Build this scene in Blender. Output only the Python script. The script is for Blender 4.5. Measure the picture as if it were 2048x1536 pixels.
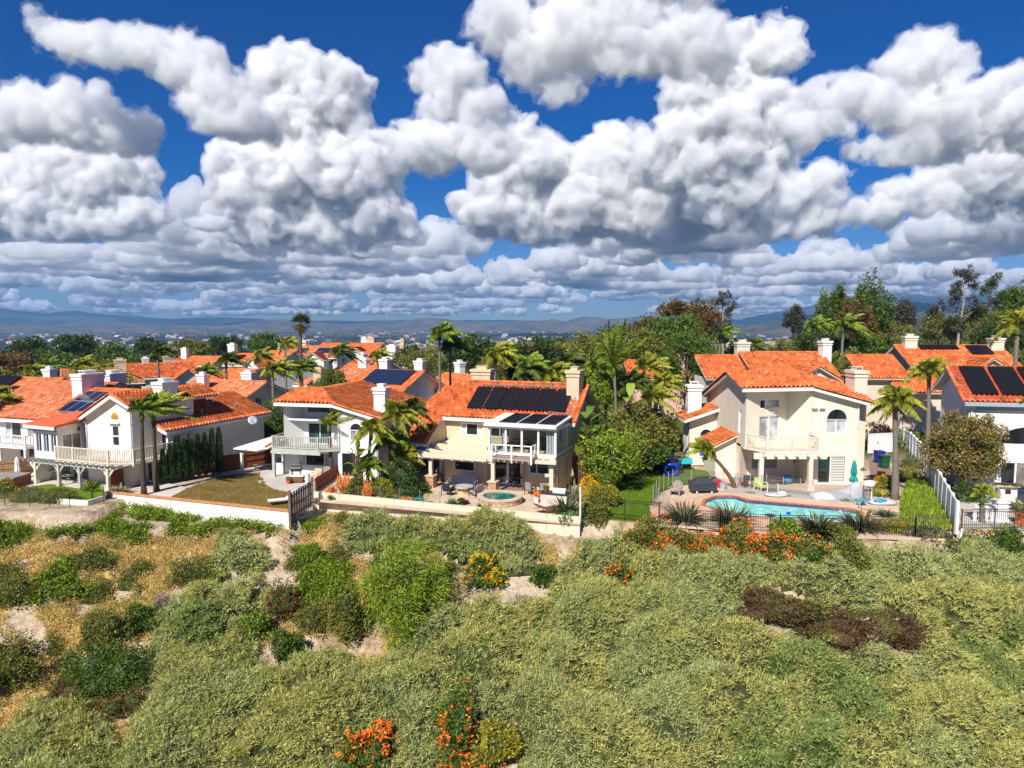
import bpy, bmesh, math, random
import numpy as np
from mathutils import Vector, Matrix, geometry as mgeo
for _o in list(bpy.data.objects): bpy.data.objects.remove(_o)
SC = bpy.context.scene
COL = SC.collection
RAD = math.radians

# ------------------------------------------------------------------ camera
FPX = 1400.0                      # focal length for a 2048 px wide picture
PITCH = math.atan(118 / FPX)      # looking slightly down
CAMH = 12.0                       # metres above the garden terrace
cam_data = bpy.data.cameras.new('camera')
cam_data.sensor_width = 36.0
cam_data.lens = 36.0 * FPX / 2048.0
cam_data.clip_start = 0.5
cam_data.clip_end = 150000.0
cam = bpy.data.objects.new('camera', cam_data)
COL.objects.link(cam)
cam.location = (0, 0, CAMH)
cam.rotation_euler = (math.pi / 2 - PITCH, 0, 0)
SC.camera = cam

def ray(u, v):
    x = (u - 1024) / FPX; y = -(v - 768) / FPX
    return Vector((x, math.cos(PITCH) + y * math.sin(PITCH), -math.sin(PITCH) + y * math.cos(PITCH)))
def G(u, v, z=0.0):               # where a line of sight meets the level z
    d = ray(u, v); t = (z - CAMH) / d.z
    return Vector((d.x * t, d.y * t, z))
def D(u, v, Y):                   # where it meets the depth Y
    d = ray(u, v); t = Y / d.y
    return Vector((d.x * t, Y, CAMH + d.z * t))
def PX(X, Y, Z):                  # world to picture, arrays allowed
    c, s = math.cos(PITCH), math.sin(PITCH)
    zz = Z - CAMH
    dep = Y * c - zz * s
    up = Y * s + zz * c
    return 1024 + FPX * X / dep, 768 - FPX * up / dep

# ------------------------------------------------------------------ light
SUN_EL = RAD(44)
SUN_TRAVEL = Vector((0.42, 0.91, 0))      # sunlight runs to the right and away
SUN_TRAVEL.normalize()
sun_from = Vector((-SUN_TRAVEL.x * math.cos(SUN_EL), -SUN_TRAVEL.y * math.cos(SUN_EL), math.sin(SUN_EL)))
sd = bpy.data.lights.new('sun', 'SUN')
sd.energy = 4.8
sd.angle = RAD(0.53)
sd.color = (1.0, 0.95, 0.87)
sun = bpy.data.objects.new('sun', sd)
COL.objects.link(sun)
sun.rotation_euler = sun_from.to_track_quat('Z', 'Y').to_euler()
SC.view_settings.view_transform = 'Standard'
SC.view_settings.look = 'None'
SC.view_settings.gamma = 1.0
SC.view_settings.use_curve_mapping = False
SC.view_settings.exposure = 0.45
SC.cycles.use_denoising = True
SC.cycles.max_bounces = 12
SC.cycles.diffuse_bounces = 3
SC.cycles.glossy_bounces = 3
SC.cycles.transmission_bounces = 4
SC.cycles.transparent_max_bounces = 12
SC.cycles.volume_bounces = 10
SC.cycles.caustics_reflective = False
SC.cycles.caustics_refractive = False

# ------------------------------------------------------------------ small node language
class S:                          # a node socket with arithmetic
    def __init__(self, nt, sock): self.nt, self.s = nt, sock
    def _m(self, op, *a, clamp=False):
        n = self.nt.nodes.new('ShaderNodeMath'); n.operation = op; n.use_clamp = clamp
        for i, x in enumerate((self,) + a):
            if isinstance(x, S): self.nt.links.new(x.s, n.inputs[i])
            else: n.inputs[i].default_value = x
        return S(self.nt, n.outputs[0])
    def __add__(s, o): return s._m('ADD', o)
    def __radd__(s, o): return s._m('ADD', o)
    def __sub__(s, o): return s._m('SUBTRACT', o)
    def __rsub__(s, o): return (s * -1.0) + o
    def __mul__(s, o): return s._m('MULTIPLY', o)
    def __rmul__(s, o): return s._m('MULTIPLY', o)
    def __truediv__(s, o): return s._m('DIVIDE', o)
    def __rtruediv__(s, o): return s._m('POWER', -1.0) * o
    def max(s, o): return s._m('MAXIMUM', o)
    def min(s, o): return s._m('MINIMUM', o)
    def pow(s, o): return s._m('POWER', o)
    def clamp(s): return s._m('ADD', 0.0, clamp=True)
    def smooth(s, a, b, lo=0.0, hi=1.0):
        n = s.nt.nodes.new('ShaderNodeMapRange'); n.interpolation_type = 'SMOOTHSTEP'
        s.nt.links.new(s.s, n.inputs['Value'])
        n.inputs['From Min'].default_value = a; n.inputs['From Max'].default_value = b
        n.inputs['To Min'].default_value = lo; n.inputs['To Max'].default_value = hi
        return S(s.nt, n.outputs['Result'])
def xyz(nt, x, y, z=0.0):
    n = nt.nodes.new('ShaderNodeCombineXYZ')
    for i, a in enumerate((x, y, z)):
        if isinstance(a, S): nt.links.new(a.s, n.inputs[i])
        else: n.inputs[i].default_value = a
    return S(nt, n.outputs[0])
def split(nt, v):
    n = nt.nodes.new('ShaderNodeSeparateXYZ'); nt.links.new(v.s, n.inputs[0])
    return [S(nt, o) for o in n.outputs]
def noise(nt, v, scale, detail=4.0, rough=0.55, dist=0.0, out='Fac', dims='3D'):
    n = nt.nodes.new('ShaderNodeTexNoise'); n.noise_dimensions = dims
    if v is not None: nt.links.new(v.s, n.inputs['Vector'])
    n.inputs['Scale'].default_value = scale; n.inputs['Detail'].default_value = detail
    n.inputs['Roughness'].default_value = rough; n.inputs['Distortion'].default_value = dist
    return S(nt, n.outputs[out])
def voro(nt, v, scale, feature='F1', out='Distance', detail=0.0, smooth=None, rand=1.0):
    n = nt.nodes.new('ShaderNodeTexVoronoi'); n.feature = feature
    if v is not None: nt.links.new(v.s, n.inputs['Vector'])
    n.inputs['Scale'].default_value = scale
    n.inputs['Randomness'].default_value = rand
    if 'Detail' in n.inputs: n.inputs['Detail'].default_value = detail
    if smooth is not None: n.inputs['Smoothness'].default_value = smooth
    return S(nt, n.outputs[out])
def mixc(nt, f, a, b):
    n = nt.nodes.new('ShaderNodeMix'); n.data_type = 'RGBA'
    ins = [n.inputs[0], n.inputs[6], n.inputs[7]]
    for i, x in zip(ins, (f, a, b)):
        if isinstance(x, S): nt.links.new(x.s, i)
        elif isinstance(x, (int, float)): i.default_value = x
        else: i.default_value = (*x, 1.0)
    return S(nt, n.outputs[2])
def mulc(nt, a, b):
    n = nt.nodes.new('ShaderNodeMix'); n.data_type = 'RGBA'; n.blend_type = 'MULTIPLY'
    n.inputs[0].default_value = 1.0
    for i, x in zip((n.inputs[6], n.inputs[7]), (a, b)):
        if isinstance(x, S): nt.links.new(x.s, i)
        else: i.default_value = (*x, 1.0)
    return S(nt, n.outputs[2])
def vop(nt, op, a, b):
    n = nt.nodes.new('ShaderNodeVectorMath'); n.operation = op
    for i, x in enumerate((a, b)):
        if isinstance(x, S): nt.links.new(x.s, n.inputs[i])
        elif x is not None: n.inputs[i].default_value = x
    return S(nt, n.outputs['Value' if op in ('LENGTH', 'DISTANCE', 'DOT_PRODUCT') else 'Vector'])
# ------------------------------------------------------------------ sky: clear air, and cumulus as real bodies in the sunlight
world = bpy.data.worlds.new('World'); SC.world = world; world.use_nodes = True
nt = world.node_tree; nt.nodes.clear()
w_out = nt.nodes.new('ShaderNodeOutputWorld'); w_bg = nt.nodes.new('ShaderNodeBackground')
nt.links.new(w_bg.outputs[0], w_out.inputs[0])
w_sky = nt.nodes.new('ShaderNodeTexSky'); w_sky.sky_type = 'NISHITA'; w_sky.sun_disc = False
w_sky.sun_elevation = SUN_EL
w_sky.sun_rotation = math.atan2(sun_from.x, sun_from.y)
w_sky.altitude = 200; w_sky.air_density = 1.0; w_sky.dust_density = 0.2; w_sky.ozone_density = 3.0
hs = nt.nodes.new('ShaderNodeHueSaturation'); hs.inputs['Saturation'].default_value = 1.65; hs.inputs['Value'].default_value = 0.42
nt.links.new(w_sky.outputs[0], hs.inputs['Color'])
nt.links.new(mulc(nt, S(nt, hs.outputs[0]), (0.55, 0.70, 1.10)).s, w_bg.inputs[0])
w_bg.inputs[1].default_value = 0.12

def cloud_material(dens=0.016, alb=(0.982, 0.984, 0.992)):
    m = bpy.data.materials.new('cloud'); m.use_nodes = True
    t = m.node_tree; t.nodes.clear()
    o = t.nodes.new('ShaderNodeOutputMaterial')
    d = t.nodes.new('ShaderNodeVolumeScatter'); d.inputs['Color'].default_value = (*alb, 1)
    d.inputs['Density'].default_value = dens; d.inputs['Anisotropy'].default_value = 0.0
    t.links.new(d.outputs[0], o.inputs['Volume'])
    return m
M_CLOUD = cloud_material(0.022); M_VEIL = cloud_material(0.0055); M_DECK = cloud_material(0.0075, (0.999, 0.999, 0.9995))

def cloud_mesh(name, pts, r, base, vox, seed, amp=1.0, flat=1.0, thr=1.0, mat=None):
    """an isosurface round points of radius r, roughened by noise, cut flat near the level base"""
    me = bpy.data.meshes.new(name + '_seed'); me.from_pydata([tuple(p) for p in pts], [], [])
    ob = bpy.data.objects.new(name, me); COL.objects.link(ob)
    g = bpy.data.node_groups.new('cloud_field', 'GeometryNodeTree')
    g.interface.new_socket('Geometry', in_out='INPUT', socket_type='NodeSocketGeometry')
    g.interface.new_socket('Geometry', in_out='OUTPUT', socket_type='NodeSocketGeometry')
    gi = g.nodes.new('NodeGroupInput'); go = g.nodes.new('NodeGroupOutput')
    px = g.nodes.new('GeometryNodeProximity'); px.target_element = 'POINTS'
    g.links.new(gi.outputs[0], px.inputs[0])
    pos = S(g, g.nodes.new('GeometryNodeInputPosition').outputs[0])
    dist = S(g, px.outputs['Distance'])
    psh = vop(g, 'ADD', pos, (seed * 937.0, seed * 411.0, 0.0))
    L = r * 5.0
    n1 = noise(g, psh, 1.0 / L, 2.0, 0.5)
    n2 = noise(g, psh, 1.0 / (r * 1.5), 7.0, 0.70, 0.3)
    n3 = voro(g, psh, 1.0 / (r * 0.85), 'F1', detail=2.0)
    den = 1.0 - dist / r + (n1 - 0.5) * (1.7 * amp) + (n2 - 0.5) * (3.5 * amp) + (0.45 - n3) * (0.55 * amp)
    x_, y_, z_ = split(g, pos)
    den = den - ((base - z_) / (r * 0.6)).max(0.0) * flat
    P = np.array(pts); lo = P.min(0) - r * 1.7; hi = P.max(0) + r * 1.7
    vc = g.nodes.new('GeometryNodeVolumeCube')
    g.links.new((den + 1.0).s, vc.inputs['Density'])
    vc.inputs['Min'].default_value = lo; vc.inputs['Max'].default_value = hi
    for i, k in enumerate(('Resolution X', 'Resolution Y', 'Resolution Z')):
        vc.inputs[k].default_value = max(8, int((hi[i] - lo[i]) / vox))
    vm = g.nodes.new('GeometryNodeVolumeToMesh'); vm.inputs['Threshold'].default_value = thr
    g.links.new(vc.outputs[0], vm.inputs['Volume']); g.links.new(vm.outputs[0], go.inputs[0])
    md = ob.modifiers.new('field', 'NODES'); md.node_group = g
    dg = bpy.context.evaluated_depsgraph_get()
    out = bpy.data.meshes.new_from_object(ob.evaluated_get(dg)); out.name = name
    ob.modifiers.clear(); ob.data = out; bpy.data.meshes.remove(me); bpy.data.node_groups.remove(g)
    out.polygons.foreach_set('use_smooth', np.ones(len(out.polygons), dtype=bool))
    out.materials.clear(); out.materials.append(mat or M_CLOUD)
    ob['kind'] = 'structure'
    return ob
CLOUD_ALT = 720.0        # the near heaps; the far fields lie on a higher deck
DECK_ALT = 1000.0
CLUSTERS = [  # base line in the picture, then heaps: x, y, half width, half height
 (262, [(85,35,40,35),(150,75,75,50),(230,90,85,55),(310,95,95,60),(380,130,85,65),(435,190,90,75),(475,250,95,75)]),
 (505, [(590,165,95,80),(655,195,105,95),(600,275,125,105),(560,335,150,95),(660,335,140,115),(520,395,105,75),(610,450,160,65),(710,430,125,70),(755,310,65,70),(770,460,70,30)]),
 (300, [(40,230,120,70),(-60,250,120,70),(175,225,80,85),(235,265,95,70)]),
 (475, [(100,330,150,60),(50,405,140,80),(-80,400,140,90),(200,355,115,65),(130,440,180,50),(300,425,75,50),(280,350,50,50)]),
 (355, [(895,140,90,65),(900,205,80,55),(965,215,70,65),(880,285,115,65),(960,290,95,65),(840,305,60,45)]),
 (205, [(1010,40,85,70),(1085,115,95,65),(1150,60,125,85),(1270,70,145,95),(1380,80,115,75),(1250,-40,200,80),(1120,165,60,40)]),
 (505, [(1050,330,110,90),(1000,405,115,85),(1085,440,105,60),(1240,325,120,85),(1222,285,50,65),(1180,405,135,85),(1330,425,150,75)]),
 (480, [(1420,170,105,85),(1485,105,90,75),(1555,90,60,65),(1450,265,150,125),(1560,250,80,85),(1380,305,115,95),(1485,385,140,85),(1560,435,150,45),(1640,375,60,55)]),
 (330, [(1850,130,115,75),(1780,205,115,65),(1680,185,95,55),(1905,225,125,95),(1640,245,95,50),(2010,200,100,75),(1810,290,150,40),(2110,220,130,100)]),
 (450, [(2010,330,110,100),(1900,385,160,60),(1750,410,85,45),(1960,340,130,85),(2130,380,130,80)]),
 (405, [(405,387,24,16)]), (458, [(420,443,60,20)]),
]
crng = np.random.default_rng(5)
def cluster_points(base_v, blobs):
    rb = ray(blobs[0][0], base_v); R = CLOUD_ALT / (rb.z / math.hypot(rb.y, 0.0))
    m = R / FPX                                # metres per pixel out there
    rmed = np.median([min(b[2], b[3]) for b in blobs])
    r = rmed * 0.44 * m
    pts = []
    for (u, v, a, b) in blobs:
        q = ray(u, v); c = np.array(q) * (R / q.y)
        ax = np.array([max(a * m - r, r * .25), max(min(a, b) * 1.0 * m - r, r * .25), max(b * m - r, r * .25)])
        n = int(min(160, 14 + 10 * np.prod(ax / r) * 4))
        s = crng.normal(size=(n, 3)); s /= np.linalg.norm(s, axis=1)[:, None]; s *= crng.random((n, 1)) ** (1 / 3)
        p = c + s * ax
        p[:, 2] = np.maximum(p[:, 2], CLOUD_ALT + CAMH + r * 0.1)
        pts.append(p)
    return np.concatenate(pts), r, m
for i, (bv, bl) in enumerate(CLUSTERS):
    pts, r, m = cluster_points(bv, bl)
    cloud_mesh('cloud', pts, r, CLOUD_ALT, m * 5.0, i + 1, flat=0.6, thr=1.10)
    cloud_mesh('cloud_veil', pts, r, CLOUD_ALT, m * 7.0, i + 1, flat=0.6, thr=0.84, mat=M_VEIL)
# the lower fields: cumulus of the same deck, farther and farther away
arch = []
for k in range(5):
    n = 5 + k
    c = []
    for j in range(n):
        cc = np.array([crng.normal() * 260, crng.normal() * 200, 40 + abs(crng.normal()) * 60])
        s = crng.normal(size=(14, 3)); s /= np.linalg.norm(s, axis=1)[:, None]
        p = cc + s * np.array([150, 130, 70]); p[:, 2] = np.maximum(p[:, 2], 35)
        c.append(p)
    o = cloud_mesh('cloud', np.concatenate(c), 95.0, 0.0, 30.0, 20 + k, flat=0.8, mat=M_DECK)
    arch.append(o)
used = 0
for i in range(320):
    R = 9000 * (78000 / 9000) ** crng.random()
    A = (crng.random() * 2 - 1) * 0.95
    o0 = arch[i % 5]
    o = o0 if i < 5 else o0.copy()
    if i >= 5: COL.objects.link(o)
    s = 0.7 + crng.random() * 1.1 + (R / 34000) * 0.9
    o.location = (R * math.sin(A), R * math.cos(A), DECK_ALT * (0.92 + 0.16 * crng.random()) + CAMH)
    o.scale = (s * 1.2, s, s * 1.15)
    o.rotation_euler = (0, 0, crng.random() * 6.28)
# ------------------------------------------------------------------ materials
MATS = {}
def new_mat(name):
    m = bpy.data.materials.new(name); m.use_nodes = True
    t = m.node_tree; b = t.nodes['Principled BSDF']
    MATS[name] = m
    return m, t, b
def gpos(t): return S(t, t.nodes.new('ShaderNodeNewGeometry').outputs['Position'])
def bump(t, b, h, strength, dist=0.02):
    n = t.nodes.new('ShaderNodeBump'); n.inputs['Strength'].default_value = strength; n.inputs['Distance'].default_value = dist
    t.links.new(h.s, n.inputs['Height']); t.links.new(n.outputs[0], b.inputs['Normal'])
def plain(name, col, rough=0.6, var=0.12, scale=3.0, bmp=0.0, bscale=30.0, metal=0.0, spec=0.4, dirt=0.0):
    m, t, b = new_mat(name)
    p = gpos(t)
    n = noise(t, p, scale, 5.0, 0.6)
    c = mixc(t, n.smooth(0.3, 0.7), tuple(x * (1 - var) for x in col), tuple(min(1, x * (1 + var)) for x in col))
    if dirt:
        x, y, z = split(t, p)
        st = noise(t, xyz(t, x * 2.2, y * 2.2, z * 0.25), 1.0, 5.0, 0.65).smooth(0.52, 0.8)
        c = mixc(t, st * dirt, c, tuple(x * 0.55 for x in col))
    t.links.new(c.s, b.inputs['Base Color'])
    b.inputs['Roughness'].default_value = rough; b.inputs['Metallic'].default_value = metal
    b.inputs['Specular IOR Level'].default_value = spec
    if bmp: bump(t, b, noise(t, p, bscale, 4.0, 0.65), bmp)
    return m
def stucco(name, col): return plain(name, col, 0.9, 0.05, 0.9, 0.35, 22.0, spec=0.15, dirt=0.35)
def tile_mat(name, col, pale, dark):
    m, t, b = new_mat(name)
    uv = S(t, t.nodes.new('ShaderNodeUVMap').outputs[0])
    fl = vop(t, 'FLOOR', uv, None)
    w = t.nodes.new('ShaderNodeTexWhiteNoise'); w.noise_dimensions = '2D'; t.links.new(fl.s, w.inputs[0])
    r = S(t, w.outputs['Value'])
    p = gpos(t)
    c = mixc(t, r, tuple(x * 0.66 for x in col), tuple(min(1, x * 1.22) for x in col))
    c = mixc(t, r.smooth(0.88, 0.98) * 0.55, c, pale)
    c = mixc(t, (1.0 - r).smooth(0.90, 0.98) * 0.6, c, dark)
    c = mixc(t, noise(t, p, 0.55, 5.0, 0.65).smooth(0.58, 0.85) * 0.15, c, pale)
    c = mixc(t, noise(t, p, 5.0, 4.0, 0.7).smooth(0.55, 0.8) * 0.2, c, dark)
    t.links.new(c.s, b.inputs['Base Color']); b.inputs['Roughness'].default_value = 0.8
    b.inputs['Specular IOR Level'].default_value = 0.25
    bump(t, b, noise(t, p, 40.0, 3.0, 0.6), 0.25)
    return m
def wood_mat(name, col, dark, axis='z', rough=0.8):
    m, t, b = new_mat(name); p = gpos(t); x, y, z = split(t, p)
    q = {'z': xyz(t, x * 14.0, y * 14.0, z * 1.2), 'x': xyz(t, x * 1.2, y * 14.0, z * 14.0), 'n': xyz(t, x * 5.0, y * 5.0, z * 5.0)}[axis]
    n = noise(t, q, 1.0, 5.0, 0.65)
    oi = S(t, t.nodes.new('ShaderNodeObjectInfo').outputs['Random'])
    c = mixc(t, n.smooth(0.3, 0.72), dark, col)
    c = mixc(t, oi * 0.35, c, tuple(v * 0.6 for v in col))
    t.links.new(c.s, b.inputs['Base Color']); b.inputs['Roughness'].default_value = rough
    b.inputs['Specular IOR Level'].default_value = 0.2
    bump(t, b, n, 0.3, 0.01)
    return m
def glass_mat(name, col, rough=0.04, spec=0.6):
    m, t, b = new_mat(name); p = gpos(t)
    c = mixc(t, noise(t, p, 0.8, 3.0, 0.6).smooth(0.35, 0.7), tuple(x * 0.6 for x in col), tuple(x * 1.5 for x in col))
    t.links.new(c.s, b.inputs['Base Color']); b.inputs['Roughness'].default_value = rough
    b.inputs['Specular IOR Level'].default_value = spec
    bump(t, b, noise(t, p, 1.3, 2.0, 0.5), 0.06, 0.05)
    return m
def clear_glass(name, tint, amount, rough=0.02):          # thin pane that lets one look through
    m, t, b = new_mat(name); t.nodes.remove(b)
    o = t.nodes['Material Output']
    tp = t.nodes.new('ShaderNodeBsdfTransparent'); tp.inputs[0].default_value = (*tint, 1)
    g = t.nodes.new('ShaderNodeBsdfGlossy'); g.inputs['Roughness'].default_value = rough
    mx = t.nodes.new('ShaderNodeMixShader'); mx.inputs[0].default_value = amount
    t.links.new(tp.outputs[0], mx.inputs[1]); t.links.new(g.outputs[0], mx.inputs[2]); t.links.new(mx.outputs[0], o.inputs[0])
    return m
def mesh_net(name, col, amount):                           # fine see-through netting
    m, t, b = new_mat(name); t.nodes.remove(b)
    o = t.nodes['Material Output']
    tp = t.nodes.new('ShaderNodeBsdfTransparent')
    g = t.nodes.new('ShaderNodeBsdfDiffuse'); g.inputs[0].default_value = (*col, 1)
    mx = t.nodes.new('ShaderNodeMixShader'); mx.inputs[0].default_value = amount
    t.links.new(tp.outputs[0], mx.inputs[1]); t.links.new(g.outputs[0], mx.inputs[2]); t.links.new(mx.outputs[0], o.inputs[0])
    return m
def leaf_mat(name, cols, patch=None, trans=0.28, rough=0.55, pscale=0.5, spec=0.3):
    """cols: dark to light, picked leaf by leaf; patch: a second colour that comes in larger patches"""
    m, t, b = new_mat(name)
    g = t.nodes.new('ShaderNodeNewGeometry')
    r = S(t, g.outputs['Random Per Island']); p = S(t, g.outputs['Position'])
    rp = t.nodes.new('ShaderNodeValToRGB'); t.links.new(r.s, rp.inputs[0])
    els = rp.color_ramp.elements
    for i, c in enumerate(cols):
        if i >= 2: els.new(i / (len(cols) - 1))
    for i, c in enumerate(cols):
        els[i].position = i / (len(cols) - 1); els[i].color = (*c, 1)
    c = S(t, rp.outputs[0])
    if patch: c = mixc(t, noise(t, p, pscale, 4.0, 0.6).smooth(0.46, 0.66) * 0.85, c, patch)
    n2 = noise(t, p, 1.7, 3.0, 0.6)
    c = mulc(t, c, mixc(t, n2.smooth(0.25, 0.75), (0.78, 0.80, 0.80), (1.2, 1.16, 1.1)))
    o = t.nodes['Material Output']
    t.links.new(c.s, b.inputs['Base Color']); b.inputs['Roughness'].default_value = rough; b.inputs['Specular IOR Level'].default_value = spec
    tr = t.nodes.new('ShaderNodeBsdfTranslucent'); t.links.new(c.s, tr.inputs[0])
    mx = t.nodes.new('ShaderNodeMixShader'); mx.inputs[0].default_value = trans
    t.links.new(b.outputs[0], mx.inputs[1]); t.links.new(tr.outputs[0], mx.inputs[2]); t.links.new(mx.outputs[0], o.inputs[0])
    return m
def water_mat(name, deep, shallow, scale):
    m, t, b = new_mat(name); p = gpos(t)
    v = voro(t, vop(t, 'ADD', p, vop(t, 'MULTIPLY', noise(t, p, 1.6, 2.0, 0.5, out='Color'), (0.5, 0.5, 0.0))), scale, 'SMOOTH_F1', smooth=0.5)
    c = mixc(t, v.smooth(0.15, 0.6), deep, shallow)
    t.links.new(c.s, b.inputs['Base Color']); b.inputs['Roughness'].default_value = 0.05; b.inputs['IOR'].default_value = 1.33
    b.inputs['Specular IOR Level'].default_value = 0.5
    bump(t, b, noise(t, p, 4.0, 3.0, 0.6), 0.25, 0.03)
    return m

stucco('stucco_cream', (0.80, 0.715, 0.575)); stucco('stucco_white', (0.78, 0.76, 0.72)); stucco('stucco_beige', (0.64, 0.52, 0.36))
stucco('stucco_warm', (0.76, 0.71, 0.63)); stucco('stucco_green', (0.56, 0.57, 0.45)); stucco('stucco_brown', (0.32, 0.24, 0.20))
stucco('stucco_pink', (0.66, 0.42, 0.32)); stucco('stucco_sand', (0.66, 0.57, 0.44)); stucco('stucco_ochre', (0.62, 0.40, 0.14))
stucco('chimney_cream', (0.70, 0.64, 0.52)); stucco('chimney_white', (0.80, 0.78, 0.76)); stucco('chimney_tan', (0.62, 0.50, 0.34))
tile_mat('clay_tile', (0.66, 0.165, 0.048), (0.74, 0.34, 0.17), (0.30, 0.07, 0.03))
tile_mat('clay_tile_weathered', (0.60, 0.19, 0.085), (0.68, 0.36, 0.22), (0.30, 0.11, 0.06))
tile_mat('clay_tile_red', (0.54, 0.12, 0.05), (0.60, 0.26, 0.16), (0.2, 0.05, 0.03))
plain('trim_white', (0.80, 0.79, 0.77), 0.5, 0.04); plain('trim_cream', (0.72, 0.64, 0.52), 0.6, 0.05, dirt=0.2)
plain('trim_grey', (0.42, 0.42, 0.40), 0.6, 0.08, dirt=0.3); plain('trim_greygreen', (0.45, 0.46, 0.42), 0.6, 0.08, dirt=0.3)
plain('trim_blue', (0.30, 0.40, 0.46), 0.6, 0.05); plain('frame_white', (0.82, 0.82, 0.82), 0.35, 0.02)
plain('awning', (0.74, 0.62, 0.44), 0.7, 0.06, 1.2, dirt=0.3); plain('deck_boards', (0.36, 0.26, 0.22), 0.8, 0.2, 6.0)
glass_mat('glass_dark', (0.018, 0.022, 0.026)); glass_mat('glass_green', (0.03, 0.06, 0.055)); glass_mat('glass_blue', (0.06, 0.10, 0.16))
glass_mat('glass_curtain', (0.42, 0.44, 0.44), 0.12, 0.5); glass_mat('glass_shade', (0.27, 0.25, 0.20), 0.2, 0.4)
glass_mat('glass_amber', (0.42, 0.22, 0.03), 0.2, 0.4)
plain('blind_slat', (0.60, 0.58, 0.52), 0.6, 0.05); plain('door_dark', (0.018, 0.018, 0.022), 0.5, 0.2)
clear_glass('glass_clear', (0.93, 0.96, 0.95), 0.08); clear_glass('sunroom_glass', (0.70, 0.75, 0.73), 0.10)
mesh_net('pool_net', (0.16, 0.16, 0.15), 0.26)
plain('iron_black', (0.020, 0.019, 0.018), 0.5, 0.2); plain('iron_rust', (0.08, 0.055, 0.045), 0.7, 0.3)
plain('metal_grey', (0.45, 0.46, 0.47), 0.35, 0.1, metal=0.7); plain('metal_dark', (0.05, 0.05, 0.055), 0.4, 0.2, metal=0.3)
plain('aluminium', (0.62, 0.62, 0.62), 0.4, 0.05, metal=0.5)
plain('concrete', (0.50, 0.46, 0.40), 0.9, 0.10, 0.7, 0.2, 14.0, dirt=0.3); plain('patio_tan', (0.58, 0.44, 0.31), 0.85, 0.12, 0.9, 0.2, 18.0)
plain('patio_pale', (0.60, 0.53, 0.45), 0.85, 0.12, 0.9, 0.2, 18.0); plain('patio_pink', (0.64, 0.40, 0.28), 0.85, 0.10, 1.2, 0.2, 18.0)
plain('patio_dark', (0.28, 0.17, 0.13), 0.85, 0.15, 2.0); plain('brick_red', (0.52, 0.15, 0.075), 0.85, 0.25, 6.0, 0.3, 30.0)
plain('brick_tan', (0.58, 0.33, 0.19), 0.85, 0.28, 6.0, 0.3, 30.0); plain('mortar', (0.55, 0.46, 0.36), 0.9, 0.1)
plain('stone_tan', (0.52, 0.38, 0.20), 0.85, 0.3, 4.0, 0.4, 12.0); plain('stone_grey', (0.42, 0.39, 0.36), 0.85, 0.2, 3.0, 0.4, 12.0)
plain('coping_clay', (0.60, 0.27, 0.10), 0.85, 0.2, 3.0, 0.2, 20.0); plain('wall_cream', (0.72, 0.62, 0.46), 0.9, 0.08, 1.0, 0.3, 18.0, dirt=0.5)
plain('wall_white', (0.80, 0.77, 0.70), 0.9, 0.07, 1.0, 0.3, 18.0, dirt=0.45)
plain('gravel_grey', (0.40, 0.37, 0.35), 0.95, 0.45, 9.0, 0.8, 14.0); plain('asphalt', (0.055, 0.055, 0.057), 0.9, 0.15, 2.0, 0.3, 40.0)
plain('vinyl_white', (0.78, 0.80, 0.80), 0.4, 0.03, 1.0, dirt=0.15); plain('canvas_white', (0.74, 0.74, 0.74), 0.85, 0.05); plain('canvas_cream', (0.62, 0.48, 0.30), 0.85, 0.06)
plain('canvas_teal', (0.0, 0.26, 0.25), 0.7, 0.12); plain('cover_grey', (0.50, 0.50, 0.54), 0.6, 0.08); plain('cover_black', (0.045, 0.05, 0.06), 0.45, 0.2)
plain('tarp_navy', (0.02, 0.025, 0.045), 0.22, 0.3, 3.0, 0.6, 5.0, spec=0.6); plain('plastic_blue', (0.0, 0.05, 0.55), 0.3, 0.1); plain('plastic_sky', (0.02, 0.30, 0.62), 0.3, 0.1)
plain('plastic_red', (0.62, 0.02, 0.05), 0.35, 0.1); plain('plastic_teal', (0.03, 0.36, 0.40), 0.4, 0.1); plain('plastic_white', (0.76, 0.76, 0.78), 0.35, 0.05)
plain('plastic_grey', (0.40, 0.46, 0.47), 0.4, 0.1); plain('plastic_lime', (0.50, 0.62, 0.12), 0.4, 0.1); plain('plastic_maroon', (0.30, 0.04, 0.07), 0.5, 0.1)
plain('bin_green', (0.010, 0.085, 0.045), 0.4, 0.15); plain('bin_blue', (0.02, 0.03, 0.33), 0.4, 0.15); plain('cushion_navy', (0.02, 0.024, 0.05), 0.85, 0.2)
plain('cushion_grey', (0.30, 0.28, 0.27), 0.85, 0.1); plain('cushion_red', (0.55, 0.08, 0.10), 0.8, 0.1); plain('terracotta', (0.55, 0.13, 0.05), 0.8, 0.15); plain('ceramic_white', (0.74, 0.78, 0.78), 0.25, 0.05)
plain('solar_black', (0.008, 0.008, 0.010), 0.55, 0.3, 4.0, spec=0.25); plain('pv_blue', (0.018, 0.026, 0.060), 0.12, 0.3, 8.0, spec=0.6); plain('pv_frame', (0.46, 0.48, 0.52), 0.4, 0.05, metal=0.4)
wood_mat('fence_red', (0.34, 0.11, 0.045), (0.16, 0.05, 0.025)); wood_mat('fence_tan', (0.42, 0.26, 0.13), (0.26, 0.15, 0.08)); wood_mat('wood_old', (0.27, 0.20, 0.17), (0.13, 0.09, 0.075))
wood_mat('wood_brown', (0.30, 0.13, 0.06), (0.15, 0.06, 0.03), 'n'); wood_mat('wood_grey', (0.40, 0.34, 0.31), (0.26, 0.21, 0.19), 'n'); wood_mat('wood_slat', (0.28, 0.10, 0.075), (0.15, 0.05, 0.04), 'x')
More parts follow.
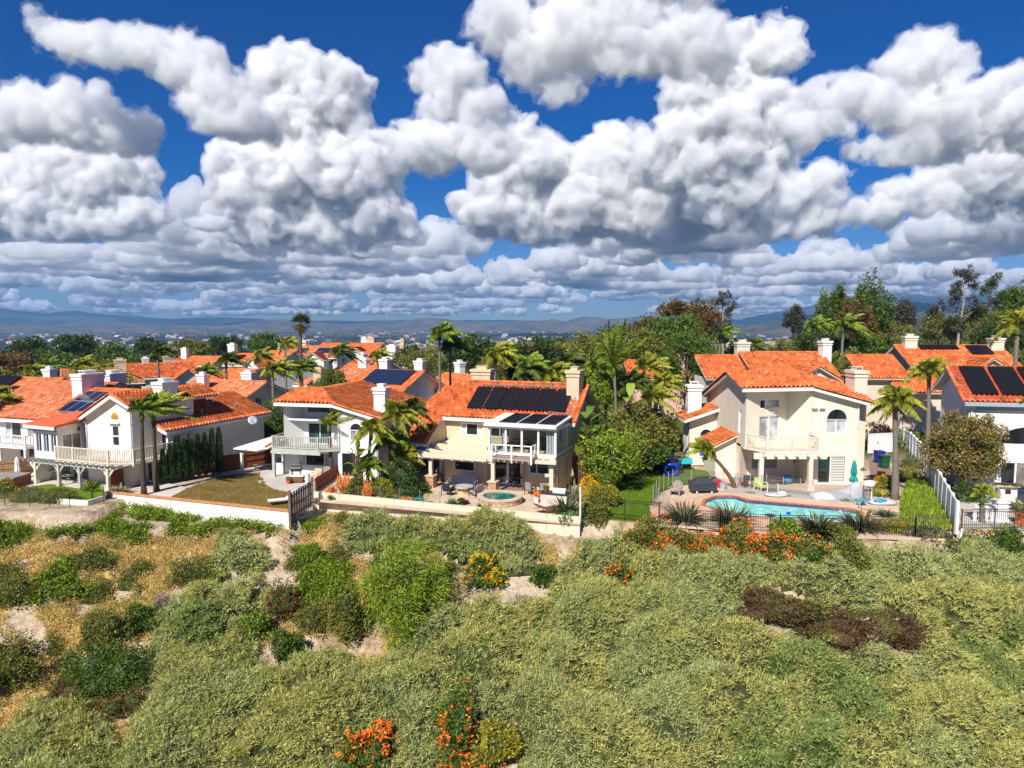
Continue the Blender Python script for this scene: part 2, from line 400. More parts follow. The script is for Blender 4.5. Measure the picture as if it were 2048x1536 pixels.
wood_mat('bark_grey', (0.27, 0.23, 0.19), (0.14, 0.11, 0.09), 'x'); wood_mat('bark_dark', (0.12, 0.085, 0.06), (0.05, 0.035, 0.025), 'n'); wood_mat('bark_pale', (0.48, 0.42, 0.36), (0.26, 0.21, 0.17), 'n'); wood_mat('bark_brown', (0.22, 0.12, 0.06), (0.10, 0.05, 0.03), 'n')
water_mat('pool_water', (0.13, 0.52, 0.47), (0.30, 0.72, 0.63), 1.6); water_mat('spa_water', (0.008, 0.10, 0.085), (0.03, 0.20, 0.17), 2.2); water_mat('lagoon_water', (0.008, 0.13, 0.15), (0.02, 0.25, 0.27), 1.6)
G1, G2, G3 = (0.040, 0.080, 0.012), (0.100, 0.170, 0.022), (0.210, 0.290, 0.045)
leaf_mat('leaf_green', [G1, G2, G3]); leaf_mat('leaf_bright', [(0.09, 0.15, 0.012), (0.22, 0.32, 0.022), (0.40, 0.50, 0.05)])
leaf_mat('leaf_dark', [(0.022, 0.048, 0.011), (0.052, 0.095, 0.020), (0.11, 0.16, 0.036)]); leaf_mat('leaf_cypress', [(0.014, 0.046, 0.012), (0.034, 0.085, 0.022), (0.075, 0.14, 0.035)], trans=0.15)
leaf_mat('leaf_sage', [(0.31, 0.345, 0.13), (0.49, 0.53, 0.21), (0.65, 0.68, 0.31)], patch=(0.53, 0.54, 0.18), trans=0.38, pscale=0.3)
leaf_mat('leaf_sage_gold', [(0.37, 0.37, 0.11), (0.55, 0.55, 0.18), (0.69, 0.67, 0.26)], trans=0.38); leaf_mat('leaf_sage_green', [(0.21, 0.28, 0.075), (0.34, 0.43, 0.13), (0.49, 0.56, 0.20)], trans=0.38)
leaf_mat('leaf_olive', [(0.08, 0.10, 0.016), (0.19, 0.21, 0.035), (0.33, 0.34, 0.07)], patch=(0.28, 0.25, 0.05)); leaf_mat('leaf_yellow', [(0.16, 0.16, 0.015), (0.32, 0.30, 0.03), (0.50, 0.44, 0.07)])
leaf_mat('leaf_iceplant', [(0.36, 0.25, 0.07), (0.62, 0.44, 0.13), (0.76, 0.58, 0.24)], patch=(0.42, 0.38, 0.08), trans=0.1, pscale=0.35); leaf_mat('leaf_brown', [(0.045, 0.026, 0.012), (0.10, 0.060, 0.026), (0.18, 0.115, 0.05)], patch=(0.15, 0.14, 0.03), trans=0.1, pscale=0.6)
leaf_mat('leaf_rust', [(0.07, 0.042, 0.014), (0.17, 0.10, 0.026), (0.27, 0.17, 0.05)]); leaf_mat('leaf_copper', [(0.07, 0.085, 0.014), (0.25, 0.19, 0.05), (0.52, 0.33, 0.16)], patch=(0.18, 0.20, 0.03), pscale=1.2)
leaf_mat('leaf_plum', [(0.025, 0.008, 0.010), (0.06, 0.018, 0.02), (0.13, 0.05, 0.04)]); leaf_mat('leaf_euc', [(0.030, 0.040, 0.026), (0.075, 0.085, 0.055), (0.16, 0.16, 0.11)], patch=(0.09, 0.055, 0.03))
leaf_mat('leaf_grey', [(0.14, 0.13, 0.12), (0.27, 0.25, 0.23), (0.40, 0.37, 0.33)], trans=0.05); leaf_mat('petal_orange', [(0.78, 0.10, 0.012), (0.92, 0.21, 0.02), (0.94, 0.34, 0.05)], trans=0.2); leaf_mat('petal_yellow', [(0.65, 0.38, 0.01), (0.80, 0.55, 0.03)], trans=0.2)
leaf_mat('palm_green', [(0.07, 0.12, 0.012), (0.17, 0.25, 0.022), (0.34, 0.42, 0.06)]); leaf_mat('palm_gold', [(0.13, 0.16, 0.012), (0.30, 0.33, 0.03), (0.54, 0.50, 0.07)]); leaf_mat('palm_dark', [(0.04, 0.07, 0.012), (0.09, 0.13, 0.02), (0.18, 0.22, 0.04)])
leaf_mat('palm_dead', [(0.16, 0.09, 0.03), (0.30, 0.18, 0.07)]); leaf_mat('leaf_succulent', [(0.05, 0.13, 0.035), (0.13, 0.26, 0.07), (0.28, 0.42, 0.16)], trans=0.1); leaf_mat('leaf_flax', [(0.06, 0.065, 0.03), (0.16, 0.16, 0.075), (0.36, 0.33, 0.20)], trans=0.1)
leaf_mat('leaf_strap', [(0.025, 0.045, 0.015), (0.065, 0.09, 0.028), (0.15, 0.17, 0.06)], trans=0.12); leaf_mat('lawn_blade', [(0.08, 0.15, 0.008), (0.15, 0.25, 0.012), (0.22, 0.32, 0.02)], trans=0.2)

# ------------------------------------------------------------------ mesh helpers
class MB:
    def __init__(s): s.v = []; s.f = []; s.m = []; s.uv = None
    def add(s, vs, fs, mi=0):
        n = len(s.v); s.v += [tuple(p) for p in vs]
        for f in fs: s.f.append([i + n for i in f]); s.m.append(mi)
        return s
    def box(s, x0, y0, z0, x1, y1, z1, mi=0):
        v = [(x0,y0,z0),(x1,y0,z0),(x1,y1,z0),(x0,y1,z0),(x0,y0,z1),(x1,y0,z1),(x1,y1,z1),(x0,y1,z1)]
        return s.add(v, [(0,3,2,1),(4,5,6,7),(0,1,5,4),(1,2,6,5),(2,3,7,6),(3,0,4,7)], mi)
    def bar(s, p, q, w, h=None, mi=0, up=Vector((0,0,1))):
        p, q = Vector(p), Vector(q); h = h or w
        d = (q - p); L = d.length
        if L < 1e-6: return s
        d.normalize(); r = d.cross(up)
        if r.length < 1e-4: r = Vector((1,0,0))
        r.normalize(); u = r.cross(d)
        v = []
        for c in (p, q):
            for a, b in ((-1,-1),(1,-1),(1,1),(-1,1)): v.append(c + r * (a * w / 2) + u * (b * h / 2))
        return s.add(v, [(0,1,2,3),(7,6,5,4),(0,4,5,1),(1,5,6,2),(2,6,7,3),(3,7,4,0)], mi)
    def tube(s, pts, rad, n=8, mi=0, cap=True):
        pts = [Vector(p) for p in pts]; vs = []; fs = []
        ref = Vector((0.31, 0.17, 0.93))
        for i, p in enumerate(pts):
            d = (pts[min(i+1, len(pts)-1)] - pts[max(i-1, 0)]).normalized()
            a = d.cross(ref)
            if a.length < 1e-3: a = d.cross(Vector((1,0,0)))
            a.normalize(); b = d.cross(a)
            r = rad[i] if hasattr(rad, '__len__') else rad
            for k in range(n):
                t = 2 * math.pi * k / n
                vs.append(p + a * (r * math.cos(t)) + b * (r * math.sin(t)))
        for i in range(len(pts) - 1):
            for k in range(n):
                k2 = (k + 1) % n
                fs.append((i*n+k, i*n+k2, (i+1)*n+k2, (i+1)*n+k))
        if cap: fs += [tuple(range(n-1, -1, -1)), tuple((len(pts)-1)*n + k for k in range(n))]
        return s.add(vs, fs, mi)
    def lathe(s, prof, c=(0,0,0), n=16, mi=0, sx=1.0, sy=1.0):
        vs = []; fs = []
        for r, z in prof:
            for k in range(n):
                t = 2 * math.pi * k / n
                vs.append((c[0] + r * sx * math.cos(t), c[1] + r * sy * math.sin(t), c[2] + z))
        for i in range(len(prof) - 1):
            for k in range(n):
                k2 = (k + 1) % n
                fs.append((i*n+k, i*n+k2, (i+1)*n+k2, (i+1)*n+k))
        fs += [tuple(range(n-1, -1, -1)), tuple((len(prof)-1)*n + k for k in range(n))]
        return s.add(vs, fs, mi)
    def prism(s, poly, z0, z1, mi=0, top=None, holes=()):
        loops = [list(poly)] + [list(h) for h in holes]
        tri = mgeo.tessellate_polygon([[Vector((p[0], p[1], 0)) for p in l] for l in loops])
        flat = [p for l in loops for p in l]; n = len(flat)
        vs = [(p[0], p[1], z0) for p in flat] + [(p[0], p[1], z1) for p in flat]
        fs = []
        for t in tri:
            a, b, c = [Vector((flat[i][0], flat[i][1])) for i in t]
            t = t if (b - a).cross(c - a) > 0 else (t[0], t[2], t[1])
            fs.append(tuple(i + n for i in t)); fs.append((t[0], t[2], t[1]))
        o = 0
        for l in loops:
            k = len(l)
            for i in range(k):
                j = (i + 1) % k
                fs.append((o+i, o+j, o+j+n, o+i+n))
            o += k
        return s.add(vs, fs, mi)
    def blob(s, c, r, n=10, mi=0, jit=0.0, seed=0, flat=False):
        rg = random.Random(seed); vs = []; fs = []
        m = n // 2 + 1
        for i in range(m + 1):
            th = math.pi * i / m
            for k in range(n):
                ph = 2 * math.pi * k / n
                j = 1 + (rg.random() - 0.5) * jit
                z = math.cos(th)
                if flat and z < 0: z *= 0.3
                vs.append((c[0] + r[0]*j*math.sin(th)*math.cos(ph), c[1] + r[1]*j*math.sin(th)*math.sin(ph), c[2] + r[2]*j*z))
        for i in range(m):
            for k in range(n):
                k2 = (k+1) % n
                fs.append((i*n+k, (i+1)*n+k, (i+1)*n+k2, i*n+k2))
        return s.add(vs, fs, mi)
    def mesh(s, name, mats, smooth=False):
        me = bpy.data.meshes.new(name); me.from_pydata(s.v, [], s.f)
        for m in (mats if isinstance(mats, (list, tuple)) else [mats]): me.materials.append(MATS[m] if isinstance(m, str) else m)
        if any(s.m): me.polygons.foreach_set('material_index', s.m)
        if smooth: me.polygons.foreach_set('use_smooth', [True] * len(me.polygons))
        me.update()
        return me
    def build(s, name, mats, parent=None, smooth=False, kind=None):
        o = bpy.data.objects.new(name, s.mesh(name, mats, smooth)); COL.objects.link(o)
        o.parent = parent
        if kind: o['kind'] = kind
        return o
def tag(o, label, cat, group=None):
    o['label'] = label; o['category'] = cat
    if group: o['group'] = group
    return o
def thing(name, label, cat, loc=(0,0,0), rz=0.0, group=None):
    o = bpy.data.objects.new(name, None); COL.objects.link(o)
    o.location = loc; o.rotation_euler = (0, 0, rz); o.empty_display_size = 0.3
    return tag(o, label, cat, group)
def copy_tree(o, loc, rz=None, label=None, parent=None):
    c = o.copy(); COL.objects.link(c); c.parent = parent
    if loc is not None: c.location = loc
    if rz is not None: c.rotation_euler = (0, 0, rz)
    if label: c['label'] = label
    for ch in o.children: copy_tree(ch, None, parent=c)
    return c
def np_object(name, V, F, mats, parent=None, smooth=False, mi=None, kind=None):
    me = bpy.data.meshes.new(name)
    V = np.asarray(V, dtype=np.float32); F = np.asarray(F, dtype=np.int32)
    k = F.shape[1]
    me.vertices.add(len(V)); me.vertices.foreach_set('co', V.ravel())
    me.loops.add(F.size); me.loops.foreach_set('vertex_index', F.ravel())
    me.polygons.add(len(F)); me.polygons.foreach_set('loop_start', np.arange(0, F.size, k, dtype=np.int32))
    for m in (mats if isinstance(mats, (list, tuple)) else [mats]): me.materials.append(MATS[m])
    if mi is not None: me.polygons.foreach_set('material_index', np.asarray(mi, dtype=np.int32))
    if smooth: me.polygons.foreach_set('use_smooth', np.ones(len(F), dtype=bool))
    me.update(calc_edges=True); me.validate()
    o = bpy.data.objects.new(name, me); COL.objects.link(o); o.parent = parent
    if kind: o['kind'] = kind
    return o
# ------------------------------------------------------------------ building helpers
def frame(o, rz):                # local axes of a thing, to go from the ground plan to it
    return Vector((math.cos(rz), math.sin(rz))), Vector((-math.sin(rz), math.cos(rz)))
def to_local(t, p):
    c, s = math.cos(-t.rotation_euler.z), math.sin(-t.rotation_euler.z)
    x, y = p[0] - t.location.x, p[1] - t.location.y
    return Vector((x*c - y*s, x*s + y*c, (p[2] if len(p) > 2 else 0) - t.location.z))
def wall(t, p0, p1, z0, za, zb, mat, ops=(), peak=None, depth=0.16, name='wall'):
    """a wall face from p0 to p1 (outside on the right hand), with real openings; za, zb: top at both ends; peak: (s, z)"""
    p0, p1 = Vector(p0[:2]), Vector(p1[:2]); d = p1 - p0; L = d.length; d /= L; n = Vector((d.y, -d.x))
    def top(s):
        if peak:
            return za + (peak[1]-za)*s/peak[0] if s <= peak[0] else peak[1] + (zb-peak[1])*(s-peak[0])/(L-peak[0])
        return za + (zb - za) * s / L
    ss = sorted({0.0, L, *([peak[0]] if peak else []), *[a for o in ops for a in (o['s0'], o['s1'])]})
    zs = sorted({z0, *[a for o in ops for a in (o['z0'], o['z1'])]})
    mb = MB(); P = lambda s, z, k=0.0: (p0.x + d.x*s - n.x*k, p0.y + d.y*s - n.y*k, z)
    for a, b in zip(ss, ss[1:]):
        m = (a + b) / 2
        for lo, hi in zip(zs, zs[1:]):
            if any(o['s0'] < m < o['s1'] and o['z0'] < (lo+hi)/2 < o['z1'] for o in ops): continue
            mb.add([P(a,lo), P(b,lo), P(b,hi), P(a,hi)], [(0,1,2,3)])
        mb.add([P(a,zs[-1]), P(b,zs[-1]), P(b,top(b)), P(a,top(a))], [(0,1,2,3)])
    for o in ops:
        a, b, lo, hi = o['s0'], o['s1'], o['z0'], o['z1']
        for q in ((P(a,lo),P(b,lo),P(b,lo,depth),P(a,lo,depth)), (P(a,hi),P(a,hi,depth),P(b,hi,depth),P(b,hi)), (P(a,lo),P(a,lo,depth),P(a,hi,depth),P(a,hi)), (P(b,lo),P(b,hi),P(b,hi,depth),P(b,lo,depth))):
            mb.add(q, [(0,1,2,3)])
    w = mb.build(name, mat, t)
    for o in ops: window(t, P, n, d, o, depth)
    return w
def window(t, P, n, d, o, depth):
    a, b, lo, hi = o['s0'], o['s1'], o['z0'], o['z1']
    fr = o.get('frame', 'frame_white'); fw = o.get('fw', 0.07); cols = o.get('cols', [0.5]); panes = o.get('panes', ['glass_dark'])
    nm = o.get('name', 'window')
    mb = MB()
    def fbar(s0, zz0, s1, zz1):
        v = [P(s0,zz0,depth*.15), P(s1,zz0,depth*.15), P(s1,zz1,depth*.15), P(s0,zz1,depth*.15), P(s0,zz0,depth*1.05), P(s1,zz0,depth*1.05), P(s1,zz1,depth*1.05), P(s0,zz1,depth*1.05)]
        mb.add(v, [(0,1,2,3),(4,7,6,5),(0,4,5,1),(1,5,6,2),(2,6,7,3),(3,7,4,0)])
    fbar(a, lo, b, lo+fw); fbar(a, hi-fw, b, hi); fbar(a, lo+fw, a+fw, hi-fw); fbar(b-fw, lo+fw, b, hi-fw)
    xs = [a+fw] + [a + (b-a)*c for c in cols] + [b-fw]
    for x in xs[1:-1]: fbar(x-fw*.45, lo+fw, x+fw*.45, hi-fw)
    for zz in o.get('rows', []): zc = lo + (hi-lo)*zz; fbar(a+fw, zc-fw*.4, b-fw, zc+fw*.4)
    w = mb.build(nm, fr, t)
    for i in range(len(xs) - 1):
        g = MB(); pm = panes[i % len(panes)]
        if pm == 'blinds':
            g.add([P(xs[i],lo+fw*.5,depth*.9), P(xs[i+1],lo+fw*.5,depth*.9), P(xs[i+1],hi-fw*.5,depth*.9), P(xs[i],hi-fw*.5,depth*.9)], [(0,1,2,3)]); g.build('pane', 'glass_dark', w)
            k = int((hi-lo) / 0.13)
            sl = MB()
            for j in range(k):
                zc = lo + fw + (hi-lo-2*fw) * (j+.5)/k
                sl.add([P(xs[i]+.04,zc-.035,depth*.45), P(xs[i+1]-.04,zc-.035,depth*.45), P(xs[i+1]-.04,zc+.035,depth*.8), P(xs[i]+.04,zc+.035,depth*.8)], [(0,1,2,3)])
            sl.build('shutter', 'blind_slat', w, kind='stuff')
        else:
            g.add([P(xs[i],lo+fw*.5,depth*.7), P(xs[i+1],lo+fw*.5,depth*.7), P(xs[i+1],hi-fw*.5,depth*.7), P(xs[i],hi-fw*.5,depth*.7)], [(0,1,2,3)]); g.build('pane', pm, w)
    if o.get('arch'):
        r = (b - a) / 2; am = MB(); pn = MB(); k = 12
        outer = [P(a+r-r*math.cos(math.pi*i/k), hi+.05+r*math.sin(math.pi*i/k), -.05) for i in range(k+1)]
        inner = [P(a+r-(r-.07)*math.cos(math.pi*i/k), hi+.05+(r-.07)*math.sin(math.pi*i/k), -.05) for i in range(k+1)]
        ob = [P(a+r-r*math.cos(math.pi*i/k), hi+.05+r*math.sin(math.pi*i/k), .01) for i in range(k+1)]
        am.add(outer+inner+ob, [(i,i+1,k+2+i,k+1+i) for i in range(k)] + [(i+1,i,2*k+2+i,2*k+3+i) for i in range(k)]); am.build('arch_frame', fr, w)
        pn.add([P(a+r-(r-.05)*math.cos(math.pi*i/k), hi+.05+(r-.05)*math.sin(math.pi*i/k), -.03) for i in range(k+1)], [tuple(range(k, -1, -1))])
        pn.build('pane', o['arch'], w)
def W(s0, z0, w, h, **k): return dict(s0=s0, s1=s0+w, z0=z0, z1=z0+h, **k)
def tile_roof(t, poly, mat='clay_tile', tw=0.33, cs=0.42, amp=0.15, seg=6, under='trim_cream', name='roof', lift=0.0):
    """barrel tiles over the convex polygon poly (first two points: the eave); every tile is modelled"""
    P = [Vector(p) for p in poly]
    e = (P[1] - P[0]).normalized(); nn = Vector((0,0,0))
    for i in range(2, len(P)): nn += (P[1]-P[0]).cross(P[i]-P[0])
    nn.normalize()
    if nn.z < 0: nn = -nn
    s = nn.cross(e).normalized()
    if s.z < 0: s = -s
    q = [((p-P[0]).dot(e), (p-P[0]).dot(s)) for p in P]
    a0, a1 = min(x for x, _ in q), max(x for x, _ in q); b0, b1 = min(y for _, y in q), max(y for _, y in q)
    nc = int(math.ceil((a1-a0)/tw)); nr = int(math.ceil((b1-b0)/cs))
    A = a0 + np.arange(nc*seg+1) * tw/seg
    ph = (np.arange(nc*seg+1) % seg) / seg
    h = np.where(ph < 0.62, np.sin(np.pi*ph/0.62)**0.8 * amp, -0.25*amp*np.sin(np.pi*(ph-0.62)/0.38))
    rows = []
    for r in range(nr): rows += [(b0+r*cs, 0.075, r), (b0+(r+1)*cs, 0.0, r)]
    bm = bmesh.new(); uvl = bm.loops.layers.uv.new('UVMap')
    grid = []
    for (b, up, r) in rows:
        grid.append([bm.verts.new(P[0] + e*float(a) + s*float(b) + nn*(float(hh)+up+0.06+lift)) for a, hh in zip(A, h)])
    for i in range(len(rows)-1):
        rr = rows[i][2]
        for k in range(nc*seg):
            f = bm.faces.new((grid[i][k], grid[i][k+1], grid[i+1][k+1], grid[i+1][k]))
            for lp in f.loops: lp[uvl].uv = (k//seg + 0.5, rr + 0.5)
            f.smooth = (i % 2 == 0)
    cen = sum(P, Vector()) / len(P)
    for i in range(len(P)):
        p, r = P[i], P[(i+1) % len(P)]
        no = (r-p).cross(nn).normalized()
        if no.dot(cen - p) > 0: no = -no
        bmesh.ops.bisect_plane(bm, geom=bm.verts[:]+bm.edges[:]+bm.faces[:], plane_co=p, plane_no=no, clear_outer=True, dist=1e-5)
    me = bpy.data.meshes.new(name); bm.to_mesh(me); bm.free(); me.materials.append(MATS[mat])
    o = bpy.data.objects.new(name, me); COL.objects.link(o); o.parent = t
    mb = MB(); k = len(P)
    mb.add([p + nn*(0.035+lift) for p in P] + [p - nn*(0.10-lift) for p in P], [tuple(range(k)), tuple(range(2*k-1, k-1, -1))] + [(i, i+k, (i+1)%k+k, (i+1)%k) for i in range(k)])
    mb.build('roof_deck', under, o)
    return o
def caps(t, p, q, mat='clay_tile', r=0.13, seg=0.42, roof=None):
    p, q = Vector(p), Vector(q); d = q-p; L = d.length; n = max(1, int(L/seg)); d.normalize()
    a = d.cross(Vector((0,0,1))).normalized(); u = a.cross(d); mb = MB(); uvs = []
    for i in range(n):
        A = p + d*(L*i/n); B = p + d*(L*(i+1)/n + 0.05)
        vs = []
        for c, rr in ((A, r*1.12), (B, r*0.9)):
            for k in range(6):
                th = math.pi*k/5
                vs.append(c + a*(rr*math.cos(th)) + u*(rr*0.85*math.sin(th)))
        mb.add(vs, [(k, k+1, k+7, k+6) for k in range(5)] + [tuple(range(5, -1, -1)), tuple(range(6, 12))])
        uvs += [i]*7
    o = mb.build('ridge_cap', mat, roof or t, kind='stuff')
    ul = o.data.uv_layers.new(name='UVMap')
    for pl, i in zip(o.data.polygons, uvs):
        for li in pl.loop_indices: ul.data[li].uv = (i*3.0+.5, 7.5)
    return o
def fascia(t, pts, mat='trim_white', w=0.05, h=0.22):
    mb = MB()
    for p, q in zip(pts, pts[1:]): mb.bar(p, q, w, h)
    return mb.build('fascia', mat, t)
def chimney(t, x, y, z0, z1, w=1.0, d=0.7, mat='chimney_cream', pot=True, slots=True):
    c = MB(); c.box(x-w/2, y-d/2, z0, x+w/2, y+d/2, z1-0.5); o = c.build('chimney', mat, t)
    k = MB(); k.box(x-w/2-.06, y-d/2-.06, z1-.5, x+w/2+.06, y+d/2+.06, z1-.36); k.box(x-w/2-.02, y-d/2-.02, z1-.36, x+w/2+.02, y+d/2+.02, z1-.22); k.box(x-w/2-.11, y-d/2-.11, z1-.22, x+w/2+.11, y+d/2+.11, z1)
    k.build('chimney_cap', mat, o)
    if pot:
        f = MB(); f.box(x-w*.27, y-d*.27, z1, x+w*.27, y+d*.27, z1+.24); f.box(x-w*.31, y-d*.31, z1+.24, x+w*.31, y+d*.31, z1+.29); f.build('flue', mat, o)
        if slots:
            g = MB()
            for i in range(4): xx = x-w*.27+.05+i*(w*.54-.1)/4; g.box(xx, y-d*.27-.012, z1+.05, xx+(w*.54-.1)/4-.03, y-d*.27+.02, z1+.2)
            g.build('flue_grille', 'metal_dark', o)
    return o
def railing(t, pts, z, h=0.95, mat='trim_white', step=0.14, post=0.12, balw=0.05, every=1.7, bottom=0.10):
    mb = MB(); bal = MB(); p_done = False
    for p, q in zip(pts, pts[1:]):
        p, q = Vector((*p[:2], z)), Vector((*q[:2], z)); L = (q-p).length; n = max(1, round(L/every)); d = (q-p)/L
        for i in range(1 if p_done else 0, n+1):
            c = p + d*(L*i/n); mb.bar(c, c+Vector((0,0,h+.06)), post, post)
        p_done = True
        mb.bar(p+Vector((0,0,h)), q+Vector((0,0,h)), 0.11, 0.06); mb.bar(p+Vector((0,0,bottom)), q+Vector((0,0,bottom)), 0.07, 0.07)
        k = int(L/step)
        for i in range(1, k): c = p + d*(L*i/k); bal.bar(c+Vector((0,0,bottom)), c+Vector((0,0,h)), balw, balw)
    o = mb.build('railing', mat, t); bal.build('baluster_row', mat, o, kind='stuff')
    return o
def post(t, x, y, z0, z1, w=0.2, mat='trim_cream', base=0.0, name='post'):
    mb = MB(); mb.box(x-w/2, y-w/2, z0, x+w/2, y+w/2, z1)
    if base: mb.box(x-w*.85, y-w*.85, z0, x+w*.85, y+w*.85, z0+base)
    return mb.build(name, mat, t)
def solid(name, poly, z0, z1, mat, kind='structure', holes=(), parent=None):
    mb = MB(); mb.prism([tuple(p[:2]) for p in poly], z0, z1, 0, holes=[[tuple(p[:2]) for p in h] for h in holes])
    return mb.build(name, mat, parent, kind=kind)
# ------------------------------------------------------------------ leaves
def unit(v): return v / np.maximum(np.linalg.norm(v, axis=-1, keepdims=True), 1e-9)
def leaf_quads(C, A, B):          # base points, length vectors, half width vectors: pointed leaves
    n = len(C); V = np.empty((n, 3, 3))
    V[:,0] = C + A*0.12 - B; V[:,1] = C + A*0.12 + B; V[:,2] = C + A
    return V.reshape(-1, 3), np.arange(3*n).reshape(-1, 3)
def join(parts):
    V = []; F = []; k = 0
    for v, f in parts: V.append(v); F.append(f + k); k += len(v)
    return np.concatenate(V), np.concatenate(F)
def rand_dirs(rg, n): return unit(rg.normal(size=(n, 3)))
def tuft_leaves(rg, C, N, L, Wd, spread=0.9, wind=(0.25, 0.05, 0.0), jit=0.35):
    """leaves springing from points C along normals N"""
    n = len(C); d = unit(N + rg.normal(size=(n, 3))*spread + np.array(wind))
    A = d * (L * (1 - jit + 2*jit*rg.random((n, 1))))
    b = unit(np.cross(d, rg.normal(size=(n, 3)))) * (Wd * (0.7 + 0.6*rg.random((n, 1))))
    return leaf_quads(C, A, b)
def crown(rg, c, rad, nclump, nleaf, L, Wd, clump=0.34, shell=0.55, low=-0.5, spread=1.0, wind=(0.3, 0.05, 0)):
    c, rad = np.array(c, float), np.array(rad, float)
    d = rand_dirs(rg, nclump*3); d = d[d[:,2] > low][:nclump]
    cc = d * (shell + (1-shell) * rg.random((len(d), 1)))
    cc = cc * (1.0 + 0.16*rg.normal(size=(len(d), 1)))
    cr = clump * (0.6 + 0.8*rg.random((len(d), 1)))
    k = np.repeat(np.arange(len(d)), nleaf)
    o = rand_dirs(rg, len(k)) * (rg.random((len(k), 1)) ** 0.4)
    p = cc[k] + o * cr[k]
    N = unit(p*0.5 + o)
    return tuft_leaves(rg, c + p*rad, N, L, Wd, spread, wind)
def feather_frond(rg, base, az, pitch, L, droop, wind, nl=22, ll=0.55, lw=0.03, fold=0.5):
    """a feather palm frond: base, heading, rise; returns leaflet quads and the rib path"""
    t = np.linspace(0, 1, 11)[:, None]
    h = np.array([math.cos(az), math.sin(az), 0.0])
    d0 = h*math.cos(pitch) + np.array([0, 0, math.sin(pitch)])
    path = np.array(base) + d0*L*t + np.array([0, 0, -1.0])*droop*L*t**2.2 + np.array(wind)*L*t**1.6
    tt = np.linspace(0.12, 0.995, nl)
    pos = np.stack([np.interp(tt, t[:,0], path[:,i]) for i in range(3)], 1)
    tan = unit(np.stack([np.gradient(pos[:,i]) for i in range(3)], 1))
    side = unit(np.cross(tan, np.array([0, 0, 1.0]) + 1e-3))
    up = np.cross(side, tan)
    ln = ll * np.sin(np.pi*np.clip(tt*0.86+0.13, 0, 1))**0.7
    Cs = []; As = []; Bs = []
    for sg in (-1, 1):
        dr = unit(side*sg + tan*0.55 - up*fold + np.array([0, 0, -0.25]) + np.array(wind)*0.9 + rg.normal(size=pos.shape)*0.13)
        Cs.append(pos); As.append(dr*(ln*(0.85+0.3*rg.random(nl)))[:, None]); Bs.append(tan*lw*(1.0 + 0*tt[:, None]) + up*lw*0.5)
    return leaf_quads(np.concatenate(Cs), np.concatenate(As), np.concatenate(Bs)), path
def palm(label, base, h, group=None, lean=(0,0), nf=16, L=2.0, wind=(0.3,0,0), mat='palm_green', r=0.14, bark='bark_grey', ll=0.5, seed=1, droop=0.55, spear=(0.1, 1.35), name='feather_palm', dead=0, bare=True, nl=22, lw=0.03, bulge=0.0):
    rg = np.random.default_rng(seed); b = Vector(base)
    t = thing(name, label, 'palm', b, 0, group)
    n = 9; pts = [Vector((lean[0]*(i/n)**1.5, lean[1]*(i/n)**1.5, -0.15 + (h+.15)*i/n)) for i in range(n+1)]
    tr = MB(); rad = [r*(1.35 - 0.5*min(1, i/n*1.6)) * (1+.04*((-1)**i)) for i in range(n+1)]; rad[0] *= 1.25
    tr.tube(pts, rad, 9); tr.build('trunk', bark, t, smooth=True)
    top = np.array(pts[-1])
    q = []; ribs = MB()
    nf = int(nf*1.5); nl = int(nl*1.35); lw = lw*1.35
    for i in range(nf):
        az = 2.4*i + rg.random()*0.5; pt = spear[0] + (spear[1]-spear[0])*((i+0.5)/nf)**0.8 if nf > 1 else 0.6
        pt += rg.normal()*0.08
        Lf = L*(0.85+0.3*rg.random()); k = math.cos(pt)
        (v, f), path = feather_frond(rg, top + np.array([0,0,0.05*i/nf]), az, pt, Lf, droop*(0.55+0.6*k), np.array(wind)*(0.7+0.6*rg.random()), nl, ll, lw)
        q.append((v, f)); ribs.tube([Vector(p) for p in path[::2]], [0.035, .03, .025, .02, .012, .006], 4)
    V, F = join(q); fr = np_object('fronds', V, F, mat, t); fr.name = 'crown'
    ribs.build('frond_rib', mat, fr, kind='stuff')
    if bare:
        cs = MB(); cs.tube([top - np.array([0,0,0.75]), top - np.array([0,0,.4]), top + np.array([0,0,0.1])], [r*0.95, r*1.25+bulge, r*0.8], 9); cs.build('crownshaft', 'leaf_green' if not dead else 'palm_dead', t, smooth=True)
    if dead:
        qq = []
        for i in range(dead):
            (v, f), _ = feather_frond(rg, top - np.array([0,0,.2]), rg.random()*6.28, -0.5, L*0.6, 0.5, np.array(wind)*.3, 12, ll*.7, lw)
            qq.append((v, f))
        V, F = join(qq); np_object('dead_fronds', V, F, 'palm_dead', t).name = 'skirt'
    return t
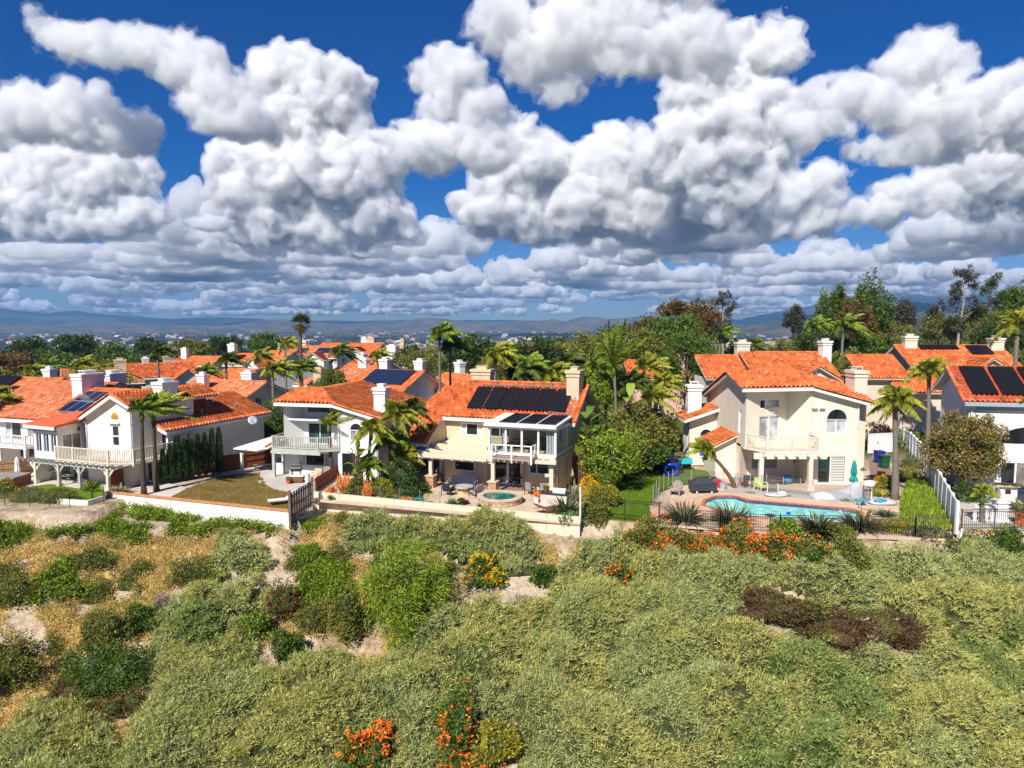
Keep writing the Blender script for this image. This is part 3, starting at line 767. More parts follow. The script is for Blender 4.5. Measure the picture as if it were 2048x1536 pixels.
def fan_palm(label, base, h, R=1.5, nf=38, seed=3, lean=(0,0), r=0.17, mat='palm_dark'):
    rg = np.random.default_rng(seed); t = thing('fan_palm', label, 'palm', Vector(base))
    n = 10; pts = [Vector((lean[0]*(i/n)**1.5, lean[1]*(i/n)**1.5, -.2+(h+.2)*i/n)) for i in range(n+1)]
    tr = MB(); tr.tube(pts, [r*(1.4-.55*i/n) for i in range(n+1)], 9); tr.build('trunk', 'bark_brown', t, smooth=True)
    top = np.array(pts[-1])
    def fans(k, lo, hi, m, scale):
        C = []; A = []; B = []
        for i in range(k):
            az = rg.random()*6.28; pt = lo + (hi-lo)*rg.random()
            d = np.array([math.cos(az)*math.cos(pt), math.sin(az)*math.cos(pt), math.sin(pt)]) + np.array([.15,0,0])
            stem = top + d*R*scale*0.45
            side = unit(np.cross(d, [0,0,1.0])); up = np.cross(side, d)
            C.append(top[None]); A.append((d*R*scale*.5)[None]); B.append((side*.03)[None])
            for th in np.linspace(-1.5, 1.5, 13):
                v = d*math.cos(th) + side*math.sin(th) - up*0.15*abs(math.sin(th)) + rg.normal(size=3)*.05 + np.array([0,0,-.15])
                C.append(stem[None]); A.append((v*R*scale*.62)[None]); B.append((np.cross(v, up)*.06)[None])
        V, F = leaf_quads(np.concatenate(C), np.concatenate(A), np.concatenate(B))
        return np_object(m[1], V, F, m[0], t)
    fans(nf, -0.25, 1.45, (mat, 'crown'), 1.0); fans(16, -1.3, -0.4, ('palm_dead', 'skirt'), 0.75)
    return t
def tree(label, base, h, rad, mat, seed, cat='tree', name='tree', group=None, nclump=36, nleaf=60, L=0.30, Wd=0.085, bark='bark_dark', r=0.2, c=0.62, clump=0.34, shell=0.55, low=-0.5, trunks=1, lean=(0,0), wind=(0.3,0.05,0), limbs=6, flowers=None, spread=1.0):
    """trunk, limbs that fork into the crown, and a crown of leaf clumps"""
    rg = np.random.default_rng(seed); rr = random.Random(seed)
    t = thing(name, label, cat, Vector(base), 0, group)
    rad = np.array(rad if hasattr(rad, '__len__') else (rad, rad, rad*.8), float)
    cc = np.array([lean[0], lean[1], h*c])
    tr = MB()
    for k in range(trunks):
        o = Vector((rr.uniform(-.3,.3)*(trunks>1), rr.uniform(-.3,.3)*(trunks>1), -.15))
        mid = Vector((lean[0]*.4+rr.uniform(-.15,.15)*h*.2, lean[1]*.4+rr.uniform(-.15,.15)*h*.2, h*c*.5)); top = Vector(cc) + Vector((rr.uniform(-.2,.2)*rad[0], rr.uniform(-.2,.2)*rad[1], rad[2]*.45))
        tr.tube([o, o.lerp(mid,.5), mid, mid.lerp(top,.55), top], [r*1.25, r, r*.8, r*.5, r*.15], 7)
        for j in range(limbs):
            s = mid.lerp(top, rr.uniform(-.25,.6)); a = rr.uniform(0, 6.28)
            e = Vector(cc) + Vector((math.cos(a)*rad[0]*rr.uniform(.5,.85), math.sin(a)*rad[1]*rr.uniform(.5,.85), rad[2]*rr.uniform(-.25,.6)))
            tr.tube([s, s.lerp(e,.5)+Vector((0,0,-.05*h*rr.random())), e], [r*.45, r*.3, r*.07], 5)
    tr.build('trunk', bark, t, smooth=True)
    V, F = crown(rg, cc, rad, nclump, nleaf, L, Wd, clump, shell, low, spread, wind)
    np_object('crown', V, F, mat, t)
    if flowers:
        fm, nfl, fs = flowers
        d = rand_dirs(rg, nfl*2); d = d[d[:,2] > -0.05][:nfl]; k = np.repeat(np.arange(len(d)), 9)
        C = (cc + d*rad*(0.98+.2*rg.random((len(d),1))))[k] + rg.normal(size=(len(k),3))*fs*.6
        V, F = tuft_leaves(rg, C, d[k], fs, fs*.36, 0.8)
        np_object('blossom', V, F, fm, t, kind='stuff')
    return t
def bush(label, base, rad, mat, seed, name='shrub', cat='shrub', group=None, nleaf=3000, L=0.16, Wd=0.05, core='leaf_dark', flowers=None, wind=(0.3,0.05,0), spread=0.75, lump=0.22, zoff=0.0):
    """a shrub: a lumpy body clothed in leaves"""
    rg = np.random.default_rng(seed); t = thing(name, label, cat, Vector(base), 0, group)
    rad = np.array(rad, float)
    ph = rg.random(12)*6.28; fq = rg.normal(size=(12,3))*2.6
    def lumps(d): return 1 + lump*np.sum(np.sin(d @ fq.T + ph), axis=1)/3.2
    nleaf = int(nleaf*1.6); d = rand_dirs(rg, nleaf*2); d = d[d[:,2] > -0.25][:nleaf]
    k = lumps(d)[:, None] * (0.82 + 0.24*rg.random((len(d),1)))
    C = d*rad*k; C[:,2] += zoff
    V, F = tuft_leaves(rg, C, unit(d/rad), L, Wd, spread, wind)
    st = MB(); rr = random.Random(seed)
    for i in range(5):
        a = rr.uniform(0, 6.28); st.tube([(0,0,-.15), (math.cos(a)*rad[0]*.3, math.sin(a)*rad[1]*.3, rad[2]*.4), (math.cos(a)*rad[0]*.55, math.sin(a)*rad[1]*.55, rad[2]*.75)], [.05,.035,.015], 5)
    st.build('stem', 'bark_dark', t)
    fo = np_object('foliage', V, F, mat, t)
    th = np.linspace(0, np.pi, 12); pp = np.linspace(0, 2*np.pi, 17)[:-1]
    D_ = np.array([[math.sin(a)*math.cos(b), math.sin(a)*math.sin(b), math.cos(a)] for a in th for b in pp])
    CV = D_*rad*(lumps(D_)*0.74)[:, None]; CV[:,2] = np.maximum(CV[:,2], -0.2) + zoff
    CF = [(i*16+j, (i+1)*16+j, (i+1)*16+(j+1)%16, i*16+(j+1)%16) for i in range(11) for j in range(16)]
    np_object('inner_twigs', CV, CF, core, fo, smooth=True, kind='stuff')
    if flowers:
        fm, nfl, fs = flowers
        cc = rand_dirs(rg, 40); cc = cc[cc[:,2] > .1][:9]; d = unit(cc[rg.integers(0, len(cc), nfl)]*(1+.0) + rg.normal(size=(nfl, 3))*.34); d[:,2] = np.abs(d[:,2]); kk = np.repeat(np.arange(len(d)), 9)
        C = (d*rad*(lumps(d)*1.06)[:, None])[kk] + rg.normal(size=(len(kk),3))*fs*.55; C[:,2] += zoff
        V, F = tuft_leaves(rg, C, d[kk], fs, fs*.36, 0.8)
        np_object('blossom', V, F, fm, t, kind='stuff')
    return t
def strap_plant(label, base, n, L, mat, seed, name='strap_plant', group=None, w=0.035, up=0.75, droop=0.5, spread=0.25, cat='plant'):
    """a clump of long arching leaves, each leaf with a fold and a bend"""
    rg = np.random.default_rng(seed); t = thing(name, label, cat, Vector(base), 0, group)
    V = []; F = []
    for i in range(n):
        az = rg.random()*6.28; pt = up*(0.6+0.7*rg.random()); l = L*(0.6+0.5*rg.random())
        h = np.array([math.cos(az), math.sin(az), 0]); o = h*spread*rg.random()*L + np.array([0,0,-.05]); s = np.array([-h[1], h[0], 0])
        k = len(V)
        for j, tt in enumerate((0, .4, .75, 1.0)):
            p = o + h*math.cos(pt)*l*tt + np.array([0,0,1])*(math.sin(pt)*l*tt - droop*l*tt**2.4*math.cos(pt)); ww = w*(0.7, 1.0, 0.75, 0.06)[j]*(.8+.4*rg.random())
            V += [p - s*ww, p + s*ww]
        F += [(k, k+1, k+3, k+2), (k+2, k+3, k+5, k+4), (k+4, k+5, k+7, k+6)]
    np_object('leaves', np.array(V), F, mat, t).name = 'foliage'
    return t
def rosette(label, base, R, mat, seed, n=34, name='agave', group=None):
    rg = np.random.default_rng(seed); t = thing(name, label, 'plant', Vector(base), 0, group)
    C = []; A = []; B = []
    for i in range(n):
        az = 2.4*i; pt = 0.15 + 1.2*(i/n); d = np.array([math.cos(az)*math.cos(pt), math.sin(az)*math.cos(pt), math.sin(pt)])
        s = np.array([-math.sin(az), math.cos(az), 0]); C.append([0,0,.08]); A.append(d*R*(1.05-.35*i/n)); B.append(s*R*.16+np.array([0,0,.02]))
    V, F = leaf_quads(np.array(C), np.array(A), np.array(B)); np_object('leaves', V, F, mat, t).name = 'foliage'
    return t
# ------------------------------------------------------------------ terrain
def vnoise(x, y, seed, scale, octv=3, rough=0.5):
    rg = np.random.default_rng(seed); tab = rg.random((256, 256)); out = 0; amp = 1; tot = 0
    x = np.asarray(x, float)/scale + 917.3; y = np.asarray(y, float)/scale + 411.7
    for _ in range(octv):
        xi = np.floor(x).astype(int); yi = np.floor(y).astype(int); fx = x-xi; fy = y-yi
        fx = fx*fx*(3-2*fx); fy = fy*fy*(3-2*fy); a = lambda i, j: tab[(xi+i) % 256, (yi+j) % 256]
        out = out + amp*((a(0,0)*(1-fx)+a(1,0)*fx)*(1-fy) + (a(0,1)*(1-fx)+a(1,1)*fx)*fy); tot += amp
        amp *= rough; x = x*2.03+3.1; y = y*2.03+5.7
    return out/tot
def sstep(a, b, x): t = np.clip((x-a)/(b-a), 0, 1); return t*t*(3-2*t)
EDGE = [G(*q) for q in ((-900,1030),(-250,1030),(0,1024),(120,1032),(190,1024),(206,985,.3),(580,1024,.3),(600,1004,.3),(622,984,.35),(1162,1037,.35),(1180,1040),(1320,1050),(1560,1066),(1890,1082),(1915,1066),(2300,1066),(3000,1066))]
EX = np.array([p.x for p in EDGE]); EY = np.array([p.y for p in EDGE])
EY[5:7] += 0.5; EY[8:10] += 0.5                 # behind the faces of the two garden walls
for i in range(1, len(EX)): EX[i] = max(EX[i], EX[i-1]+0.05)
_sx = np.arange(-120, 121, 0.5); _k = np.exp(-0.5*(np.arange(-24, 25)*0.5/4.0)**2); _k /= _k.sum()
_sy = np.convolve(np.pad(np.interp(_sx, EX, EY), 24, mode='edge'), _k, mode='valid')     # the brow of the slope, smoothed
# where the neighbouring houses stand: ridge in the picture (u, v), depth and ridge height above their ground
BG = dict(
 b1=(45,757,75,7.0), b2=(205,738,110,7.0), b3=(318,727,125,7.0), b4=(402,713,170,7.0), b5=(470,738,120,6.4), b6=(462,762,88,6.2), b7=(505,708,150,7.0), b8=(560,703,140,7.0),
 b9=(640,693,165,7.0), b10=(705,687,190,7.0), b11=(782,704,150,6.5), b12=(690,738,100,6.5), b13=(790,742,85,7.0), b14=(925,750,90,7.0), b15=(1050,688,200,7.0), b16=(1560,706,80,7.2), b17=(1892,692,85,7.0), b18=(1305,722,85,6.5), b19=(745,722,125,6.5), b20=(745,692,205,7.0))
CTL = []
for k, (u, v, Y, hr) in BG.items():
    p = D(u, v, Y); CTL.append((p.x, p.y, p.z-hr))
CTL += [(x, 64, 0.0) for x in range(-60, 70, 8)] + [(-90,100,-3),(-120,160,-8),(-60,220,-6),(0,150,-1),(0,220,-6),(20,110,0),(60,120,5.0),(42,140,7.5),(62,140,8.2),(80,140,8.5),(95,120,9.0),(75,100,6.0),(110,110,9.0),(60,170,4.0),(100,170,7.0),(130,150,9.0),(-140,90,-5),(160,90,6),(25,190,0),(120,220,0)]
CTL = np.array(CTL)
POOLS = []           # plan polygons that the ground dips under
def in_poly(x, y, poly):
    x = np.asarray(x); y = np.asarray(y); c = np.zeros(x.shape, bool); n = len(poly)
    for i in range(n):
        x0, y0 = poly[i][0], poly[i][1]; x1, y1 = poly[(i+1) % n][0], poly[(i+1) % n][1]
        k = ((y0 > y) != (y1 > y)) & (x < (x1-x0)*(y-y0)/((y1-y0) if y1 != y0 else 1e-9) + x0); c ^= k
    return c
def zt(X, Y, raw=False):
    X = np.asarray(X, float); Y = np.asarray(Y, float)
    E = np.interp(X, EX, EY); s = E - Y
    s2 = np.maximum(np.interp(X, _sx, _sy) - Y, 0.0)*sstep(0.3, 2.2, s) + s*(1-sstep(0.3, 2.2, s))
    sl = np.where(s > 0, -(0.85 + 0.10*np.minimum(s2, 1.6) + 0.60*np.maximum(s2-1.6, 0)), 0.0)
    sl = np.maximum(sl, -24 + 0.12*sl)
    bumps = (vnoise(X, Y, 11, 6.0, 3)-.5)*1.5 + (vnoise(X, Y, 12, 1.3, 3)-.5)*0.30
    sl = sl + np.where(s > 0, bumps*sstep(0.8, 4.0, s), 0)
    Xf, Yf = X.ravel(), Y.ravel(); idw = np.zeros(Xf.shape)
    sel = (Yf > 58) & (Yf < 520) & (np.abs(Xf) < 500)
    if sel.any():
        d2 = (Xf[sel][:, None]-CTL[:, 0])**2 + (Yf[sel][:, None]-CTL[:, 1])**2 + 4.0
        w = d2**-1.6; idw[sel] = (w*CTL[:, 2]).sum(1)/w.sum(1)
    idw = idw.reshape(X.shape)
    far = np.interp(Y, [200, 300, 420, 1000, 3000, 9000, 60000], [-4, -12, -20, -42, -56, -60, -60]) + (vnoise(X, Y, 13, 160.0, 3)-.5)*14*sstep(260, 700, Y)
    wf = np.maximum(sstep(190, 330, Y), sstep(150, 320, np.abs(X)))
    back = idw*(1-wf) + far*wf
    back = back*sstep(59, 66, Y)
    z = np.where(s > 0, sl, back)
    return z
def ground_z(x, y): return float(zt(np.array([x]), np.array([y]))[0])
def hit(u, v):                    # where a line of sight meets the ground
    d = ray(u, v); ts = np.linspace(14, 120, 1400)
    X, Y, Z = d.x*ts, d.y*ts, CAMH + d.z*ts
    k = np.argmax(Z < zt(X, Y)); t = ts[k]
    return Vector((d.x*t, d.y*t, ground_z(d.x*t, d.y*t)))
HP = lambda u, v, z=0.0: tuple(G(u, v, z))[:2]
POOL4 = [HP(*p) for p in ((1412,1001),(1432,994),(1468,993),(1492,1001),(1700,1019),(1722,1026),(1716,1044),(1690,1047),(1560,1040),(1485,1033),(1465,1025),(1430,1017),(1408,1011))]
def ellipse(c, rx, ry, n=24, rot=0.0): return [(c[0]+rx*math.cos(t)*math.cos(rot)-ry*math.sin(t)*math.sin(rot), c[1]+rx*math.cos(t)*math.sin(rot)+ry*math.sin(t)*math.cos(rot)) for t in [2*math.pi*i/n for i in range(n)]]
LAGOON3 = [HP(*p) for p in ((735,983),(760,972),(800,972),(845,977),(852,985),(846,994),(850,1003),(835,1007),(800,1001),(760,996))]
POOL1 = [HP(*p) for p in ((0,992),(90,1002),(128,1004),(150,1012),(120,1018),(60,1014),(0,1008))]
POOLS = [POOL4, LAGOON3]
def axis(near0, near1, step, far0, far1, k):
    a = list(np.arange(near0, near1, step)); g = step; x = near1
    while x < far1: a.append(x); g *= k; x += g
    a.append(far1); x = near0; g = step*k; b = []
    while x > far0: x -= g; g *= k; b.append(x)
    return np.array(sorted(b + a))
xs = axis(-44, 48, 0.5, -12000, 12000, 1.2); ys = axis(22, 62, 0.36, -60, 12800, 1.12)
GX, GY = np.meshgrid(xs, ys); GZ = zt(GX, GY)
for p in POOLS: GZ[in_poly(GX, GY, [tuple(np.array(q) + 0.12*np.sign(np.array(q)-np.mean(p, 0))) for q in p])] = -1.6
inside = (GY > np.interp(GX, EX, EY)) & (GY < 60); GZ = np.where(inside, np.minimum(GZ, -0.06), GZ)
nx, ny = len(xs), len(ys)
idx = np.arange(nx*ny).reshape(ny, nx)
GF = np.stack([idx[:-1, :-1], idx[:-1, 1:], idx[1:, 1:], idx[1:, :-1]], -1).reshape(-1, 4)
def ground_material():
    m, t, b = new_mat('ground'); p = gpos(t); x, y, z = split(t, p)
    n1 = noise(t, p, 0.5, 6.0, 0.65); n2 = noise(t, p, 3.0, 5.0, 0.7); n3 = noise(t, p, 0.13, 4.0, 0.6)
    sand = mixc(t, n2.smooth(0.3, 0.75), (0.47, 0.36, 0.24), (0.68, 0.57, 0.43))
    dry = mixc(t, n2.smooth(0.3, 0.7), (0.22, 0.14, 0.07), (0.40, 0.29, 0.15))
    near = mixc(t, n1.smooth(0.46, 0.66), sand, dry)
    scrub = mixc(t, n3.smooth(0.35, 0.65), (0.055, 0.075, 0.022), (0.16, 0.14, 0.06))
    fy = noise(t, p, 0.012, 6.0, 0.7)
    valley = mixc(t, fy.smooth(0.42, 0.62), (0.030, 0.045, 0.020), (0.14, 0.12, 0.085))
    c = mixc(t, y.smooth(58, 66), near, scrub); c = mixc(t, y.smooth(230, 420), c, valley)
    t.links.new(c.s, b.inputs['Base Color']); b.inputs['Roughness'].default_value = 0.95; b.inputs['Specular IOR Level'].default_value = 0.1
    bump(t, b, noise(t, p, 2.2, 8.0, 0.72), 0.9, 0.25)
ground_material()
np_object('ground', np.stack([GX, GY, GZ], -1).reshape(-1, 3), GF, 'ground', smooth=True, kind='structure')

# ------------------------------------------------------------------ far hills
def hills(name, R, prof, thick, seed, mat, rough):
    az0 = [math.atan2(ray(u, 650).x, ray(u, 650).y) for u, v in prof]; hh = [(CAMH + (650-v)/FPX*R)*1.0 for u, v in prof]
    A = np.linspace(-0.85, 0.85, 420); rr = np.linspace(-1, 1, 46)
    H = np.interp(A, az0, hh)
    AA, TT = np.meshgrid(A, rr); RR = R + TT*thick
    X = RR*np.sin(AA); Y = RR*np.cos(AA)
    rid = 1 - np.abs(2*vnoise(X, Y, seed, thick*0.45, 5, 0.55)-1)
    env = np.maximum(0, 1-np.abs(TT)**1.4)
    Z = -62 + (H[None, :]+62)*env*(1 - rough + rough*rid*1.15)
    n = len(A); ii = np.arange(X.size).reshape(X.shape)
    F = np.stack([ii[:-1, :-1], ii[:-1, 1:], ii[1:, 1:], ii[1:, :-1]], -1).reshape(-1, 4)
    return np_object(name, np.stack([X, Y, Z], -1).reshape(-1, 3), F, mat, smooth=True, kind='structure')
def hill_mat(name, a, b_, c_, sc):
    m, t, b = new_mat(name); p = gpos(t)
    c = mixc(t, noise(t, p, sc, 7.0, 0.7).smooth(0.38, 0.62), a, b_)
    c = mixc(t, noise(t, p, sc*2.3, 6.0, 0.7).smooth(0.60, 0.72), c, c_)
    t.links.new(c.s, b.inputs['Base Color']); b.inputs['Roughness'].default_value = 1.0; b.inputs['Specular IOR Level'].default_value = 0.0
    bump(t, b, noise(t, p, sc*3, 8.0, 0.7), 1.0, 40.0)
hill_mat('hill_blue', (0.030, 0.045, 0.035), (0.075, 0.075, 0.05), (0.22, 0.18, 0.14), 0.0022); hill_mat('hill_brown', (0.06, 0.065, 0.04), (0.16, 0.12, 0.075), (0.40, 0.34, 0.28), 0.004)
hills('mountains', 11000, [(-500,622),(-200,630),(0,623),(90,631),(160,625),(300,636),(380,637),(450,636),(600,641),(900,641),(1000,640),(1150,645),(1300,643),(1480,640),(1560,622),(1650,607),(1720,602),(1790,596),(1840,599),(1900,603),(2048,600),(2600,590)], 1450, 31, 'hill_blue', 0.22)
hills('hills', 7200, [(-500,652),(0,650),(300,648),(430,650),(520,640),(600,643),(700,650),(800,640),(860,637),(930,642),(1010,646),(1080,636),(1130,642),(1170,634),(1230,639),(1290,634),(1400,645),(1500,650),(1600,643),(1700,640),(2100,640),(2600,640)], 760, 47, 'hill_brown', 0.45)
hills('hills', 4600, [(-500,668),(200,668),(900,668),(1300,665),(1480,652),(1600,634),(1680,628),(1760,618),(1830,612),(1900,618),(2000,622),(2200,630),(2600,630)], 520, 77, 'hill_brown', 0.35)
# ------------------------------------------------------------------ the planted slope: ground cover too dense to count
def poly_mask(u, v, polys):
    m = np.zeros(u.shape, bool)
    for p in polys: m |= in_poly(u, v, p)
    return m
SAND = [[(1050,1066),(1170,1052),(1330,1048),(1290,1068),(1250,1095),(1180,1112),(1080,1085)], [(890,1215),(945,1165),(1095,1145),(1105,1180),(1085,1230),(1010,1240),(940,1225)], [(585,1325),(620,1280),(700,1268),(745,1290),(700,1335),(620,1350)],
 [(5,1225),(75,1228),(100,1285),(60,1345),(5,1395),(-80,1400),(-80,1230),(50,1300)], [(150,1305),(290,1282),(315,1330),(305,1385),(245,1445),(195,1405),(150,1375)], [(515,1070),(545,1075),(600,1165),(560,1195),(500,1090)], [(560,1330),(500,1290),(530,1280),(600,1310)],
 [(1850,1085),(1945,1080),(1960,1130),(1920,1130)], [(690,1235),(770,1245),(770,1300),(700,1320)], [(120,1040),(560,1060),(560,1048),(200,1030),(0,1030),(0,1040)], [(880,1160),(940,1150),(930,1210),(870,1240)], [(590,1020),(1165,1050),(1165,1072),(1060,1068),(960,1050),(600,1046)],
 [(480,1220),(520,1215),(510,1260),(470,1250)], [(330,1180),(370,1185),(365,1215),(320,1210)], [(300,1040),(340,1060),(310,1085),(260,1080)]]
SAGE = [[(245,1620),(235,1520),(255,1455),(320,1400),(300,1310),(340,1230),(440,1135),(455,1085),(545,1095),(560,1170),(575,1250),(500,1320),(560,1345),(730,1335),(800,1290),(900,1250),(1000,1215),(1100,1180),(1190,1110),(1260,1065),(1400,1100),(1500,1140),(1740,1100),(1860,1085),(1960,1130),(2100,1110),(2400,1110),(2400,1700),(200,1700)],
 [(670,1082),(770,1058),(960,1058),(1055,1084),(1090,1140),(1030,1180),(930,1150),(880,1110),(720,1120)], [(-200,1480),(0,1490),(80,1425),(190,1430),(245,1530),(245,1700),(-200,1700)]]
GREEN = [[(60,1060),(130,1040),(230,1026),(330,1026),(480,1044),(565,1050),(560,1062),(470,1074),(300,1078),(210,1066),(80,1080)], [(-100,1040),(60,1052),(40,1090),(-100,1110)], [(140,1120),(240,1085),(190,1150),(100,1200),(40,1230),(60,1180)], [(590,1045),(640,1030),(660,1060),(600,1070)], [(1760,1078),(1900,1085),(1930,1100),(1860,1110),(1780,1100)], [(590,1150),(700,1130),(720,1200),(660,1260),(590,1260)]]
rgc = np.random.default_rng(77)
SX = rgc.uniform(-40, 44, 900000); SY = rgc.uniform(23, 47, 900000)
SE = np.interp(SX, EX, EY) - SY
ok = SE > 0.5; SX, SY, SE = SX[ok], SY[ok], SE[ok]
SZ = zt(SX, SY); SU, SV = PX(SX, SY, SZ)
ok = (SU > -160) & (SU < 2210) & (SV < 1640); SX, SY, SE, SZ, SU, SV = [a[ok] for a in (SX, SY, SE, SZ, SU, SV)]
wu = SU + (vnoise(SX, SY, 61, 1.6, 3)-.5)*70; wv = SV + (vnoise(SX, SY, 62, 1.6, 3)-.5)*44     # ragged borders
m_sand = poly_mask(wu, wv, SAND); m_sage = poly_mask(wu, wv, SAGE) & ~m_sand; m_green = poly_mask(wu, wv, GREEN) & ~m_sand & ~m_sage
m_ice = ~(m_sand | m_sage | m_green) & (wu < 1330)
# single shrubs that stand out from the mass
def on(u, v): p = hit(u, v); return (p.x, p.y, p.z)
SH = [
 ('large bright green feathery shrub in the middle of the slope',(805,1262),(2.45,2.0,2.7),'leaf_bright',7200,.26,.05,None,1.9),
 ('shrub dotted with yellow flowers beside the feathery shrub',(975,1168),(1.05,.9,.95),'leaf_green',1900,.15,.05,('petal_yellow',120,.13),.5),
 ('glossy dark green shrub right of the yellow flowered one',(1088,1165),(.75,.7,.8),'leaf_green',1300,.15,.06,None,.4),
 ('tall shrub covered in orange red flowers at the lower edge',(742,1545),(1.05,.9,1.5),'leaf_green',2200,.16,.06,('petal_orange',150,.15),.9),
 ('shrub with orange red flowers, middle one of the lower edge group',(915,1500),(1.0,.9,1.45),'leaf_green',2200,.16,.06,('petal_orange',75,.14),.9),
 ('yellow green shrub without flowers in the lower edge group',(1000,1530),(1.15,.95,1.25),'leaf_yellow',2500,.16,.055,None,.7),
 ('low orange flowered shrub cut by the lower edge',(935,1580),(1.3,.8,1.0),'leaf_green',1800,.16,.06,('petal_orange',80,.14),.5),
 ('orange flowered hedge shrub, leftmost below the pool fence',(1300,1108),(1.3,.8,1.05),'leaf_olive',2200,.15,.05,('petal_orange',75,.12),.6),
 ('orange flowered hedge shrub, second from the left below the pool',(1385,1112),(1.35,.8,.95),'leaf_olive',2200,.15,.05,('petal_orange',85,.12),.6),
 ('orange flowered hedge shrub, third from the left below the pool',(1470,1118),(1.35,.8,1.0),'leaf_olive',2200,.15,.05,('petal_orange',85,.12),.6),
 ('orange flowered hedge shrub, fourth from the left below the pool',(1545,1125),(1.2,.8,1.0),'leaf_olive',2000,.15,.05,('petal_orange',80,.12),.6),
 ('green hedge shrub with a few red flowers right of the orange ones',(1615,1140),(1.2,.9,1.2),'leaf_green',2400,.15,.055,('petal_orange',50,.14),.6),
 ('dense olive dome at the right end of the flowering hedge',(1695,1148),(1.2,1.0,1.25),'leaf_olive',2800,.12,.04,None,.5),
 ('bright green mound just below the bird bath',(1575,1078),(.8,.5,.5),'leaf_bright',1000,.14,.05,None,.3),
 ('small red flowered shrub alone in the grey green scrub',(1240,1180),(.65,.6,.6),'leaf_green',900,.15,.06,('petal_orange',34,.13),.4),
 ('broad green hedge below the iron fence at the right edge',(1995,1120),(1.9,.9,1.15),'leaf_green',3800,.13,.055,('petal_orange',8,.12),.5),
 ('pale silvery green mound above the dark brown brush',(1840,1165),(2.2,1.3,1.15),'leaf_sage',4200,.22,.03,None,.4),
 ('blackish brown dead shrub, left one of the brown patch',(1555,1235),(2.2,1.3,1.0),'leaf_brown',3400,.17,.028,None,.5),
 ('dark brown withered shrub in the middle of the brown patch',(1665,1280),(2.2,1.4,.95),'leaf_brown',3400,.17,.028,None,.5),
 ('mixed brown and green shrub at the right of the brown patch',(1765,1290),(2.0,1.3,.95),'leaf_brown',3000,.17,.03,None,.5),
 ('small olive shrub breaking through the brown patch',(1600,1245),(.9,.7,.8),'leaf_olive',1200,.15,.04,None,.5),
 ('dark upright shrub left of the feathery one',(690,1280),(.95,.9,1.9),'leaf_olive',2600,.16,.04,None,1.0),
 ('very dark shrub above the pale gully',(578,1325),(.85,.8,1.0),'leaf_green',1700,.15,.05,None,.6),
 ('dark brown green shrub on the upper gully edge',(565,1235),(.9,.8,1.2),'leaf_rust',1700,.15,.035,None,.6),
 ('round glossy shrub in the pale creeper near the wall end',(622,1118),(.85,.6,.55),'leaf_bright',1100,.16,.06,None,.25),
 ('small glossy shrub on the golden ice plant',(275,1085),(.65,.5,.5),'leaf_bright',800,.16,.06,None,.25),
 ('big rounded green shrub beside the forked path',(225,1375),(1.75,1.4,1.5),'leaf_green',4600,.18,.035,None,.6),
 ('green shrub above the big rounded one',(205,1285),(1.5,1.1,1.2),'leaf_olive',3000,.18,.035,None,.5),
 ('dark green shrub right of the dead grey brush',(280,1265),(1.0,.9,1.05),'leaf_green',1900,.16,.04,None,.5),
 ('dark olive scrub at the left edge of the path',(15,1375),(1.5,1.2,1.7),'leaf_olive',3000,.17,.035,None,.7),
 ('pile of dead grey brush on the slope',(333,1222),(.75,.6,.5),'leaf_grey',900,.30,.012,None,.15),
 ('brown purple low shrub by the path',(130,1345),(.65,.5,.5),'leaf_brown',800,.14,.03,None,.3),
 ('brownish mound below the path fork',(135,1400),(1.05,.8,.7),'leaf_brown',1400,.14,.03,None,.4),
 ('grey brown mound left of the green scrub',(255,1430),(.9,.7,.65),'leaf_rust',1200,.14,.03,None,.4),
 ('olive shrub spreading along the golden slope',(395,1165),(1.6,1.0,1.0),'leaf_olive',2600,.17,.035,None,.3),
 ('sage coloured dome shrub at the top of the golden slope',(485,1135),(1.5,1.1,1.0),'leaf_sage',2600,.2,.03,None,.3),
 ('wide sage shrub tumbling down beside the gully',(470,1210),(1.7,1.3,1.15),'leaf_sage',3200,.2,.03,None,.4),
 ('olive shrub on the upper left slope',(190,1130),(1.5,.8,.75),'leaf_olive',1900,.15,.04,None,.3),
 ('bright shrub on the upper left slope beside the olive one',(120,1190),(1.1,.8,.7),'leaf_bright',1400,.15,.045,None,.3),
 ('dark scrub at the left edge below the golden slope',(20,1200),(1.2,.9,.9),'leaf_olive',1500,.15,.04,None,.3),
 ('dead grey brush on the pale bank right of the feathery shrub',(1055,1215),(.85,.6,.4),'leaf_grey',800,.32,.012,None,.1),
 ('bright green shrub between the gully and the dark shrub',(520,1270),(.95,.8,.8),'leaf_bright',1500,.16,.05,None,.4),
 ('olive scrub above the pale gully, left of the dark upright shrub',(640,1255),(1.0,.8,.9),'leaf_olive',1500,.16,.04,None,.4),
]
SHB = [on(*q[1]) for q in SH]
free = np.ones(len(SX), bool)
for q, b in zip(SH, SHB):
    if q[3] not in ('leaf_grey',): free &= ((SX-b[0])/(q[2][0]*.85))**2 + ((SY-b[1])/(q[2][1]*.85+.25))**2 > 1
m_sage &= free; m_green &= free
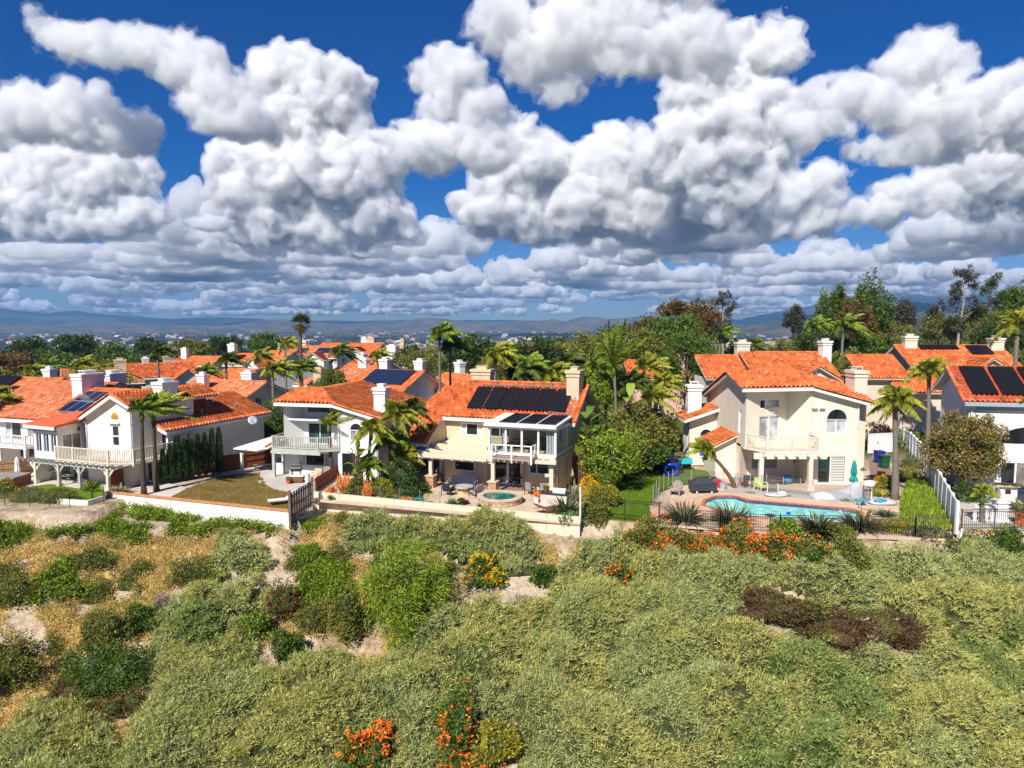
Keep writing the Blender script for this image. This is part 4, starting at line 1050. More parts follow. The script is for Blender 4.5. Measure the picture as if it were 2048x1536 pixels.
# mounds: every shrub of the mass is a dome of its own size
_gx = np.arange(-41, 45, 0.12); _gy = np.arange(22, 48, 0.12); MH_ = np.zeros((len(_gy), len(_gx))); MID = np.zeros(MH_.shape, int); rgm = np.random.default_rng(123); NM = 2400
mcx = rgm.uniform(-41, 45, NM); mcy = rgm.uniform(22, 48, NM); mr = 0.8 + 1.7*rgm.random(NM)**1.5; mh = (0.42 + 0.62*rgm.random(NM)**1.3)*mr**0.8; mclass = rgm.random(NM)*.40 + vnoise(mcx, mcy, 88, 4.0, 3)*1.0
for i in range(NM):
    ix = np.abs(_gx-mcx[i]) < mr[i]*1.2; iy = np.abs(_gy-mcy[i]) < mr[i]*1.2
    if not ix.any() or not iy.any(): continue
    dd = ((_gx[ix][None, :]-mcx[i])/mr[i]/1.15)**2 + ((_gy[iy][:, None]-mcy[i])/(mr[i]*.85))**2
    h = mh[i]*np.maximum(0, 1-dd)**0.65; sub = np.ix_(iy, ix); up = h > MH_[sub]
    MH_[sub] = np.where(up, h, MH_[sub]); MID[sub] = np.where(up, i, MID[sub])
def mound(x, y):
    fx = np.clip((np.asarray(x)+41)/.12, 0, len(_gx)-1.01); fy = np.clip((np.asarray(y)-22)/.12, 0, len(_gy)-1.01); i = fx.astype(int); j = fy.astype(int); u = fx-i; v = fy-j
    return (MH_[j, i]*(1-u)+MH_[j, i+1]*u)*(1-v) + (MH_[j+1, i]*(1-u)+MH_[j+1, i+1]*u)*v
def mound_class(x, y): return mclass[MID[np.clip(((np.asarray(y)-22)/.12).astype(int), 0, len(_gy)-1), np.clip(((np.asarray(x)+41)/.12).astype(int), 0, len(_gx)-1)]]
def lump_h(X, Y, seed, sc): return vnoise(X, Y, seed, sc, 4, 0.55)
def slope_normals(X, Y, H):
    e = 0.15
    gx = (H(X+e, Y)-H(X-e, Y))/(2*e); gy = (H(X, Y+e)-H(X, Y-e))/(2*e)
    return unit(np.stack([-gx, -gy, np.ones_like(gx)], -1))
def cover(name, mask, mat, base_h, amp, sc, seed, per, L, Wd, keep, spread, wind, core, jitr=0.14, label=None):
    H = lambda x, y: zt(x, y) + base_h + amp*mound(x, y) + .12*amp*lump_h(x, y, seed, .5)
    X, Y, E = SX[mask], SY[mask], SE[mask]
    k = rgc.random(len(X)) < keep; X, Y, E = X[k], Y[k], E[k]
    bx = np.arange(-40, 44, 0.35); by = np.arange(23, 47, 0.35); BX, BY = np.meshgrid(bx, by)
    ji = np.clip(((Y-23)/.35).round().astype(int), 0, len(by)-1); ki = np.clip(((X+40)/.35).round().astype(int), 0, len(bx)-1)
    has = np.zeros(BX.shape, bool); has[ji, ki] = True
    er = has.copy(); lev = has.astype(float)
    for _ in range(3):
        e2 = er.copy(); e2[1:-1, 1:-1] = er[1:-1, 1:-1] & er[:-2, 1:-1] & er[2:, 1:-1] & er[1:-1, :-2] & er[1:-1, 2:]; er = e2; lev += er
    lev = (lev/4)**.7
    lev = np.where(has, np.maximum(lev, .0), 0)
    f = sstep(0.4, 1.4, E)*np.maximum(lev[ji, ki], .25)
    Z = zt(X, Y) + (H(X, Y)-zt(X, Y))*f
    N = slope_normals(X, Y, H)
    i = np.repeat(np.arange(len(X)), per)
    C = np.stack([X, Y, Z], -1)[i] + rgc.normal(size=(len(i), 3))*jitr*np.array([1, 1, .5]) + (rgc.normal(size=(len(X), 1))*jitr*1.1)[i]*np.array([0, 0, 1.0])
    V, F = tuft_leaves(rgc, C, N[i], L, Wd, spread, wind)
    o = np_object(name, V, F, mat, kind='stuff')
    if label: o['label'] = label; o['category'] = 'ground cover'
    # the twiggy body below the leaves
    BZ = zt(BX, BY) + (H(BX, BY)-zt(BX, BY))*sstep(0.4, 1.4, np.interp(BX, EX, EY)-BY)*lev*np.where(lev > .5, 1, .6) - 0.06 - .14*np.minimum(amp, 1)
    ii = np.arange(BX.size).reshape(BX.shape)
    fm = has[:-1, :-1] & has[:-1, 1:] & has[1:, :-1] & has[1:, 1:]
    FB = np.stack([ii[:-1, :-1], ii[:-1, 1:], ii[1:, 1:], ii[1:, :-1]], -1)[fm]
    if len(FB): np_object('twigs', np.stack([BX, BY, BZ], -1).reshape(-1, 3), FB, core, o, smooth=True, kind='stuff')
    return o
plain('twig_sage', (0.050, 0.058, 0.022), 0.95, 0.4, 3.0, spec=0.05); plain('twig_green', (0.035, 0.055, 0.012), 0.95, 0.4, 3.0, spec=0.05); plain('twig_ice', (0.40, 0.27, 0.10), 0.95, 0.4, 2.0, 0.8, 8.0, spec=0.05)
SC_ = mound_class(SX, SY) + rgc.normal(size=len(SX))*.10
WS = (0.50, -0.12, 0.12)
cover('sage_ground_cover', m_sage & (SC_ <= .72), 'leaf_sage', 0.12, 1.0, 2.0, 201, 11, 0.24, 0.027, 0.20, 0.80, WS, 'twig_sage', 0.10, label='grey green feathery shrubs covering the slope below the gardens')
cover('golden_sage_cover', m_sage & (SC_ > .72) & (SC_ <= .95), 'leaf_sage_gold', 0.12, 1.0, 2.0, 204, 11, 0.24, 0.027, 0.20, 0.80, WS, 'twig_sage', 0.10, label='yellowish feathery shrubs mixed into the grey green scrub')
cover('olive_sage_cover', m_sage & (SC_ > .95), 'leaf_sage_green', 0.12, 1.0, 2.0, 205, 11, 0.22, 0.028, 0.20, 0.80, WS, 'twig_green', 0.10, label='greener shrubs mixed into the grey green scrub')
bare = vnoise(SX, SY, 91, 1.1, 4, .6) > .655; scr = (vnoise(SX, SY, 92, 1.7, 4, .6) > .61) & ~bare; m_scr = m_ice & scr; m_ice &= ~bare & ~scr
cover('low_scrub_cover', m_scr, 'leaf_olive', 0.05, 0.40, 1.1, 206, 6, 0.15, 0.028, 0.30, 0.8, (0.2, 0, 0.2), 'twig_green', 0.12, label='low olive scrub breaking up the golden ice plant')
cover('ice_plant_cover', m_ice, 'leaf_iceplant', 0.03, 0.22, 1.3, 202, 6, 0.12, 0.022, 0.34, 0.8, (0.2, 0, 0.2), 'twig_ice', 0.12, label='dry golden ice plant creeping over the left slope')
cover('leafy_ground_cover', m_green, 'leaf_bright', 0.10, 0.45, 1.1, 203, 6, 0.16, 0.040, 0.36, 0.8, (0.2, 0, 0.2), 'twig_green', 0.12, label='bright green leafy creeper along the slope edge')
# sparse dead stalks and litter on the bare soil
mk = m_sand & (rgc.random(len(SX)) < 0.035)
C = np.stack([SX, SY, SZ], -1)[mk]; i = np.repeat(np.arange(len(C)), 3)
V, F = tuft_leaves(rgc, C[i] + rgc.normal(size=(len(i), 3))*.07*np.array([1, 1, .1]), np.tile([[0, 0, 1.0]], (len(i), 1)), 0.16, 0.012, 1.0)
o = np_object('dry_litter', V, F, 'leaf_grey', kind='stuff'); o['label'] = 'scattered dry twigs on the bare pale soil'; o['category'] = 'litter'
# ------------------------------------------------------------------ the row of houses along the brow
A20 = -RAD(20)
# ---- cream house behind the long pool
h4 = thing('house', 'cream stucco house with an orange tiled roof and balcony behind the long turquoise pool', 'house', (0, 0, 0))
L4, R4, F4, B4 = 17.5, 26.0, 52.0, 62.6
CR = 'stucco_cream'
# left side of the house, a gable seen at a slant
wall(h4, (L4, B4), (L4, F4), 2.9, 5.75, 7.35, CR, [W(8.95, 3.75, 0.62, 1.75, panes=['glass_curtain'], cols=[])], peak=(7.4, 8.25))
wall(h4, (L4, B4), (L4, 53.0), 0, 2.9, 2.9, CR, [W(6.3, 0.1, 1.0, 2.2, panes=['blinds'], cols=[], name='door')])
# front: a V-shaped notch under the straight eave, then the right part
wall(h4, (L4, F4), (21.35, 53.9), 2.9, 7.35, 7.55, CR, [W(1.35, 3.05, 2.15, 2.05, panes=['glass_curtain'], name='patio_door'), W(1.4, 5.65, 2.1, 0.72, panes=['glass_dark', 'glass_curtain'], cols=[0.28])])
wall(h4, (21.35, 53.9), (22.25, F4), 2.9, 7.55, 7.45, CR)
wall(h4, (22.25, F4), (R4, F4), 0, 7.45, 6.42, CR, [W(0.75, 0.08, 2.15, 2.12, cols=[0.46], panes=['glass_green', 'blinds'], name='patio_door', frame='frame_white'), W(1.25, 3.9, 1.6, 1.05, panes=['glass_curtain'], arch='glass_dark')])
wall(h4, (R4, F4), (R4, B4), 0, 6.42, 6.42, CR)
wall(h4, (R4, B4), (L4, B4), 0, 6.42, 5.75, CR, peak=(4, 8.0))
# ground floor under the balcony
wall(h4, (L4, 53.0), (18.35, 53.9), 0, 2.9, 2.9, CR); wall(h4, (18.35, 53.9), (22.25, 53.9), 0, 2.9, 2.9, CR, [W(0.3, 0.75, 2.1, 1.35, panes=['blinds'], cols=[0.5])])
wall(h4, (22.25, 53.9), (22.25, F4), 0, 2.9, 2.9, CR)
fl = MB(); fl.prism([(L4, F4), (22.25, F4), (22.25, 53.9), (L4, 53.9)], 2.72, 2.9); fl.build('floor_slab', 'trim_cream', h4)
r4 = tile_roof(h4, [(L4-.45, F4-.5, 7.25), (22.3, F4-.5, 7.36), (22.3, 55.4, 8.30), (L4-.45, 55.4, 8.22)])
tile_roof(h4, [(22.3, F4-.5, 7.36), (R4+.75, F4-.5, 6.18), (R4+.75, 55.4, 7.15), (22.3, 55.4, 8.30)])
tile_roof(h4, [(R4+.75, B4+.4, 5.6), (L4-.45, B4+.4, 5.62), (L4-.45, 55.4, 8.22), (22.3, 55.4, 8.28)], lift=-0.02)
tile_roof(h4, [(R4+.75, 55.4, 7.1), (R4+.75, B4+.4, 5.6), (22.3, 55.4, 8.26)], lift=-0.02)
caps(h4, (L4-.45, 55.4, 8.32), (22.3, 55.4, 8.40)); caps(h4, (22.3, 55.4, 8.40), (R4+.75, 55.4, 7.25)); caps(h4, (L4-.45, F4-.5, 7.36), (L4-.45, 55.4, 8.32)); caps(h4, (L4-.45, B4+.4, 5.7), (L4-.45, 55.4, 8.32)); caps(h4, (22.3, F4-.5, 7.47), (22.3, 55.4, 8.40)); caps(h4, (22.3, F4-.5, 7.47), (R4+.75, F4-.5, 6.28))
fascia(h4, [(L4-.45, F4-.47, 7.16), (22.3, F4-.47, 7.27), (R4+.75, F4-.47, 6.07)]); fascia(h4, [(L4-.42, F4-.5, 7.15), (L4-.42, 55.4, 8.12), (L4-.42, B4+.4, 5.5)])
# vents, chimney at the right end
v = MB(); v.box(21.9, F4+.0, 5.35, 22.2, F4+.5, 5.6); v2 = MB()
for x in (22.45, 23.0): v2 = MB(); v2.box(x, F4-.02, 5.55, x+.42, F4+.01, 5.78); v2.build('wall_vent', 'metal_grey', h4)
chimney(h4, R4+.45, 53.6, 0, 8.55, 0.95, 1.5)
# low wing at the back left with its own chimney
wall(h4, (15.2, 61.5), (15.2, 59.4), 0, 4.2, 3.8, CR); wall(h4, (15.2, 59.4), (L4, 59.4), 0, 3.75, 4.6, CR, [W(0.85, 0.7, 1.15, 1.85, panes=['glass_blue'], cols=[0.5], arch='glass_dark')])
rw = tile_roof(h4, [(14.6, 62.0, 3.95), (14.6, 58.7, 3.95), (L4, 58.7, 4.95), (L4, 62.0, 4.95)]); fascia(h4, [(14.62, 62.0, 3.85), (14.62, 58.72, 3.85), (L4, 58.72, 4.85)])
chimney(h4, 15.75, 60.4, 0, 6.85, 1.15, 0.9, 'chimney_white')
# bump-out with a small tiled roof on the left side
wall(h4, (15.95, 57.4), (15.95, 54.2), 0, 2.5, 2.5, CR); wall(h4, (15.95, 54.2), (L4, 54.2), 0, 2.5, 3.35, CR)
tile_roof(h4, [(15.5, 57.6, 2.45), (15.5, 53.8, 2.45), (L4-.02, 53.8, 3.45), (L4-.02, 57.6, 3.45)]); caps(h4, (15.5, 53.85, 2.56), (L4, 53.85, 3.56))
# balcony on two posts
bd = MB(); bd.prism([(L4-.1, F4+.05), (18.5, 50.2), (22.3, 50.2), (22.3, F4-.05), (L4+.2, F4-.05)], 2.72, 2.92); bd.build('balcony_deck', 'trim_cream', h4)
bb = MB(); bb.bar((17.6, 50.35, 2.5), (22.9, 50.35, 2.5), 0.3, 0.42)
for x in np.arange(18.3, 22.4, 0.78): bb.box(x-.09, 49.95, 2.52, x+.09, F4, 2.71)
bb.build('balcony_beam', 'trim_cream', h4)
railing(h4, [(L4+.02, F4-.02), (18.5, 50.25), (22.25, 50.25), (22.25, F4-.05)], 2.92, 0.95, 'trim_cream')
post(h4, 18.15, 50.35, 0, 2.3, 0.3, 'trim_cream', 0.32); post(h4, 21.75, 50.35, 0, 2.3, 0.3, 'trim_cream', 0.32)
wl = MB(); wl.lathe([(.02, 0), (.09, .02), (.1, .1), (.03, .14)], (19.95, F4+1.2, 5.3), 10); wl.build('wall_lamp', 'trim_white', h4)

# ---- beige house with the glazed sunroom
h3 = thing('house', 'beige house with black roof collectors, white sunroom and stepped orange roof', 'house', (-7.4, 54.15, 0), A20)
BE = 'stucco_beige'
U = 2.6                                    # the upper storey stands back
wall(h3, (0, 0), (2.55, 0), 0, 2.9, 2.9, BE, [W(0.15, 0.05, 1.9, 2.25, cols=[0.5], panes=['glass_dark'], fw=0.17, name='french_door')])
wall(h3, (2.55, 0), (2.55, -0.45), 0, 2.9, 2.9, BE)
wall(h3, (2.55, -.45), (6.05, -.45), 0, 2.9, 2.9, BE, [W(0.75, 0.95, 1.75, 1.25, cols=[], panes=['glass_dark'], fw=0.1)])
wall(h3, (6.05, -.45), (6.05, 0), 0, 2.9, 2.9, BE)
wall(h3, (6.05, 0), (9.0, 0), 0, 2.9, 2.9, BE, [W(0.3, 0.05, 2.35, 2.3, cols=[0.5], panes=['glass_dark'], fw=0.17, name='french_door')])
wall(h3, (9.0, 0), (9.0, -.9), 0, 2.9, 2.9, BE)
wall(h3, (9.0, -.4), (11.75, -.4), 0, 2.9, 2.9, BE, [W(0.35, 1.15, 1.9, 0.8, cols=[0.3, 0.78], panes=['glass_dark'])])
wall(h3, (11.75, -1.3), (11.75, 9.0), 0, 4.75, 4.75, BE, [W(0.55, 3.6, 0.75, 1.05, cols=[], panes=['glass_curtain'])])
wall(h3, (0, 9.0), (0, 0), 0, 2.9, 2.9, BE, peak=(4.0, 6.6)); wall(h3, (11.75, 9.0), (0, 9.0), 0, 4.75, 3.0, BE)
wall(h3, (1.24, U), (11.75, U), 2.4, 4.75, 4.75, BE, [W(1.3, 3.2, 1.95, 0.98, cols=[0.25, 0.75], panes=['glass_curtain', 'glass_dark', 'glass_curtain']), W(3.86, 3.2, 1.6, 0.98, cols=[0.5], panes=['glass_dark'])])
wall(h3, (1.24, 5.4), (1.24, U), 2.4, 5.5, 4.75, BE)
g3 = MB(); g3.add([(11.75, U, 4.75), (11.75, 9.0, 4.75), (11.75, 5.6, 6.75)], [(0, 1, 2)]); g3.build('gable', BE, h3)
RY, RZ = 6.2, 7.15
sl = (RZ-4.62)/(RY-(U-.5))
zl = lambda y: 4.62 + sl*(y-(U-.5))
r3 = tile_roof(h3, [(1.2, U-.5, zl(U-.5)), (12.1, U-.5, zl(U-.5)), (12.1, RY, RZ), (1.2, RY, RZ)], 'clay_tile')
tile_roof(h3, [(-.75, -.7, zl(-.7)), (1.2, -.7, zl(-.7)), (1.2, RY, RZ), (1.0, RY, RZ), (-.75, RY-2.2, zl(RY-2.2))], 'clay_tile')
tile_roof(h3, [(12.1, 10.4, 4.6), (-.5, 10.4, 4.6), (1.0, RY, RZ), (12.1, RY, RZ)], 'clay_tile')
caps(h3, (1.0, RY, RZ+.12), (12.1, RY, RZ+.12)); caps(h3, (-.75, -.7, zl(-.7)+.1), (-.75, RY-2.2, zl(RY-2.2)+.1)); caps(h3, (-.75, RY-2.2, zl(RY-2.2)+.1), (1.0, RY, RZ+.12)); caps(h3, (12.1, U-.5, 4.73), (12.1, RY, RZ+.12))
fascia(h3, [(1.2, U-.52, 4.52), (12.1, U-.52, 4.52)]); fascia(h3, [(-.75, -.72, zl(-.7)-.1), (1.2, -.72, zl(-.7)-.1)])
fascia(h3, [(12.12, U-.5, 4.5), (12.12, RY, RZ-.1)])
ck = MB(); ck.add([(1.22, -.7, 2.3), (1.22, U, 2.3), (1.22, U, zl(U)-.1), (1.22, -.7, zl(-.7)-.1)], [(0, 1, 2, 3)]); ck.build('cheek_wall', BE, h3)
# roof collectors: six black mats with a gap between them
nrm = Vector((0, -sl, 1)).normalized()
for i in range(6):
    x0 = 3.0 + i*1.38; mb = MB(); y0, y1 = 2.95, 5.35
    sk = 0.0
    c = [Vector((x0, y0, zl(y0))), Vector((x0+1.27, y0, zl(y0))), Vector((x0+1.27, y1, zl(y1))), Vector((x0, y1, zl(y1)))]
    mb.add([p+nrm*.30 for p in c] + [p+nrm*.36 for p in c], [(3,2,1,0),(4,5,6,7),(0,1,5,4),(1,2,6,5),(2,3,7,6),(3,0,4,7)]); k = mb.build('solar_collector', 'solar_black', h3)
pp = MB(); pp.bar((3.2, 5.5, zl(5.5)+.36), (11.55, 5.5, zl(5.5)+.36), .07); pp.bar((11.5, 2.6, zl(2.6)+.36), (11.5, 5.5, zl(5.5)+.36), .07); pp.bar((9.9, 2.75, zl(2.75)+.36), (11.5, 2.6, zl(2.6)+.36), .06); pp.build('collector_pipe', 'metal_grey', h3)
chimney(h3, 2.7, 6.9, 4.5, 8.25, 1.7, 0.95, 'chimney_tan', slots=False); chimney(h3, 11.3, 5.2, 3, 8.45, 1.0, 1.5, 'chimney_tan', slots=False)
# patio roof on pillars
aw = MB(); aw.add([(1.55, -2.75, 2.42), (6.9, -2.75, 2.42), (7.0, U, 2.78), (1.65, U, 2.78), (1.55, -2.75, 2.50), (6.9, -2.75, 2.50), (7.0, U, 2.86), (1.65, U, 2.86)], [(3,2,1,0),(4,5,6,7),(0,1,5,4),(1,2,6,5),(2,3,7,6),(3,0,4,7)]); aw.build('patio_roof', 'awning', h3)
ab = MB(); ab.bar((1.5, -2.78, 2.40), (6.95, -2.78, 2.40), .08, .2); ab.bar((1.3, -2.35, 2.22), (7.2, -2.35, 2.22), .16, .24)
for x in np.arange(1.9, 6.9, .8): ab.bar((x, -2.9, 2.32), (x, 0, 2.5), .1, .16)
ab.build('patio_beam', 'stucco_sand', h3)
lw = MB(); lw.add([(-.7, -1.5, 2.28), (1.5, -1.5, 2.28), (1.5, 0, 2.5), (-.7, 0, 2.5), (-.7, -1.5, 2.36), (1.5, -1.5, 2.36), (1.5, 0, 2.58), (-.7, 0, 2.58)], [(3,2,1,0),(4,5,6,7),(0,1,5,4),(1,2,6,5),(2,3,7,6),(3,0,4,7)]); lw.build('porch_canopy', 'canvas_white', h3)
def brick_pillar(t, x, y, ztop):
    core = MB(); core.box(x-.27, y-.27, 0, x+.27, y+.27, .84); p = core.build('pillar_base', 'mortar', t)
    rr = random.Random(4); me = MB(); me.box(-.135, -.055, -.045, .135, .055, .045); me = me.mesh('brick', 'brick_tan')
    for k in range(8):
        for side in range(4):
            for j in (-1, 1):
                o = bpy.data.objects.new('brick', me); COL.objects.link(o); o.parent = p
                off = .14*j + (.05 if k % 2 else -.05); px, py = (off, -.275) if side == 0 else (.275, off) if side == 1 else (off, .275) if side == 2 else (-.275, off)
                o.location = (x+px*.98, y+py*.98, .055+k*.103); o.rotation_euler = (0, 0, (side % 2)*math.pi/2)
                o.scale = (.95, .5+.3*rr.random(), .95)
    cp = MB(); cp.box(x-.36, y-.36, .84, x+.36, y+.36, .93); cp.build('pillar_cap', 'patio_tan', t)
    post(t, x, y, .93, ztop, .26, 'stucco_sand')
brick_pillar(h3, 2.35, -2.35, 2.12); brick_pillar(h3, 7.4, -2.6, 2.55); post(h3, 11.45, -1.6, 0, 2.55, .3, 'stucco_sand'); post(h3, 11.62, -.9, 0, 2.55, .26, 'stucco_sand')
# the sunroom over the patio
SX0, SX1, SY0 = 6.75, 11.75, -1.75
bs = MB(); bs.box(SX0, SY0, 2.55, SX1, U, 2.75); bs.bar((6.4, -2.5, 2.42), (11.9, -2.0, 2.42), .2, .26)
for x in np.arange(6.9, 11.8, .8): bs.box(x-.07, SY0-.35, 2.38, x+.07, U, 2.55)
bs.build('sunroom_floor', 'stucco_sand', h3)
sf = MB()
for x in (SX0, SX0+1.28, SX0+2.5, SX0+3.74, SX1): sf.box(x-.07, SY0-.02, 2.75, x+.07, SY0+.12, 4.72)
sf.box(SX0-.07, SY0, 2.75, SX1+.07, SY0+.1, 2.9); sf.box(SX0-.07, SY0, 4.58, SX1+.07, SY0+.1, 4.76)
for x in (SX0, SX1): sf.box(x-.06, SY0+.1, 2.75, x+.06, U, 2.9); sf.box(x-.06, 1.0, 2.75, x+.06, 1.14, 4.8); sf.box(x-.06, SY0+.1, 4.58, x+.06, U, 4.74)
sr = sf.build('sunroom', 'frame_white', h3)
for i in range(4):
    g = MB(); x0, x1 = [SX0, SX0+1.28, SX0+2.5, SX0+3.74, SX1][i:i+2]; g.add([(x0+.07, SY0+.05, 2.9), (x1-.07, SY0+.05, 2.9), (x1-.07, SY0+.05, 4.58), (x0+.07, SY0+.05, 4.58)], [(0,1,2,3)]); g.build('pane', 'sunroom_glass', sr)
for x in (SX0, SX1):
    g = MB(); g.add([(x, SY0+.12, 2.9), (x, U, 2.9), (x, U, 4.58), (x, SY0+.12, 4.58)], [(0,1,2,3)]); g.build('pane', 'sunroom_glass', sr)
it = MB(); it.box(SX0+.9, .3, 2.75, SX0+2.2, 1.1, 3.45); it.box(SX0+3.0, .6, 2.75, SX0+3.6, 1.3, 3.6); it.build('indoor_furniture', 'wood_brown', sr)
ct = MB(); 
for x in (SX1-.7, SX1-.5, SX1-.3, SX1-.16, SX0+1.0): ct.tube([(x, SY0+.3, 2.8), (x+.03, SY0+.33, 3.6), (x, SY0+.3, 4.5)], .09, 6)
ct.build('curtain', 'canvas_white', sr)
rf = MB(); z0, z1 = 4.78, 5.05
yb = U-.35
rf.add([(SX0-.3, SY0-.35, z0), (SX1+.15, SY0-.35, z0), (SX1+.15, yb, z1), (SX0-.3, yb, z1), (SX0-.3, SY0-.35, z0+.16), (SX1+.15, SY0-.35, z0+.16), (SX1+.15, yb, z1+.16), (SX0-.3, yb, z1+.16)], [(3,2,1,0),(4,5,6,7),(0,1,5,4),(1,2,6,5),(2,3,7,6),(3,0,4,7)]); srf = rf.build('sunroom_roof', 'frame_white', h3)
for i in range(3):
    x0 = SX0+.65+i*1.48; ys = (SY0+.3, yb-.25); zz = [z0+.165+(y-SY0+.35)/(yb-SY0+.35)*(z1-z0) for y in ys]
    g = MB(); g.add([(x0, ys[0], zz[0]+.01), (x0+1.32, ys[0], zz[0]+.01), (x0+1.32, ys[1], zz[1]+.01), (x0, ys[1], zz[1]+.01), (x0, ys[0], zz[0]+.05), (x0+1.32, ys[0], zz[0]+.05), (x0+1.32, ys[1], zz[1]+.05), (x0, ys[1], zz[1]+.05)], [(4,5,6,7),(0,1,5,4),(1,2,6,5),(2,3,7,6),(3,0,4,7)]); g.build('skylight', 'glass_dark', srf)
bk = MB(); bk.box(SX0+.55, SY0-1.05, 2.52, SX0+3.6, SY0-.03, 2.66)
for x in np.arange(SX0+.7, SX0+3.6, .45): bk.box(x-.05, SY0-1.15, 2.38, x+.05, SY0, 2.52)
bk.build('balcony_deck', 'deck_boards', h3)
br = MB()
for x, y in ((SX0+.6, SY0-1.0), (SX0+2.1, SY0-1.0), (SX0+3.55, SY0-1.0), (SX0+.6, SY0-.1), (SX0+3.55, SY0-.1)): br.box(x-.06, y-.06, 2.3, x+.06, y+.06, 3.6)
for z in (2.95, 3.58): br.bar((SX0+.6, SY0-1.0, z), (SX0+3.55, SY0-1.0, z), .09, .07); br.bar((SX0+.6, SY0-1.0, z), (SX0+.6, SY0-.1, z), .07, .07); br.bar((SX0+3.55, SY0-1.0, z), (SX0+3.55, SY0-.1, z), .07, .07)
br.build('balcony_railing', 'frame_white', h3)

# ---- white house with the grey balcony
A12 = -RAD(14)
h2 = thing('house', 'white house with a grey corner balcony and arched window, behind the wooden gate', 'house', (-18.3, 56.0, 0), A12)
WH = 'stucco_white'
wall(h2, (0, 9), (0, -.2), 0, 5.9, 5.9, WH)
wall(h2, (0, -.2), (1.0, 1.2), 2.2, 5.9, 5.9, WH); wall(h2, (1.0, 1.2), (4.35, 1.2), 2.2, 5.9, 5.9, WH, [W(0.3, 2.3, 2.2, 1.75, cols=[0.5], panes=['glass_green'], name='patio_door'), W(0.25, 4.85, 2.1, 0.72, cols=[], panes=['glass_blue'])])
wall(h2, (4.35, 1.2), (4.9, -.5), 2.2, 5.9, 5.85, WH); wall(h2, (4.9, -.5), (8.3, -.5), 0, 5.85, 4.95, WH, [W(1.05, 3.0, 1.1, 0.85, cols=[0.5], panes=['glass_curtain'], arch='glass_dark'), W(0.25, 0.1, 1.3, 1.95, cols=[], panes=['glass_dark'], name='door')])
wall(h2, (8.3, -.5), (8.3, 10), 0, 4.95, 4.95, WH, [W(5.6, 2.8, 1.0, 0.9)]); wall(h2, (8.3, 10), (0, 10), 0, 4.95, 5.9, WH)
wall(h2, (0, .1), (4.9, .1), 0, 2.3, 2.3, WH, [W(1.0, 0.7, 3.1, 1.1, cols=[0.22, 0.76], panes=['glass_curtain', 'glass_dark', 'glass_curtain'])]); wall(h2, (4.9, .1), (4.9, -.5), 0, 2.3, 2.3, WH)
lf = MB(); lf.box(0, .1, 4.35, 4.6, 1.25, 4.5); lf.build('ledge', 'trim_white', h2)
RI = 2.9
r2 = tile_roof(h2, [(-.4, -.95, 5.82), (4.75, -.95, 5.82), (1.66, RI, 6.62), (-.4, RI, 6.62)])
tile_roof(h2, [(8.9, -.95, 4.75), (8.9, 10.4, 4.75), (1.66, 10.4, 6.62), (1.66, RI, 6.62), (4.75, -.95, 5.82)])
tile_roof(h2, [(1.66, 10.4, 5.2), (-.4, 10.4, 5.2), (-.4, RI, 6.60), (1.66, RI, 6.60)])
caps(h2, (-.4, RI, 6.72), (1.66, RI, 6.74)); caps(h2, (4.75, -.95, 5.93), (1.66, RI, 6.74)); caps(h2, (1.66, RI, 6.74), (1.66, 10.4, 6.74)); caps(h2, (4.75, -.95, 5.93), (8.9, -.95, 4.86)); caps(h2, (-.4, -.95, 5.93), (-.4, RI, 6.72))
fascia(h2, [(-.4, -.93, 5.72), (4.75, -.93, 5.72), (8.9, -.93, 4.64)]); fascia(h2, [(8.88, -.95, 4.64), (8.88, 10.4, 4.64)])
chimney(h2, 8.0, 1.0, 3.0, 7.1, 0.95, 0.95, 'chimney_white', slots=False)
bd = MB(); bd.prism([(-.3, 1.2), (-.3, -1.5), (3.7, -1.5), (5.1, -.6), (5.1, 1.2)], 2.15, 2.32); bd.build('balcony_deck', 'trim_greygreen', h2)
railing(h2, [(-.25, .3), (-.25, -1.45), (3.7, -1.45), (5.05, -.55)], 2.32, 0.95, 'trim_greygreen', step=.17, balw=.06)
be = MB(); be.bar((-.4, -1.45, 2.03), (3.9, -1.45, 2.03), .14, .24); be.build('balcony_beam', 'trim_greygreen', h2); post(h2, -.2, -1.4, 0, 1.92, .22, 'trim_greygreen')
wall(h2, (-1.1, 2.2), (-1.1, -.3), 0, 2.1, 2.1, 'stucco_white', [W(0.9, 0.75, 1.2, 0.95, cols=[], panes=['glass_dark'])]); wall(h2, (-1.1, -.3), (.0, -.3), 0, 2.1, 2.3, 'stucco_white', [W(.2, .8, .75, .9, cols=[], panes=['glass_dark'])])
tile_roof(h2, [(-1.5, 2.4, 2.05), (-1.5, -.6, 2.05), (.1, -.6, 2.95), (.1, 2.4, 2.95)])

